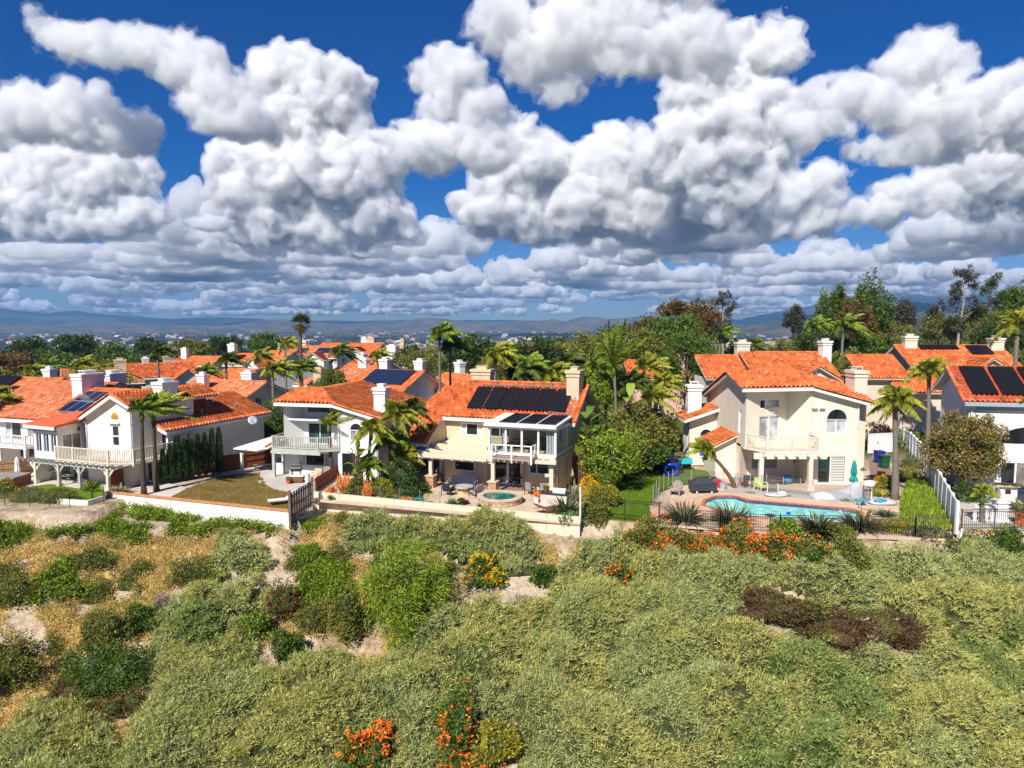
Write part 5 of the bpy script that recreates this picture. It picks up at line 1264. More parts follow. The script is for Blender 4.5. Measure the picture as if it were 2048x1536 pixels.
# ---- white house on the left with the long deck and panels on the roof
h1 = thing('house', 'white house with a long railed deck on posts and blue photovoltaic panels', 'house', (-36.2, 52.4, 0), A20)
WW = 'stucco_warm'
wall(h1, (3.0, 2.0), (7.7, 2.0), 0, 5.0, 6.15, WW, [W(2.6, 2.85, 0.82, 1.65, cols=[], rows=[0.48], panes=['glass_dark'], fw=.11)], peak=(3.2, 6.75))
am = MB(); k = 12; am.add([(6.03+.36*math.cos(math.pi*i/k), 1.965, 4.95+.5*math.sin(math.pi*i/k)) for i in range(k+1)], [tuple(range(k+1))[::-1]]); am.build('arched_pane', 'glass_amber', h1)
sl1 = MB(); sl1.box(5.5, 1.8, 4.62, 6.55, 2.0, 4.72); sl1.build('window_hood', 'trim_white', h1)
wall(h1, (7.7, 2.0), (7.7, 4.4), 0, 6.15, 5.1, WW); wall(h1, (7.7, 4.4), (8.6, 4.4), 0, 4.2, 4.0, WW, [W(.15, 2.3, .6, 1.3, cols=[], panes=['glass_dark'])])
wall(h1, (8.6, 4.4), (8.6, 15.4), 0, 4.0, 4.0, WW, [W(0.5, 2.15, 1.7, 1.3, cols=[0.5], panes=['glass_shade', 'glass_dark'])])
wall(h1, (8.6, 15.4), (-.5, 15.4), 0, 4.0, 4.6, WW)
# enclosed room on the deck
wall(h1, (-.1, .1), (2.4, .1), 1.95, 4.45, 4.45, WW, [W(0.2+i*.78, 2.45, .62, 1.45, cols=[0.5], panes=['glass_blue', 'glass_dark'], fw=.05) for i in range(3)])
hb = MB(); hb.box(-.12, .02, 4.05, 2.42, .09, 4.5); hb.build('head_panel', 'trim_blue', h1)
wall(h1, (2.4, .1), (2.4, 4.2), 1.95, 4.45, 4.6, WW, [W(.4, 2.1, 1.6, 1.7, cols=[0.5], panes=['glass_shade']), W(2.3, 2.0, .85, 1.95, cols=[], panes=['door_dark'], name='door')])
wall(h1, (2.4, 4.2), (3.0, 4.2), 1.95, 4.6, 4.9, WW); wall(h1, (3.0, 4.2), (3.0, 2.0), 1.95, 5.0, 5.0, WW); wall(h1, (-.1, 8), (-.1, .1), 0, 4.45, 4.45, WW)
rr1 = MB(); rr1.add([(-.5, -.35, 4.5), (2.75, -.35, 4.42), (2.95, 4.0, 4.95), (-.5, 4.0, 4.95), (-.5, -.35, 4.62), (2.75, -.35, 4.54), (2.95, 4.0, 5.07), (-.5, 4.0, 5.07)], [(3,2,1,0),(4,5,6,7),(0,1,5,4),(1,2,6,5),(2,3,7,6),(3,0,4,7)]); rr1.build('flat_roof', 'clay_tile_red', h1)
caps(h1, (2.85, -.35, 4.58), (3.0, 4.0, 5.1)); fascia(h1, [(-.5, -.37, 4.42), (2.75, -.37, 4.36)])
# roofs
tile_roof(h1, [(2.7, 10.5, 4.85), (2.7, 1.5, 4.85), (6.2, 1.5, 6.80), (6.2, 10.5, 6.80)])
tile_roof(h1, [(-3.9, 3.6, 4.2), (3.0, 3.6, 4.2), (3.0, 8.2, 6.35), (-3.9, 8.2, 6.35)]); tile_roof(h1, [(3.0, 13.0, 4.2), (-3.9, 13.0, 4.2), (-3.9, 8.2, 6.35), (3.0, 8.2, 6.35)]); caps(h1, (-3.9, 8.2, 6.46), (4.5, 8.2, 6.46)); caps(h1, (-3.9, 3.6, 4.3), (-3.9, 8.2, 6.46))
wall(h1, (-3.5, 4.0), (-.1, 4.0), 0, 4.2, 4.2, WW); wall(h1, (-3.5, 12.5), (-3.5, 4.0), 0, 4.2, 4.2, WW, peak=(4.3, 6.2))
tile_roof(h1, [(8.0, 1.5, 6.0), (8.0, 10.5, 6.0), (6.2, 10.5, 6.80), (6.2, 1.5, 6.80)]); caps(h1, (6.2, 1.5, 6.93), (6.2, 10.5, 6.93)); caps(h1, (2.7, 1.52, 4.96), (6.2, 1.52, 6.93)); caps(h1, (6.2, 1.52, 6.93), (8.0, 1.52, 6.12))
fascia(h1, [(2.7, 1.52, 4.74), (6.2, 1.52, 6.68), (8.0, 1.52, 5.88)])
tile_roof(h1, [(9.1, 3.8, 3.85), (9.1, 15.9, 3.85), (4.6, 15.9, 5.7), (4.6, 6.0, 5.7), (7.2, 3.8, 4.6)], 'clay_tile'); tile_roof(h1, [(-1, 15.9, 4.2), (-1, 8, 4.2), (4.6, 8, 5.68), (4.6, 15.9, 5.68)]); fascia(h1, [(9.12, 3.8, 3.74), (9.12, 15.9, 3.74)]); fascia(h1, [(7.2, 3.78, 4.5), (9.1, 3.78, 3.74)]); caps(h1, (9.1, 3.82, 3.96), (7.2, 3.82, 4.72))
wall(h1, (7.7, 4.4), (7.7, 8), 3.5, 6.0, 6.0, WW)
# photovoltaic panels on the slope that falls to the left, and a pair behind
s1 = (6.35-4.2)/4.6; n1 = Vector((0, -s1, 1)).normalized()
pan = MB(); pan.box(-.5, -.82, 0, .5, .82, .05); pf = pan.mesh('pv_frame', 'pv_frame')
cel = MB()
for i in range(6):
    for j in range(10): cel.box(-.465+i*.156, -.785+j*.157, .05, -.465+i*.156+.148, -.785+j*.157+.149, .058)
cel = cel.mesh('solar_cells', 'pv_blue')
for i in range(4):
    for j in range(2):
        if (i, j) == (3, 0): continue
        y = 5.15 + j*1.68*math.cos(math.atan(s1)); x = -2.6 + i*1.03
        o = bpy.data.objects.new('photovoltaic_panel', pf); COL.objects.link(o); o.parent = h1; o.location = Vector((x, y, 4.2+s1*(y-3.6))) + n1*.34; o.rotation_euler = (math.atan(s1), 0, 0)
        c = bpy.data.objects.new('solar_cell', cel); COL.objects.link(c); c.parent = o; c['kind'] = 'stuff'
chimney(h1, 7.3, 5.6, 5, 7.55, .95, 1.5, 'chimney_white', slots=False)
# deck, its posts, rails and the beams
dk = MB(); dk.prism([(2.45, -.2), (7.75, -.2), (9.3, .6), (9.3, 4.3), (2.45, 4.3)], 1.83, 1.97); dk.build('deck', 'trim_cream', h1)
railing(h1, [(2.5, -.15), (7.75, -.15), (9.25, .65), (9.25, 4.2)], 1.97, 1.05, 'trim_cream', every=1.75, step=.15)
bm_ = MB(); bm_.bar((-.3, .05, 1.70), (7.9, .05, 1.70), .16, .26)
for x in np.arange(-.2, 9.2, .55): bm_.box(x-.04, -.75, 1.84, x+.04, 2.0, 1.98)
bm_.build('deck_beam', 'trim_greygreen', h1)
for x, mt in ((0, 'trim_cream'), (2.45, 'trim_greygreen'), (4.6, 'trim_greygreen'), (7.4, 'trim_cream')):
    p = post(h1, x, .05, 0, 1.6, .2, mt, .18); kb = MB(); kb.bar((x-.55, .05, 1.6), (x-.05, .05, 1.05), .1, .12); kb.bar((x+.55, .05, 1.6), (x+.05, .05, 1.05), .1, .12); kb.build('knee_brace', mt, p)
wall(h1, (-.1, 3.2), (8.6, 3.2), 0, 1.9, 1.9, WW, [W(1.9, .1, 1.3, 1.75, cols=[0.5], panes=['glass_dark'], name='patio_door'), W(4.4, .65, 1.7, .85, panes=['glass_dark']), W(7.0, .1, 1.3, 1.7, panes=['glass_dark'], name='patio_door')])
dsh = thing('satellite_dish', 'grey satellite dish on the long white side wall by the eave', 'satellite dish', (-22.9+.25, 60.5, 3.5))
m = MB(); m.lathe([(.0, .12), (.2, .14), (.42, .22), (.43, .25), (.2, .17), (.0, .15)], (0, 0, 0), 14); d_ = m.build('dish', 'plastic_grey', dsh, smooth=True); d_.rotation_euler = (RAD(55), 0, RAD(35)); d_.location = (.1, -.2, .15)
m = MB(); m.bar((-.25, 0, -.1), (.1, -.1, .2), .06); m.bar((.1, -.35, .3), (.35, -.75, .2), .035); m.build('arm', 'metal_grey', dsh)

# ---- house at the far left with a white balcony
h0 = thing('house', 'house cut by the left edge with a white balcony and broad orange roof', 'house', (-44.5, 60.5, 0), A20)
wall(h0, (-3, 0), (6.0, 0), 0, 4.0, 4.0, WW, [W(3.4, 2.1, 2.0, 1.7, cols=[0.4], panes=['glass_curtain', 'glass_dark'], name='patio_door'), W(6.1, 2.5, .9, 1.2, panes=['glass_curtain'], cols=[]), W(5.0, .6, 2.2, .9, panes=['glass_dark'])])
wall(h0, (6.0, 0), (6.0, 12), 0, 4.0, 4.0, WW); wall(h0, (-3, 12), (-3, 0), 0, 4, 4, WW)
tile_roof(h0, [(-4, -.6, 3.95), (6.6, -.6, 3.95), (6.6, 6.3, 6.55), (-4, 6.3, 6.55)], 'clay_tile_weathered'); tile_roof(h0, [(6.6, 13, 3.95), (-4, 13, 3.95), (-4, 6.3, 6.55), (6.6, 6.3, 6.55)], 'clay_tile_weathered'); caps(h0, (-4, 6.3, 6.66), (6.6, 6.3, 6.66), 'clay_tile_weathered'); fascia(h0, [(-4, -.62, 3.85), (6.6, -.62, 3.85)])
g0 = MB(); g0.add([(6.0, 0, 4.0), (6.0, 12, 4.0), (6.0, 6.3, 6.4)], [(0, 1, 2)]); g0.build('gable', WW, h0)
chimney(h0, 6.35, 3.4, 0, 7.75, 1.2, 2.2, 'chimney_white'); chimney(h0, 2.1, 9.5, 4, 7.3, 1.3, 1.8, 'chimney_white', slots=False)
bd = MB(); bd.box(-3, -1.9, 1.8, 5.6, 0, 1.95); bd.build('balcony_deck', 'trim_white', h0); railing(h0, [(-2.9, -1.85), (2.4, -1.85), (5.5, -1.85), (5.5, -.1)], 1.95, .95, 'trim_white', step=.2, balw=.05)
for x in (-2.5, 2.4, 5.4): post(h0, x, -1.8, 0, 1.8, .2, 'trim_white')

# ---- white house at the right edge
A10 = -RAD(12)
h5 = thing('house', 'white house at the right edge with a wide archway and black roof mats', 'house', (33.0, 50.2, 0), A10)
wall(h5, (0, 5.2), (0, 0), 0, 7.05, 6.55, WH, peak=(2.4, 8.6)); wall(h5, (0, 0), (9, 0), 0, 6.55, 6.55, WH, [W(2.2, .1, 4.6, 2.15, cols=[.22, .42, .8], panes=['glass_dark', 'glass_shade', 'glass_dark'], fw=.12, name='patio_door')])
ah = MB(); k = 14; pts = [(2.1, 3.55), (2.1, 4.0)] + [(4.4-2.3*math.cos(math.pi*i/k), 4.0+.85*math.sin(math.pi*i/k)) for i in range(1, k)] + [(6.7, 4.0), (6.7, 3.55)]
ah.add([(x, -.025, z) for x, z in pts], [tuple(range(len(pts)))[::-1]]); ah.build('arched_opening', 'glass_dark', h5)
at = MB()
for a, b in zip(pts, pts[1:]): at.bar((a[0], -.04, a[1]), (b[0], -.04, b[1]), .14, .09)
at.build('arch_trim', 'stucco_white', h5); bl = MB(); bl.box(.45, -.03, 5.9, 9, -.004, 6.5); bl.build('frieze', 'trim_blue', h5)
wall(h5, (9, 0), (9, 5.2), 0, 6.5, 6.5, WH); wall(h5, (9, 5.2), (0, 5.2), 0, 6.5, 7.0, WH)
tile_roof(h5, [(-.5, -.55, 6.45), (9.6, -.55, 6.45), (9.6, 3.0, 8.75), (-.5, 3.0, 8.75)], 'clay_tile_red'); tile_roof(h5, [(9.6, 5.8, 6.9), (-.5, 5.8, 6.9), (-.5, 3.0, 8.75), (9.6, 3.0, 8.75)], 'clay_tile_red'); caps(h5, (-.5, 3.0, 8.85), (9.6, 3.0, 8.85), 'clay_tile_red'); caps(h5, (-.5, -.55, 6.56), (-.5, 3.0, 8.85), 'clay_tile'); fascia(h5, [(-.47, 5.8, 6.78), (-.47, 3.0, 8.62), (-.47, -.55, 6.33)], 'trim_blue'); fascia(h5, [(-.5, -.53, 6.34), (9.6, -.53, 6.34)], 'trim_blue')
s5 = (8.75-6.45)/3.55; n5 = Vector((0, -s5, 1)).normalized()
for i in range(4):
    x0 = .15+i*1.95; mb = MB(); c = [Vector((x0, y, 6.45+s5*(y+.55))) for y in (.05, 2.8)]; c = [c[0], c[0]+Vector((1.65, 0, 0)), c[1]+Vector((1.65, 0, 0)), c[1]]
    mb.add([p+n5*.30 for p in c]+[p+n5*.36 for p in c], [(3,2,1,0),(4,5,6,7),(0,1,5,4),(1,2,6,5),(2,3,7,6),(3,0,4,7)]); mb.build('solar_collector', 'solar_black', h5)

# rainwater pipes, roof vents and wall lamps: small fittings of the near houses
def downpipe(t, x, y, z0, z1, mat='trim_white'):
    m = MB(); m.tube([(x, y, z0), (x, y, z1-.25), (x, y-.18, z1)], .045, 8); p = m.build('downpipe', mat, t)
    b = MB()
    for f in (.25, .7): z = z0+(z1-z0)*f; b.box(x-.07, y-.06, z-.02, x+.07, y+.06, z+.02)
    b.build('bracket', mat, p)
def roof_vent(t, x, y, z, mat='metal_grey'):
    m = MB(); m.tube([(x, y, z-.1), (x, y, z+.38)], .06, 8); m.lathe([(.1, .36), (.1, .4), (.02, .46)], (x, y, z), 8); m.build('roof_vent', mat, t)
downpipe(h4, R4-.12, F4-.07, .05, 6.2, 'trim_cream'); downpipe(h4, 22.35, F4-.07, 3.0, 7.1, 'trim_cream'); downpipe(h1, 7.62, 1.93, 2.0, 5.8); downpipe(h1, 3.1, 1.93, 2.0, 4.7); downpipe(h2, 8.2, -.57, .05, 4.6); downpipe(h2, 5.0, -.57, 2.4, 5.6); downpipe(h3, 11.65, U-.07, 2.9, 4.5, 'trim_cream'); downpipe(h5, .15, -.07, .05, 6.3)
for t_, x, y, z in ((h4, 24.6, 54.2, 7.35), (h4, 19.2, 54.4, 8.1), (h4, 24.0, 55.0, 7.85), (h1, 7.6, 9.0, 4.55), (h1, 6.4, 11.5, 5.05), (h1, 7.4, 13.2, 4.6), (h2, 5.6, 5.0, 5.65), (h2, 6.8, 7.5, 5.35), (h3, 4.4, 5.8, 7.0), (h3, 9.2, 5.7, 6.95), (h0, 1.0, 3.0, 5.4), (h0, -1.6, 1.2, 4.7), (h0, 3.4, 4.6, 6.0)): roof_vent(t_, x, y, z)
for t_, x, y, z in ((h1, 2.45, 1.9, 4.1), (h3, 2.52, -.5, 2.2), (h2, 4.75, .95, 4.0)):
    m = MB(); m.box(x-.06, y-.12, z, x+.06, y, z+.06); m.lathe([(.05, -.2), (.09, -.05), (.06, .0)], (x, y-.08, z), 8); m.build('wall_lamp', 'metal_dark', t_)
# ------------------------------------------------------------------ gardens: paving, walls, pools
def GP(*pts): return [HP(*p) for p in pts]
def sheet(name, pts, mat, z=0.0, holes=(), th=0.12): return solid(name, pts, z-th, z, mat, 'structure', holes)
sheet('patio', GP((1330,1003),(1395,996),(1432,988),(1470,987),(1500,994),(1700,1012),(1745,1024),(1740,1056),(1690,1062),(1560,1053),(1480,1047),(1425,1040),(1390,1030),(1310,1040),(1300,1020)), 'patio_pink', 0.008, [POOL4])
sheet('patio', GP((1330,1004),(1310,1000),(1345,975),(1420,962),(1440,945),(1480,940),(1760,940),(1800,985),(1800,1022),(1702,1011),(1500,993),(1470,986),(1432,987),(1395,995)), 'patio_tan', 0.004)
sheet('path', GP((1735,905),(1775,905),(1790,985),(1745,985)), 'patio_dark', 0.01)
sheet('lawn', GP((1190,1036),(1305,1046),(1298,1010),(1318,985),(1350,972),(1425,961),(1440,944),(1320,930),(1240,925),(1225,960)), 'lawn_blade', 0.006)
sheet('gravel', GP((1440,985),(1505,988),(1700,1006),(1770,1012),(1790,996),(1700,990),(1560,978),(1450,978)), 'gravel_grey', 0.012)
sheet('planting_bed', GP((1320,1040),(1392,1031),(1425,1041),(1480,1048),(1690,1063),(1745,1058),(1890,1078),(1720,1074),(1560,1066),(1322,1050)), 'patio_tan', 0.014)
POOLW = solid('pool_water', POOL4, -0.3, -0.17, 'pool_water', 'structure')
def lip(name, poly, w, z0, z1, mat, n_each=0.24, cat=None):
    """a coping of single bricks round a pool edge"""
    P = [Vector((*p, 0)) for p in poly]; me = MB(); me.box(-.105, -.0, -.0, .105, w, .05); me = me.mesh('coping_brick', mat)
    root = MB(); 
    for a, b in zip(P, P[1:]+P[:1]): root.add([(a.x, a.y, -.6), (b.x, b.y, -.6), (b.x, b.y, z0+.02), (a.x, a.y, z0+.02)], [(0,1,2,3)])
    r = root.build(name, cat, None, kind='structure')
    area = sum(a.x*b.y-b.x*a.y for a, b in zip(P, P[1:]+P[:1]))
    for a, b in zip(P, P[1:]+P[:1]):
        L = (b-a).length; n = max(1, int(L/n_each)); d = (b-a)/L; ang = math.atan2(d.y, d.x) + (math.pi if area > 0 else 0)
        for i in range(n):
            o = bpy.data.objects.new('brick', me); COL.objects.link(o); o.parent = r; o.location = a + d*(L*(i+.5)/n) + Vector((0, 0, z0)); o.rotation_euler = (0, 0, ang); o.scale = (L/n/.235, 1, 1)
    return r
plain('tile_band', (0.02, 0.05, 0.20), 0.2, 0.3, 9.0)
lip('pool_edge', POOL4, .22, 0.010, .06, 'brick_red', .30, 'tile_band')
# lot with the spa
sheet('patio', GP((628,1000),(690,960),(760,960),(850,945),(1120,960),(1160,985),(1160,1047),(640,1001)), 'patio_tan', 0.006, [LAGOON3])
sheet('patio', GP((930,965),(1120,968),(1160,985),(1090,985),(960,978)), 'patio_dark', 0.012)
solid('pool_water', LAGOON3, -.25, -.12, 'lagoon_water')
lip('pool_edge', LAGOON3, .3, .012, .06, 'stone_tan', .5, 'tile_band')
sheet('lawn', GP((70,972),(100,968),(150,976),(208,978),(208,1000),(150,996),(110,986)), 'lawn_blade', 0.010)
sheet('patio', GP((20,950),(90,935),(300,940),(225,965),(210,985),(130,975),(75,972),(20,975)), 'patio_pale', 0.006)
sheet('patio', GP((215,985),(330,965),(372,975),(370,990),(330,999),(290,996),(230,990)), 'patio_pale', 0.010)
def dry_lawn():
    m, t, b = new_mat('dry_lawn'); p = gpos(t)
    c = mixc(t, noise(t, p, 0.6, 6.0, 0.65).smooth(0.35, 0.65), (0.20, 0.135, 0.03), (0.34, 0.23, 0.06)); c = mixc(t, noise(t, p, 0.9, 5.0, 0.7).smooth(0.52, 0.7), c, (0.14, 0.13, 0.025)); c = mixc(t, noise(t, p, 14.0, 3.0, 0.7).smooth(0.5, 0.8)*.5, c, (0.42, 0.31, 0.12))
    t.links.new(c.s, b.inputs['Base Color']); b.inputs['Roughness'].default_value = 0.95; bump(t, b, noise(t, p, 30.0, 4.0, 0.7), 0.8, 0.05)
dry_lawn()
LAWN1 = GP((325,1003),(372,978),(445,952),(520,945),(520,962),(545,978),(578,985),(580,1018),(500,1022))
sheet('lawn', LAWN1, 'dry_lawn', 0.012)
sheet('path', GP((515,945),(520,962),(545,978),(580,986),(628,998),(690,958),(690,930),(560,930),(450,925),(440,950)), 'concrete', 0.008)
sheet('patio', GP((1925,1058),(1915,1000),(1990,985),(2100,985),(2200,1060)), 'concrete', .004)
def blades(name, poly, z, n, L, w, mat, seed, label):
    rg = np.random.default_rng(seed); P = np.array(poly); C = rg.uniform(P.min(0), P.max(0), (n*3, 2)); C = C[in_poly(C[:,0], C[:,1], poly)][:n]
    V, F = tuft_leaves(rg, np.c_[C, np.full(len(C), z)], np.tile([[0,0,1.0]], (len(C), 1)), L, w, .45); o = np_object(name, V, F, mat, kind='stuff'); o['label'] = label; o['category'] = 'grass'
leaf_mat('dry_blade', [(0.20, 0.13, 0.03), (0.34, 0.24, 0.07), (0.16, 0.15, 0.03)])
blades('grass', LAWN1, .01, 26000, .10, .010, 'dry_blade', 5, 'short straw coloured grass of the dry lawn')
blades('grass', GP((1190,1036),(1305,1046),(1298,1010),(1318,985),(1350,972),(1425,961),(1440,944),(1320,930),(1240,925),(1225,960)), .0, 22000, .09, .011, 'lawn_blade', 6, 'short bright green grass of the lawn beside the pool')
# garden walls
def garden_wall(label, a, b, ztop, zbot, mat, cap=None, th=.22, n=8):
    t = thing('garden_wall', label, 'wall', (a[0], a[1], 0)); A, B = Vector((0, 0, 0)), Vector((b[0]-a[0], b[1]-a[1], 0)); d = (B-A).normalized(); s = Vector((-d.y, d.x, 0))
    for i in range(n):
        p, q = A.lerp(B, i/n), A.lerp(B, (i+1)/n); m = MB(); g = .012*d; k = .004*(i % 2)
        m.add([p+g+s*k, q-g+s*k, q-g+s*th, p+g+s*th], []); v = [p+g+s*k, q-g+s*k, q-g+s*th, p+g+s*th]; m = MB()
        m.add([x+Vector((0,0,zbot)) for x in v]+[x+Vector((0,0,ztop)) for x in v], [(3,2,1,0),(4,5,6,7),(0,1,5,4),(1,2,6,5),(2,3,7,6),(3,0,4,7)]); m.build('wall_panel', mat, t)
    if cap:
        L = (B-A).length; k = int(L/.42); me = MB(); me.box(-.2, -.17, 0, .2, .17, .07); me = me.mesh('coping_tile', cap)
        for i in range(k):
            o = bpy.data.objects.new('coping_tile', me); COL.objects.link(o); o.parent = t; o.location = A.lerp(B, (i+.5)/k) + s*.1 + Vector((0,0,ztop)); o.rotation_euler = (0, 0, math.atan2(d.y, d.x))
    return t
garden_wall('long white garden wall capped with orange tiles below the dry lawn', HP(212,984,.3), HP(578,1022,.3), .26, -1.5, 'wall_white', 'coping_clay')
garden_wall('long cream retaining wall below the patio with the round spa', HP(626,984,.35), HP(1160,1035,.35), .35, -1.6, 'wall_cream', None, n=9)
def board_fence(label, pts, h, mat, bw=.15, group=None, rails=True, gap=.012, top=0.0, z=0.0, name='wooden_fence'):
    t = thing(name, label, 'fence', (pts[0][0], pts[0][1], z), 0, group); me = MB(); me.box(-bw/2+gap/2, -.012, 0, bw/2-gap/2, .012, h); me = me.mesh('board', mat); rr = random.Random(3)
    for a, b in zip(pts, pts[1:]):
        a, b = Vector((a[0]-pts[0][0], a[1]-pts[0][1], 0)), Vector((b[0]-pts[0][0], b[1]-pts[0][1], 0)); L = (b-a).length; n = max(1, int(L/bw)); ang = math.atan2(b.y-a.y, b.x-a.x)
        for i in range(n):
            o = bpy.data.objects.new('board', me); COL.objects.link(o); o.parent = t; o.location = a.lerp(b, (i+.5)/n); o.rotation_euler = (0, 0, ang); o.scale = (L/n/bw, 1, 1+rr.uniform(-.015, .015))
        if rails:
            m = MB(); s = Vector((math.sin(ang), -math.cos(ang), 0))*.045
            for zz in (h*.14, h*.5, h*.86): m.bar(a+s+Vector((0,0,zz)), b+s+Vector((0,0,zz)), .04, .09)
            m.build('rail', mat, t)
    return t
board_fence('dark reddish board fence running behind the cypress row', [HP(214,976), HP(310,956), HP(447,944)], 1.45, 'fence_red', .2)
board_fence('orange brown board fence below the white carport roof', [HP(444,944), HP(565,925)], 1.35, 'fence_red', .2)
board_fence('pale tan board fence beside the hot tub at the left edge', [HP(-60,958), HP(40,950), HP(80,938)], 1.25, 'fence_tan', .16); board_fence('sunlit tan board fence behind the deck posts', [HP(82,932), HP(135,930)], 1.2, 'fence_tan', .16)
board_fence('dark brown board fence leading back from the weathered gate', [HP(630,984), HP(685,948)], 1.0, 'fence_red', .2)
gt = board_fence('weathered grey brown wooden gate between the two garden walls', [HP(582,1030), HP(623,1002)], 1.75, 'wood_old', .36, gap=.09, name='wooden_gate'); gt['category'] = 'gate'; gt.location.z = -.35
for p in (HP(580,1031), HP(625,1000)): m = MB(); q = (p[0]-gt.location.x, p[1]-gt.location.y); m.box(q[0]-.07, q[1]-.07, -.4, q[0]+.07, q[1]+.07, 1.95); m.build('gate_post', 'wood_old', gt)
def post_thing(label, p, h, w, mat, name='post'): t = thing(name, label, 'post', (*p, 0)); m = MB(); m.box(-w/2, -w/2, 0, w/2, w/2, h); m.build('shaft', mat, t); m = MB(); m.lathe([(w*.75, 0), (w*.75, .04), (.02, .12)], (0, 0, h), 4); m.build('cap', mat, t); return t
post_thing('tall white post standing behind the weathered gate', HP(615,990), 1.5, .22, 'trim_white'); post_thing('slim white post at the end of the cream wall', HP(1160,1045), 2.1, .1, 'trim_cream')
def slat_fence(label, a, b, h, mat):
    t = thing('slat_fence', label, 'fence', (a[0], a[1], 0)); B = Vector((b[0]-a[0], b[1]-a[1], 0)); n = int(h/.16)
    for i in range(n): m = MB(); z = Vector((0, 0, .1+i*.16)); m.bar(z, B+z, .03, .13); m.build('slat', mat, t)
    for f in (0, .5, 1): m = MB(); m.bar(B*f, B*f+Vector((0,0,h+.1)), .1); m.build('post', mat, t)
slat_fence('dark red horizontal slat fence beside the closed beige umbrella', HP(1120,968), HP(1168,960), 2.0, 'wood_slat'); slat_fence('dark reddish screen at the left end of the beige house', HP(832,962), HP(848,958), 2.2, 'wood_slat')
# iron fences
def iron_fence(label, pts, h, mat='iron_black', step=.125, z=0.0, r=.009):
    t = thing('iron_fence', label, 'fence', (pts[0][0], pts[0][1], z)); o = Vector((pts[0][0], pts[0][1], 0)); bars = MB()
    for a, b in zip(pts, pts[1:]):
        a, b = Vector((*a, 0))-o, Vector((*b, 0))-o; L = (b-a).length; k = max(1, round(L/2.2))
        for i in range(k+1): m = MB(); c = a.lerp(b, i/k); m.bar(c+Vector((0,0,-.3)), c+Vector((0,0,h+.08)), .05); m.build('post', mat, t)
        m = MB()
        for zz in (.12, h-.14, h): m.bar(a+Vector((0,0,zz)), b+Vector((0,0,zz)), .03, .03)
        m.build('rail', mat, t)
        n = int(L/step)
        for i in range(n): c = a.lerp(b, (i+.5)/n); bars.bar(c+Vector((0,0,.05)), c+Vector((0,0,h)), .017)
    bars.build('picket_row', mat, t, kind='stuff')
    return t
iron_fence('black iron picket fence below the green lawn', [HP(1183,1034), HP(1318,1047)], 1.25)
iron_fence('long rusty iron picket fence between the pool and the flowering hedge', [HP(1318,1047), HP(1440,1060), HP(1560,1066), HP(1720,1068), HP(1830,1074)], 1.05, 'iron_rust')
iron_fence('short sloping iron fence in front of the leafy bank', [HP(1830,1074), HP(1905,1076)], 1.25, 'iron_rust'); iron_fence('iron picket fence in front of the white balustrade', [HP(1922,1060), HP(2120,1056)], 1.2, 'iron_rust')
# net fence round the pool
def net_fence(label, pts, h, mat, pole, name='pool_fence', step=1.1, tint=None):
    t = thing(name, label, 'fence', (pts[0][0], pts[0][1], 0)); o = Vector((pts[0][0], pts[0][1], 0))
    for a, b in zip(pts, pts[1:]):
        a, b = Vector((*a, 0))-o, Vector((*b, 0))-o; L = (b-a).length; k = max(1, round(L/step))
        for i in range(k):
            p, q = a.lerp(b, i/k), a.lerp(b, (i+1)/k); m = MB(); m.tube([p, p+Vector((0,0,h+.05))], .022, 6); m.build('pole', pole, t)
            m = MB(); m.add([p+Vector((0,0,.06)), q+Vector((0,0,.06)), q+Vector((0,0,h)), p+Vector((0,0,h))], [(0,1,2,3)]); m.build('panel', mat, t)
    m = MB(); c = Vector((*pts[-1], 0))-o; m.tube([c, c+Vector((0,0,h+.05))], .022, 6); m.build('pole', pole, t)
    return t
net_fence('see-through dark net fence on grey poles along the pool', [HP(1338,1028), HP(1306,1003), HP(1318,985), HP(1345,970), HP(1420,972), HP(1500,978), HP(1600,990), HP(1700,1004), HP(1735,1012)], 1.15, 'pool_net', 'aluminium')
net_fence('clear glass fence standing on the cream retaining wall', [HP(632,984,.3), HP(760,994,.3), HP(880,1006,.3)], 1.0, 'glass_clear', 'metal_grey', 'glass_fence', 1.7); net_fence('glass fence with black posts at the lower left corner', [HP(-40,1010), HP(60,1013), HP(140,1018), HP(208,1006)], 1.15, 'glass_clear', 'metal_dark', 'glass_fence', 1.6)
# white vinyl fence stepping back beside the leafy bank
vf = [HP(1912,1068), HP(1878,1000), HP(1845,935), HP(1820,905), HP(1795,890)]
t = thing('vinyl_fence', 'white vinyl panel fence stepping back along the leafy bank', 'fence', (*vf[0], 0)); o0 = Vector((*vf[0], 0))
for a, b in zip(vf, vf[1:]):
    a, b = Vector((*a, 0))-o0, Vector((*b, 0))-o0; L = (b-a).length; k = max(1, round(L/2.0))
    for i in range(k):
        p, q = a.lerp(b, i/k), a.lerp(b, (i+1)/k); h = 1.85
        m = MB(); m.bar(p+Vector((0,0,h/2)), q+Vector((0,0,h/2)), .05, h-.1); m.bar(p+Vector((0,0,h-.06)), q+Vector((0,0,h-.06)), .09, .12); m.build('panel', 'vinyl_white', t)
        m = MB(); m.box(p.x-.08, p.y-.08, 0, p.x+.08, p.y+.08, h+.06); m.lathe([(.13, 0), (.02, .08)], (p.x, p.y, h+.06), 4); m.build('post', 'vinyl_white', t)
t = thing('vinyl_gate', 'white vinyl gate between the cream house and the bins', 'gate', (*HP(1735,908), 0)); b = Vector((*HP(1790,905), 0)) - t.location
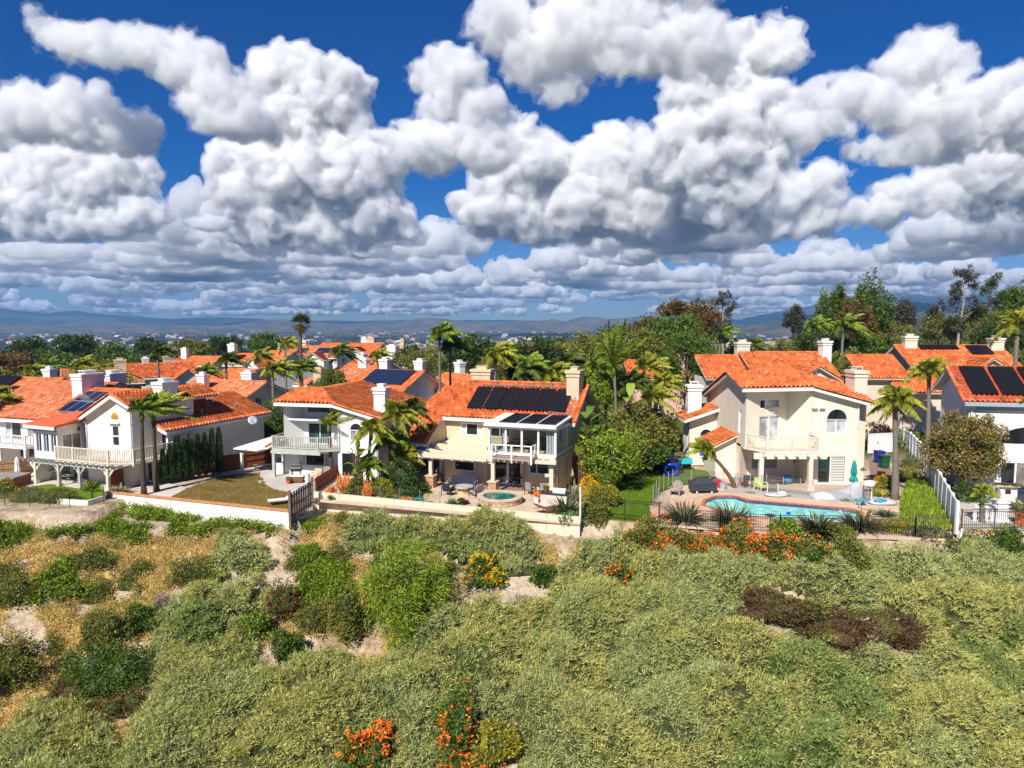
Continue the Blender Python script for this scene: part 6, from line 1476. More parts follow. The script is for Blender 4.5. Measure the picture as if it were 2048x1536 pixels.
m = MB(); m.bar(Vector((0,0,.95)), b+Vector((0,0,.95)), .05, 1.8); m.build('gate_panel', 'vinyl_white', t); m = MB(); m.bar((0,0,1.85), b+Vector((0,0,1.85)), .1, .1); m.bar((0,0,.12), b+Vector((0,0,.12)), .1, .1); m.bar(b*.3, b*.3+Vector((0,0,1.9)), .08); m.build('gate_frame', 'vinyl_white', t); m = MB(); m.box(b.x*.33, b.y*.33-.09, 1.0, b.x*.33+.08, b.y*.33-.03, 1.12); m.build('latch', 'metal_dark', t)
# spa
sp = HP(1000,1004); spa = thing('spa', 'round raised stone spa with dark green water', 'spa', (*sp, 0)); spa.scale = (.88, .80, 1)
m = MB(); n = 28
m.lathe([(1.62, -.9), (1.66, .36)], (0,0,0), n, 0, 1.0, 1.12); m.build('shell', 'mortar', spa)
me = MB(); me.box(-.2, -.04, -.085, .2, .04, .085); me = me.mesh('stone', 'stone_tan'); rr = random.Random(8)
for k in range(6):
    for i in range(24):
        a = 2*math.pi*(i+.5*(k % 2))/24; o = bpy.data.objects.new('stone', me); COL.objects.link(o); o.parent = spa; o.location = (1.67*math.cos(a), 1.87*math.sin(a), -.62+k*.185); o.rotation_euler = (0, 0, a+math.pi/2); o.scale = (rr.uniform(.85, 1.08), rr.uniform(.7, 1.4), rr.uniform(.85, 1.0))
m = MB(); N = 32; R0, R1 = 1.32, 1.78
pts = lambda r, z: [(r*math.cos(2*math.pi*i/N), r*1.12*math.sin(2*math.pi*i/N), z) for i in range(N)]
m.add(pts(R1, .47)+pts(R0, .47)+pts(R1, .37)+pts(R0, .1), [(i, (i+1) % N, N+(i+1) % N, N+i) for i in range(N)]+[(2*N+i, 2*N+(i+1) % N, (i+1) % N, i) for i in range(N)]+[(N+i, N+(i+1) % N, 3*N+(i+1) % N, 3*N+i) for i in range(N)]); m.build('coping', 'patio_tan', spa)
m = MB(); m.add(pts(R0+.01, .385), [tuple(range(N))]); m.build('water', 'spa_water', spa)

# ------------------------------------------------------------------ garden furniture
def at(u, v, z=0.0): p = G(u, v, z); return (p.x, p.y, z)
def adirondack(label, loc, rz, mat):
    t = thing('garden_chair', label, 'chair', loc, rz); m = MB(); m.add([(-.28, -.35, .36), (.28, -.35, .36), (.28, .25, .22), (-.28, .25, .22), (-.28, -.35, .40), (.28, -.35, .40), (.28, .25, .26), (-.28, .25, .26)], [(3,2,1,0),(4,5,6,7),(0,1,5,4),(1,2,6,5),(2,3,7,6),(3,0,4,7)]); m.build('seat', mat, t)
    bk = MB()
    for i, h in enumerate((.82, .95, 1.0, .95, .82)): x = -.26+i*.13; bk.bar((x, .2, .22), (x*1.1, .52, h), .115, .03)
    bk.build('backrest', mat, t)
    for s in (-1, 1):
        m = MB(); m.bar((s*.36, -.42, .56), (s*.36, .4, .54), .13, .03); m.build('armrest', mat, t); m = MB(); m.bar((s*.32, -.36, 0), (s*.32, -.36, .55), .09, .05); m.build('leg', mat, t); m = MB(); m.bar((s*.3, -.38, .33), (s*.3, .55, 0), .04, .11); m.build('leg', mat, t)
    return t
def armchair(label, loc, rz, frame='metal_dark', cush='cushion_navy', w=.62, cat='chair', name='patio_chair'):
    t = thing(name, label, cat, loc, rz); m = MB(); m.box(-w/2, -.32, .3, w/2, .3, .44); m.build('seat', cush, t); m = MB(); m.add([(-w/2, .24, .4), (w/2, .24, .4), (w/2, .38, .92), (-w/2, .38, .92), (-w/2, .36, .4), (w/2, .36, .4), (w/2, .48, .9), (-w/2, .48, .9)], [(0,1,2,3),(7,6,5,4),(0,4,5,1),(1,5,6,2),(2,6,7,3),(3,7,4,0)])
    m.build('backrest', cush, t)
    for s in (-1, 1):
        m = MB(); m.bar((s*(w/2+.05), -.36, .62), (s*(w/2+.05), .42, .62), .06, .04); m.build('armrest', frame, t)
        for y in (-.33, .4): m = MB(); m.bar((s*(w/2+.05), y, 0), (s*(w/2+.05), y, .62), .04); m.build('leg', frame, t)
    return t
def table(label, loc, rz, w, d, h, top, leg, name='table', bench=False):
    t = thing(name, label, 'table', loc, rz); m = MB(); n = max(3, int(d/.16))
    for i in range(n): m = MB(); y = -d/2+d*(i+.5)/n; m.box(-w/2, y-d/n*.46, h-.05, w/2, y+d/n*.46, h); m.build('plank', top, t)
    for sx in (-1, 1):
        for sy in (-1, 1): m = MB(); m.bar((sx*(w/2-.12), sy*(d/2-.1), 0), (sx*(w/2-.12), sy*(d/2-.1), h-.05), .07); m.build('leg', leg, t)
    return t
def lounger(label, loc, rz, mat, frame, back=.55, ln=1.9):
    t = thing('sun_lounger', label, 'sun lounger', loc, rz); m = MB(); m.box(-.32, -ln/2, .28, .32, .2, .36); m.build('seat', mat, t); m = MB(); m.add([(-.32, .2, .28), (.32, .2, .28), (.32, ln/2, .28+back), (-.32, ln/2, .28+back), (-.32, .2, .36), (.32, .2, .36), (.32, ln/2, .36+back), (-.32, ln/2, .36+back)], [(3,2,1,0),(4,5,6,7),(0,1,5,4),(1,2,6,5),(2,3,7,6),(3,0,4,7)]); m.build('backrest', mat, t)
    for sx in (-1, 1):
        for y in (-ln/2+.2, .3): m = MB(); m.bar((sx*.28, y, 0), (sx*.28, y, .3), .045); m.build('leg', frame, t)
        m = MB(); m.bar((sx*.33, -ln/2, .3), (sx*.33, ln/2, .3), .04); m.build('side_rail', frame, t)
    return t
def closed_umbrella(label, loc, h, mat, r=.2, twist=0):
    t = thing('closed_umbrella', label, 'umbrella', loc); m = MB(); m.tube([(0,0,0), (0,0,h)], .025, 8); m.build('pole', 'trim_white', t); m = MB(); m.lathe([(.24, 0), (.24, .06), (.05, .1)], (0,0,0), 12); m.build('base', 'stone_grey', t)
    n = 16; prof = [(.03, h), (.08, h-.1), (.14, h*.8), (r*.8, h*.62), (r*.55 if twist else r*.9, h*.52), (r*1.05, h*.4), (r*.9, h*.33)]; m = MB(); vs = []
    for r_, z in prof:
        for k in range(n): a = 2*math.pi*k/n; q = r_*(1 + .22*(k % 2)); vs.append((q*math.cos(a), q*math.sin(a), z))
    m.add(vs, [(i*n+k, (i+1)*n+k, (i+1)*n+(k+1) % n, i*n+(k+1) % n) for i in range(len(prof)-1) for k in range(n)]); m.build('canopy', mat, t)
    if twist: m = MB(); m.lathe([(r*.62, -.04), (r*.66, 0), (r*.62, .04)], (0, 0, h*.52), 12); m.build('tie', mat, t)
    return t
def pot(label, loc, r, h, mat, plant='leaf_green', ph=.5, seed=1, L=.35, n=40):
    t = thing('plant_pot', label, 'pot', loc); m = MB(); m.lathe([(r*.65, 0), (r*.8, h*.5), (r, h), (r*1.08, h), (r*1.08, h*.9), (r*1.0, h*.88)][:4], (0,0,0), 16); m.build('pot', mat, t, smooth=False)
    rg = np.random.default_rng(seed); d = rand_dirs(rg, n); d[:, 2] = np.abs(d[:, 2])+.3; C = np.tile([[0, 0, h*.9]], (n, 1)) + d*np.array([r*.4, r*.4, ph*.3]); V, F = tuft_leaves(rg, C, d, L, L*.14, .5); np_object('plant', V, F, plant, t); return t
# beige house patio
h3l = lambda s, t_: tuple((Vector((-7.4, 54.15)) + Vector((math.cos(A20), math.sin(A20)))*s + Vector((-math.sin(A20), math.cos(A20)))*t_).to_tuple()) + (0.0,)
armchair('navy cushioned outdoor sofa against the beige wall', at(925,978), A20+.05, 'wood_grey', 'cushion_navy', 2.0, 'sofa', 'outdoor_sofa')
armchair('dark framed patio chair left of the round fire table', at(898,990), 2.6); armchair('dark framed patio chair right of the round fire table', at(952,993), -2.4, 'metal_dark', 'cushion_grey')
t = thing('fire_table', 'round stone fire table with a grey top in front of the sofa', 'table', at(928,988)); m = MB(); m.lathe([(.5, 0), (.46, .42), (.5, .5)], (0,0,0), 18); m.build('base', 'stone_tan', t); m = MB(); m.lathe([(.68, .5), (.7, .56), (.66, .6)], (0,0,0), 22); m.build('top', 'stone_grey', t)
adirondack('grey garden chair beside the dark red screen', at(846,962), -.6, 'wood_grey'); adirondack('grey garden chair behind the left brick pillar', at(884,962), .5, 'wood_grey')
table('brown plank dining table under the sunroom', at(1062,975), A20, 2.3, .9, .75, 'wood_brown', 'metal_dark', 'dining_table')
for i, (u, v, rz, l) in enumerate(((1030,972,.3,'left end of the plank dining table'),(1055,966,0,'far side of the plank dining table, left'),(1080,968,0,'far side of the plank dining table, right'),(1060,988,3.1,'near side of the plank dining table, left'),(1090,990,3.1,'near side of the plank dining table, right'))): armchair('dark dining chair at the ' + l, at(u, v), rz+A20, 'metal_dark', 'cushion_grey', .42, 'chair', 'dining_chair')
closed_umbrella('closed beige patio umbrella in front of the slat fence', at(1137,972), 2.2, 'canvas_cream', .32)
lounger('low brown lounger lying beside the round spa', at(1098,1026), 1.9, 'wood_brown', 'wood_brown', .3); pot('white ceramic pot with an orange plant beside the spa', at(1073,1005), .24, .42, 'ceramic_white', 'petal_orange', .4, 2, .3, 60)
t = thing('outdoor_counter', 'tan outdoor counter with a white grill lid beside the big strappy plant', 'counter', at(1110,1012), A20); m = MB(); m.box(-.9, -.35, 0, .9, .35, .86); m.build('base', 'patio_pale', t); m = MB(); m.box(-.98, -.42, .86, .98, .42, .93); m.build('top', 'metal_dark', t); m = MB(); m.tube([(-.1, 0, 1.0), (.75, 0, 1.0)], .24, 10); m.build('grill_lid', 'plastic_white', t)
pot('yellow green plant in a low pot on the tan counter', (at(1092,1010)[0], at(1092,1010)[1]+.1, .93), .16, .16, 'terracotta', 'leaf_bright', .3, 3, .3, 60)
# left gardens
lounger('white sun lounger on the dry lawn by the weathered gate', at(566,1008), -1.1, 'canvas_white', 'wood_brown', .5)
t = thing('hot_tub', 'brown hot tub with a flat cover at the left edge', 'hot tub', at(10,972)); m = MB(); m.box(-1.3, -1.0, 0, 1.3, 1.0, .72); m.build('cabinet', 'wood_brown', t)
for s in (-1, 1): m = MB(); m.box(-1.34 if s < 0 else .02, -1.04, .72, -.02 if s < 0 else 1.34, 1.04, .82); m.build('cover_half', 'wood_grey', t)
closed_umbrella('closed white umbrella between the hot tub and the deck posts', at(36,958), 1.75, 'canvas_white', .17); closed_umbrella('short closed white umbrella beside the last deck post', at(222,962), 1.35, 'canvas_white', .2)
t = thing('bistro_table', 'round glass bistro table under the deck', 'table', at(112,958)); m = MB(); m.lathe([(.55, .68), (.55, .71)], (0,0,0), 20); m.build('top', 'glass_curtain', t)
for i in range(3): a = i*2.1; m = MB(); m.bar((.4*math.cos(a), .4*math.sin(a), 0), (.1*math.cos(a), .1*math.sin(a), .68), .03); m.build('leg', 'metal_dark', t)
armchair('dark high-backed chair left of the bistro table', at(92,955), .4, 'metal_dark', 'cushion_grey', .5); armchair('pale cushioned chair right of the bistro table', at(136,960), -.5, 'metal_dark', 'canvas_white', .5)
def barbecue(label, loc, rz, cover=None, s=1.0):
    t = thing('barbecue', label, 'grill', loc, rz); m = MB()
    for sx in (-.35, .35):
        for sy in (-.2, .2): m.bar((sx*s, sy*s, 0), (sx*s, sy*s, .75*s), .05)
    m.build('frame', 'metal_dark', t); m = MB(); m.box(-.45*s, -.26*s, .7*s, .45*s, .26*s, .9*s); m.build('firebox', 'metal_dark', t); m = MB(); m.tube([(-.43*s, 0, .92*s), (.43*s, 0, .92*s)], .25*s, 12); m.build('lid', 'metal_dark', t)
    for sx in (-1, 1): m = MB(); m.box(sx*.47*s if sx > 0 else -.8*s, -.22*s, .84*s, .8*s if sx > 0 else -.47*s, .22*s, .88*s); m.build('side_shelf', 'metal_grey', t)
    for sx in (-.35, .35): m = MB(); m.tube([(sx*s-.03, -.2*s, .09), (sx*s+.03, -.2*s, .09)], .09, 10); m.build('wheel', 'metal_dark', t)
    return t
barbecue('dark barbecue in the shade against the tan fence', at(80,950), .5); barbecue('silver and dark barbecue below the grey balcony', at(593,958), .1, s=.9); barbecue('small dark barbecue beside the leaning palm', at(1497,975), 0, s=.8)
t = thing('patio_crate', 'brown wooden bench box on the concrete in front of the white house', 'bench', at(592,965), .1); m = MB(); m.box(-.55, -.25, .08, .55, .25, .5); m.build('box', 'wood_brown', t); m = MB(); m.box(-.6, -.3, .5, .6, .3, .56); m.build('lid', 'plastic_white', t); 
for sx in (-1, 1): m = MB(); m.box(sx*.5-.05, -.22, 0, sx*.5+.05, .22, .08); m.build('foot', 'metal_dark', t)
armchair('pink cushioned garden chair beside the tall white post', at(632,962), -.3, 'wood_grey', 'patio_pink'); armchair('grey wicker chair under the grey balcony', at(655,958), .2, 'wood_grey', 'cushion_grey')
pot('terracotta pot on the concrete near the wooden gate', at(577,968), .2, .34, 'terracotta', 'leaf_green', .3, 5, .25); pot('low white pot at the corner of the dry lawn', at(522,966), .2, .2, 'ceramic_white', 'leaf_green', .3, 6, .2)
t = thing('carport', 'white flat roofed carport on a braced post beside the long house', 'carport', at(485,945), A20); m = MB(); m.add([(-.5, -.4, 1.95), (2.0, -.5, 1.95), (4.2, 5.5, 2.3), (-.2, 4.5, 2.3), (-.5, -.4, 2.05), (2.0, -.5, 2.05), (4.2, 5.5, 2.4), (-.2, 4.5, 2.4)], [(3,2,1,0),(4,5,6,7),(0,1,5,4),(1,2,6,5),(2,3,7,6),(3,0,4,7)]); m.build('roof_sheet', 'canvas_white', t)
for x, y in ((0, 0), (2.2, 3.5), (0.1, 4.2)): m = MB(); m.box(x-.1, y-.1, 0, x+.1, y+.1, 1.98); m.bar((x-.5, y, 1.95), (x, y, 1.4), .08); m.bar((x+.5, y, 1.95), (x, y, 1.4), .08); m.build('post', 'trim_cream', t)
table('weathered picnic bench on the concrete under the carport', at(530,940), .5, 1.7, .4, .5, 'wood_grey', 'wood_grey', 'picnic_bench')
t = thing('planter', 'low pale planter wall with clipped grass below the left garden', 'planter', at(150,1003), A20*.6)
for x0, x1, y0, y1 in ((-2.2, 1.6, -.6, -.45), (-2.2, -2.05, -.45, .9), (1.45, 1.6, -.45, .9)): m = MB(); m.box(x0, y0, -.3, x1, y1, .28); m.build('low_wall', 'wall_white', t)
m = MB(); m.box(-2.05, -.45, -.3, 1.45, .9, .12); m.build('soil', 'lawn_blade', t)
# pool side of the cream house
adirondack('brown garden chair on the lawn by the pool net', at(1352,990), -.5, 'wood_grey')
t = thing('covered_grill', 'large grill under a dark grey cover beside the pool', 'grill', at(1405,985), .1); m = MB(); vs = []
for z, w, d in ((.22, .92, .42), (.55, .90, .42), (.78, .95, .45), (.9, .62, .36), (1.02, .5, .24)): vs += [(-w, -d, z), (w, -d, z), (w, d, z), (-w, d, z)]
m.add(vs, [(i*4+k, i*4+(k+1) % 4, i*4+4+(k+1) % 4, i*4+4+k) for i in range(4) for k in range(4)]+[(16, 17, 18, 19)]); m.build('cover', 'cover_black', t); m = MB(); m.box(-.6, -.3, .1, .6, .3, .3); m.build('cabinet', 'metal_dark', t)
for x in (-.55, .55): m = MB(); m.tube([(x-.04, -.32, .1), (x+.04, -.32, .1)], .1, 10); m.build('wheel', 'plastic_white', t)
def bucket(label, loc, r, h, mat): t = thing('bucket', label, 'bucket', loc); m = MB(); m.lathe([(r*.8, 0), (r, h), (r*1.06, h), (r*1.06, h-.03), (r*.94, h-.03), (r*.75, .03)], (0,0,0), 14); m.build('tub', mat, t); m = MB(); m.tube([(r*math.cos(a), .02, h+r*.5*math.sin(a)) for a in np.linspace(0, math.pi, 8)], .01, 5); m.build('handle', 'metal_grey', t)
bucket('bright red tub beside the covered grill', at(1436,975), .27, .5, 'plastic_red'); bucket('grey green tub beside the red tub', at(1446,978), .26, .42, 'plastic_grey'); bucket('clay coloured basket tub at the foot of the leaning palm', at(1488,970), .32, .36, 'terracotta'); bucket('blue grey storage tub behind the leaning palm', at(1474,968), .28, .5, 'plastic_grey')
t = thing('tarpaulin_heap', 'large heap under a shiny dark blue tarpaulin on the lawn', 'tarpaulin', at(1335,945)); m = MB(); m.blob((0, 0, .75), (1.05, .9, .85), 14, 0, .16, 5); m.blob((.35, -.2, .5), (.9, .8, .6), 12, 0, .2, 6); m.build('sheet', 'tarp_navy', t, smooth=True)
t = thing('inflatable_ring', 'bright blue inflatable ring leaning on the dark tarpaulin', 'pool float', at(1342,953)); m = MB(); m.tube([(.48*math.cos(a), -.05-.12*math.sin(a), .55+.46*math.sin(a)) for a in np.linspace(0, 6.283, 21)], .13, 8, cap=False); m.build('tube', 'plastic_blue', t, smooth=True); m = MB(); m.lathe([(.03, 0), (.03, .06), (.01, .07)], (0, -.2, 1.0), 8); m.build('valve', 'plastic_white', t)
t = thing('storage_chest', 'black storage chest with a teal lid behind the tarpaulin', 'chest', at(1365,938), .2); m = MB(); m.box(-.6, -.35, 0, .6, .35, .95); m.build('body', 'metal_dark', t); m = MB(); m.add([(-.62, -.7, .55), (.62, -.7, .55), (.62, -.37, .95), (-.62, -.37, .95), (-.62, -.7, .6), (.62, -.7, .6), (.62, -.37, 1.0), (-.62, -.37, 1.0)], [(3,2,1,0),(4,5,6,7),(0,1,5,4),(1,2,6,5),(2,3,7,6),(3,0,4,7)]); m.build('lid', 'plastic_teal', t)
armchair('lime green folding chair behind the left balcony post', at(1522,982), .4, 'plastic_white', 'plastic_lime', .5); lounger('maroon lounger in the shade of the balcony', at(1545,968), 1.4, 'plastic_maroon', 'metal_dark'); armchair('white plastic chair frame beside the balcony post', at(1545,985), -.3, 'plastic_white', 'pool_net', .6)
t = thing('pool_float', 'flat pale inflatable lying on the patio', 'pool float', at(1552,992)); m = MB(); m.blob((0, 0, .1), (.85, .5, .12), 14, 0, .1, 3); m.build('mat', 'cover_grey', t, smooth=True); m = MB(); m.blob((.5, .1, .2), (.3, .35, .12), 10, 0, .1, 2); m.build('pillow', 'plastic_white', t, smooth=True)
t = thing('beach_ball', 'round sky blue inflatable under the balcony', 'ball', at(1573,968)); m = MB(); m.blob((0, 0, .36), (.48, .3, .36), 14, 0, 0, 1); m.build('skin', 'plastic_sky', t, smooth=True); m = MB(); m.lathe([(.04, 0), (.02, .03)], (0, -.3, .4), 8); m.build('valve', 'plastic_white', t)
t = thing('shower_rack', 'white and black equipment rack against the wall under the balcony', 'rack', at(1592,948), 0); m = MB()
for x in (-.25, 0, .25): m.bar((x, 0, 0), (x, 0, 1.25), .05)
m.build('upright', 'plastic_white', t); m = MB(); m.box(-.3, -.1, .25, .3, .05, .6); m.build('pouch', 'metal_dark', t)
t = thing('fire_extinguisher', 'small red extinguisher on the wall beside the sliding door', 'extinguisher', (22.0, 53.8, 1.5)); m = MB(); m.lathe([(.07, -.2), (.08, .1), (.03, .18)], (0,0,0), 10); m.build('cylinder', 'plastic_red', t); m = MB(); m.bar((0, 0, .18), (0, -.1, .24), .04); m.build('handle', 'metal_dark', t)
t = thing('covered_lounger', 'lounger under a rumpled grey cover beside the gravel', 'sun lounger', at(1672,995), .08); m = MB(); vs = []; prof = [(-1.75, .02, .5), (-1.7, .38, .55), (-1.0, .45, .6), (-.1, .48, .62), (.7, .62, .6), (1.25, 1.0, .55), (1.6, 1.15, .45), (1.8, .6, .4), (1.9, .02, .45)]; rr = random.Random(3)
for x, z, w in prof:
    for yy, k in ((-1.1, 0), (-.95, .45), (-.6, .92), (0, 1), (.6, .92), (.95, .45), (1.1, 0)): vs.append((x+rr.uniform(-.06, .06), yy*w, max(.02, z*k+rr.uniform(-.05, .05)*(k > 0))))
m.add(vs, [(i*7+k, (i+1)*7+k, (i+1)*7+k+1, i*7+k+1) for i in range(8) for k in range(6)]); m.build('cover', 'cover_grey', t, smooth=True); m = MB(); m.box(-1.6, -.45, .05, 1.6, .45, .3); m.build('frame', 'metal_dark', t)
closed_umbrella('closed teal umbrella tied in the middle at the house corner', at(1706,985), 2.35, 'canvas_teal', .24, 1)
for u, v, l, mt in ((1758,926,'blue lidded wheeled bin standing behind the green bin','bin_blue'),(1768,936,'dark green wheeled bin in front of the blue bin','bin_green')):
    t = thing('wheeled_bin', l, 'bin', at(u, v)); m = MB(); m.add([(-.26, -.3, .08), (.26, -.3, .08), (.26, .3, .08), (-.26, .3, .08), (-.33, -.36, 1.0), (.33, -.36, 1.0), (.33, .36, 1.0), (-.33, .36, 1.0)], [(3,2,1,0),(4,5,6,7),(0,1,5,4),(1,2,6,5),(2,3,7,6),(3,0,4,7)]); m.build('body', mt, t); m = MB(); m.box(-.36, -.4, 1.0, .36, .38, 1.09); m.build('lid', mt, t)
    for s in (-1, 1): m = MB(); m.tube([(s*.3-.04, .28, .12), (s*.3+.04, .28, .12)], .12, 10); m.build('wheel', 'metal_dark', t)
armchair('white metal chair with a curved back beside the palm', at(1733,1000), 2.6, 'plastic_white', 'pool_net', .5); armchair('red cushioned chair beside the yellow shrub', at(1760,968), -.6, 'wood_grey', 'cushion_red', .55)
t = thing('draped_chair', 'chair hung with white towels beside the bins path', 'chair', at(1738,985), .3); m = MB(); m.blob((0, 0, .62), (.5, .35, .28), 12, 0, .25, 9); m.build('towel', 'plastic_white', t, smooth=True); m = MB()
for sx in (-.3, .3):
    for sy in (-.2, .2): m.bar((sx, sy, 0), (sx, sy, .55), .05)
m.build('leg_frame', 'metal_dark', t)
t = thing('toy_table', 'pale blue plastic play table at the right end of the pool', 'table', at(1722,1012), .2); m = MB(); m.box(-.35, -.25, .4, .35, .25, .46); m.build('top', 'plastic_teal', t)
for sx in (-1, 1):
    for sy in (-1, 1): m = MB(); m.box(sx*.28-.04, sy*.18-.04, 0, sx*.28+.04, sy*.18+.04, .4); m.build('leg', 'plastic_grey', t)
t = thing('folded_tarp', 'pale grey tarpaulin with a blue float near the palm', 'tarpaulin', at(1765,1008)); m = MB(); m.blob((0, 0, .14), (.95, .6, .22), 14, 0, .2, 4); m.build('sheet', 'cover_grey', t, smooth=True); m = MB(); m.blob((-.3, -.3, .3), (.45, .25, .12), 12, 0, .15, 4); m.build('float', 'plastic_sky', t, smooth=True)
t = thing('bird_bath', 'dark metal bird bath inside the iron fence', 'bird bath', at(1540,1062)); m = MB(); m.lathe([(.2, 0), (.05, .06), (.035, .8), (.1, .86)], (0,0,0), 12); m.build('stem', 'iron_rust', t); m = MB(); m.lathe([(.08, .84), (.3, .93), (.32, .96), (.28, .95), (.05, .9)], (0,0,0), 18); m.build('bowl', 'metal_dark', t)
t = thing('pool_thermometer', 'dark blue float drifting in the long pool', 'pool float', (*HP(1577,1028,-.15), -.15)); m = MB(); m.blob((0, 0, .04), (.14, .14, .14), 12); m.build('ball', 'plastic_blue', t, smooth=True); m = MB(); m.lathe([(.05, 0), (.04, .06)], (0, 0, .15), 8); m.build('cap', 'plastic_white', t)
t = thing('brick_step', 'low red brick step with white blocks by the lawn corner', 'step', at(1326,1040), .9); 
for i in range(4): m = MB(); m.box(-.55+i*.28, -.22, .22, -.29+i*.28, .22, .3); m.build('brick', 'brick_red', t)
m = MB(); m.box(-.5, -.2, -.1, .5, .2, .22); m.build('block', 'plastic_white', t)
# right edge garden
t = thing('balustrade', 'white classical balustrade with a thick end pier behind the iron fence', 'balustrade', at(1945,1042), .02); 
m = MB(); m.box(.0, -.16, .85, 1.35, .16, 1.0); m.build('top_rail', 'plastic_white', t); m = MB(); m.box(1.35, -.28, 0, 2.0, .28, 1.15); m.box(1.28, -.34, 1.15, 2.07, .34, 1.25); m.box(1.3, -.33, 0, 2.05, .33, .14); m.build('pier', 'plastic_white', t)
for i in range(4): m = MB(); m.lathe([(.14, 0), (.14, .08), (.08, .12), (.15, .32), (.09, .6), (.07, .72), (.13, .8), (.13, .85)], (.12+i*.36, 0, 0), 12); m.build('baluster', 'plastic_white', t, smooth=True)
t = thing('outdoor_counter', 'white outdoor kitchen with a dark worktop at the right edge', 'counter', at(2010,998), A10); m = MB(); m.box(-.5, -.4, 0, .55, .4, .95); m.build('base', 'wall_white', t); m = MB(); m.box(-.85, -.6, .95, .9, .6, 1.03); m.build('top', 'stone_tan', t); m = MB(); m.box(-.2, -.43, .45, .15, -.4, .75); m.build('cabinet_door', 'metal_dark', t)
pot('large terracotta pot with a leggy plant at the right edge', at(2042,1050), .38, .72, 'terracotta', 'leaf_olive', .8, 9, .7, 30)
t = thing('display_frame', 'tilted wire framed panel on top of the balustrade', 'frame', (at(1985,1030)[0], at(1985,1030)[1], 1.0)); m = MB()
for a, b in (((-.5, 0, .25), (.5, 0, .25)), ((-.6, .2, .75), (.4, .2, .75)), ((-.5, 0, .25), (-.6, .2, .75)), ((.5, 0, .25), (.4, .2, .75))): m.bar(a, b, .05)
m.build('frame', 'aluminium', t); m = MB(); m.add([(-.5, 0, .25), (.5, 0, .25), (.4, .2, .75), (-.6, .2, .75)], [(0, 1, 2, 3)]); m.build('panel', 'glass_clear', t)
m = MB(); m.bar((0, .1, 0), (0, .1, .5), .04); m.build('stand', 'aluminium', t)
t = thing('drain_pipe', 'short white pipe stub standing in the soil by the fence end', 'pipe', (*HP(1918,1078), -.4)); m = MB(); m.tube([(0,0,0), (.12, -.05, .95)], .055, 8); m.build('pipe', 'plastic_white', t); m = MB(); m.tube([(.11, -.046, .9), (.125, -.052, 1.0)], .075, 8); m.build('collar', 'plastic_white', t)
# ------------------------------------------------------------------ garden plants
WIND = (0.42, 0.05, 0.02)
for i in range(9):
    f = i/8; p = G(328+(440-328)*f, 968-(968-948)*f); h = 2.65 + 1.15*f + (0.12 if i % 2 else -.05)
    rg = np.random.default_rng(40+i); t = thing('cypress', ['leftmost and shortest', 'second', 'third', 'fourth', 'fifth', 'sixth', 'seventh', 'eighth', 'rightmost and tallest'][i] + ' narrow dark cypress of the row before the white side wall', 'tree', p, 0, 'cypresses in a row')
    n = 1500; z = rg.random(n); a = rg.random(n)*6.28; r = .27*(np.minimum(1, z*7)**.5)*(1-z)**.55*(0.85+.3*rg.random(n)) + .02
    C = np.stack([r*np.cos(a), r*np.sin(a), .12+z*h*.95], -1); N = np.stack([np.cos(a)*.35, np.sin(a)*.35, np.ones(n)], -1); V, F = tuft_leaves(rg, C, N, .22, .035, .22, (0.05, 0, 0)); np_object('crown', V, F, 'leaf_cypress', t)
    m = MB(); m.tube([(0,0,-.1), (0,0,h*.9)], [.07, .02], 6); m.build('trunk', 'bark_dark', t)
def palm_at(label, base_uv, top_uv, seed, z=None, Y=None, **k):
    b = Vector((*HP(*base_uv), 0)) if Y is None else Vector((D(base_uv[0], base_uv[1], Y).x, Y, ground_z(D(base_uv[0], base_uv[1], Y).x, Y)))
    tp = D(top_uv[0], top_uv[1], b.y)
    return palm(label, b, tp.z-b.z, lean=(tp.x-b.x, 0), seed=seed, **k)
palm_at('windswept palm with a slim dark trunk, left one of the pair before the deck', (288,990), (283,822), 1, nf=13, L=1.75, wind=(.62,.1,.12), mat='palm_green', r=.15, bark='bark_dark', ll=.62, droop=.35, nl=30, lw=.035)
palm_at('windswept palm with a slim dark trunk, right one of the pair before the deck', (313,982), (306,820), 2, nf=12, L=1.9, wind=(.72,.1,.02), mat='palm_gold', r=.15, bark='bark_dark', ll=.62, droop=.45, nl=30, lw=.035)
palm_at('young windblown palm in front of the grey balcony', (663,955), (658,848), 3, nf=9, L=1.5, wind=(.55,0,.15), mat='palm_gold', r=.15, bark='bark_dark', ll=.5, droop=.4, nl=24)
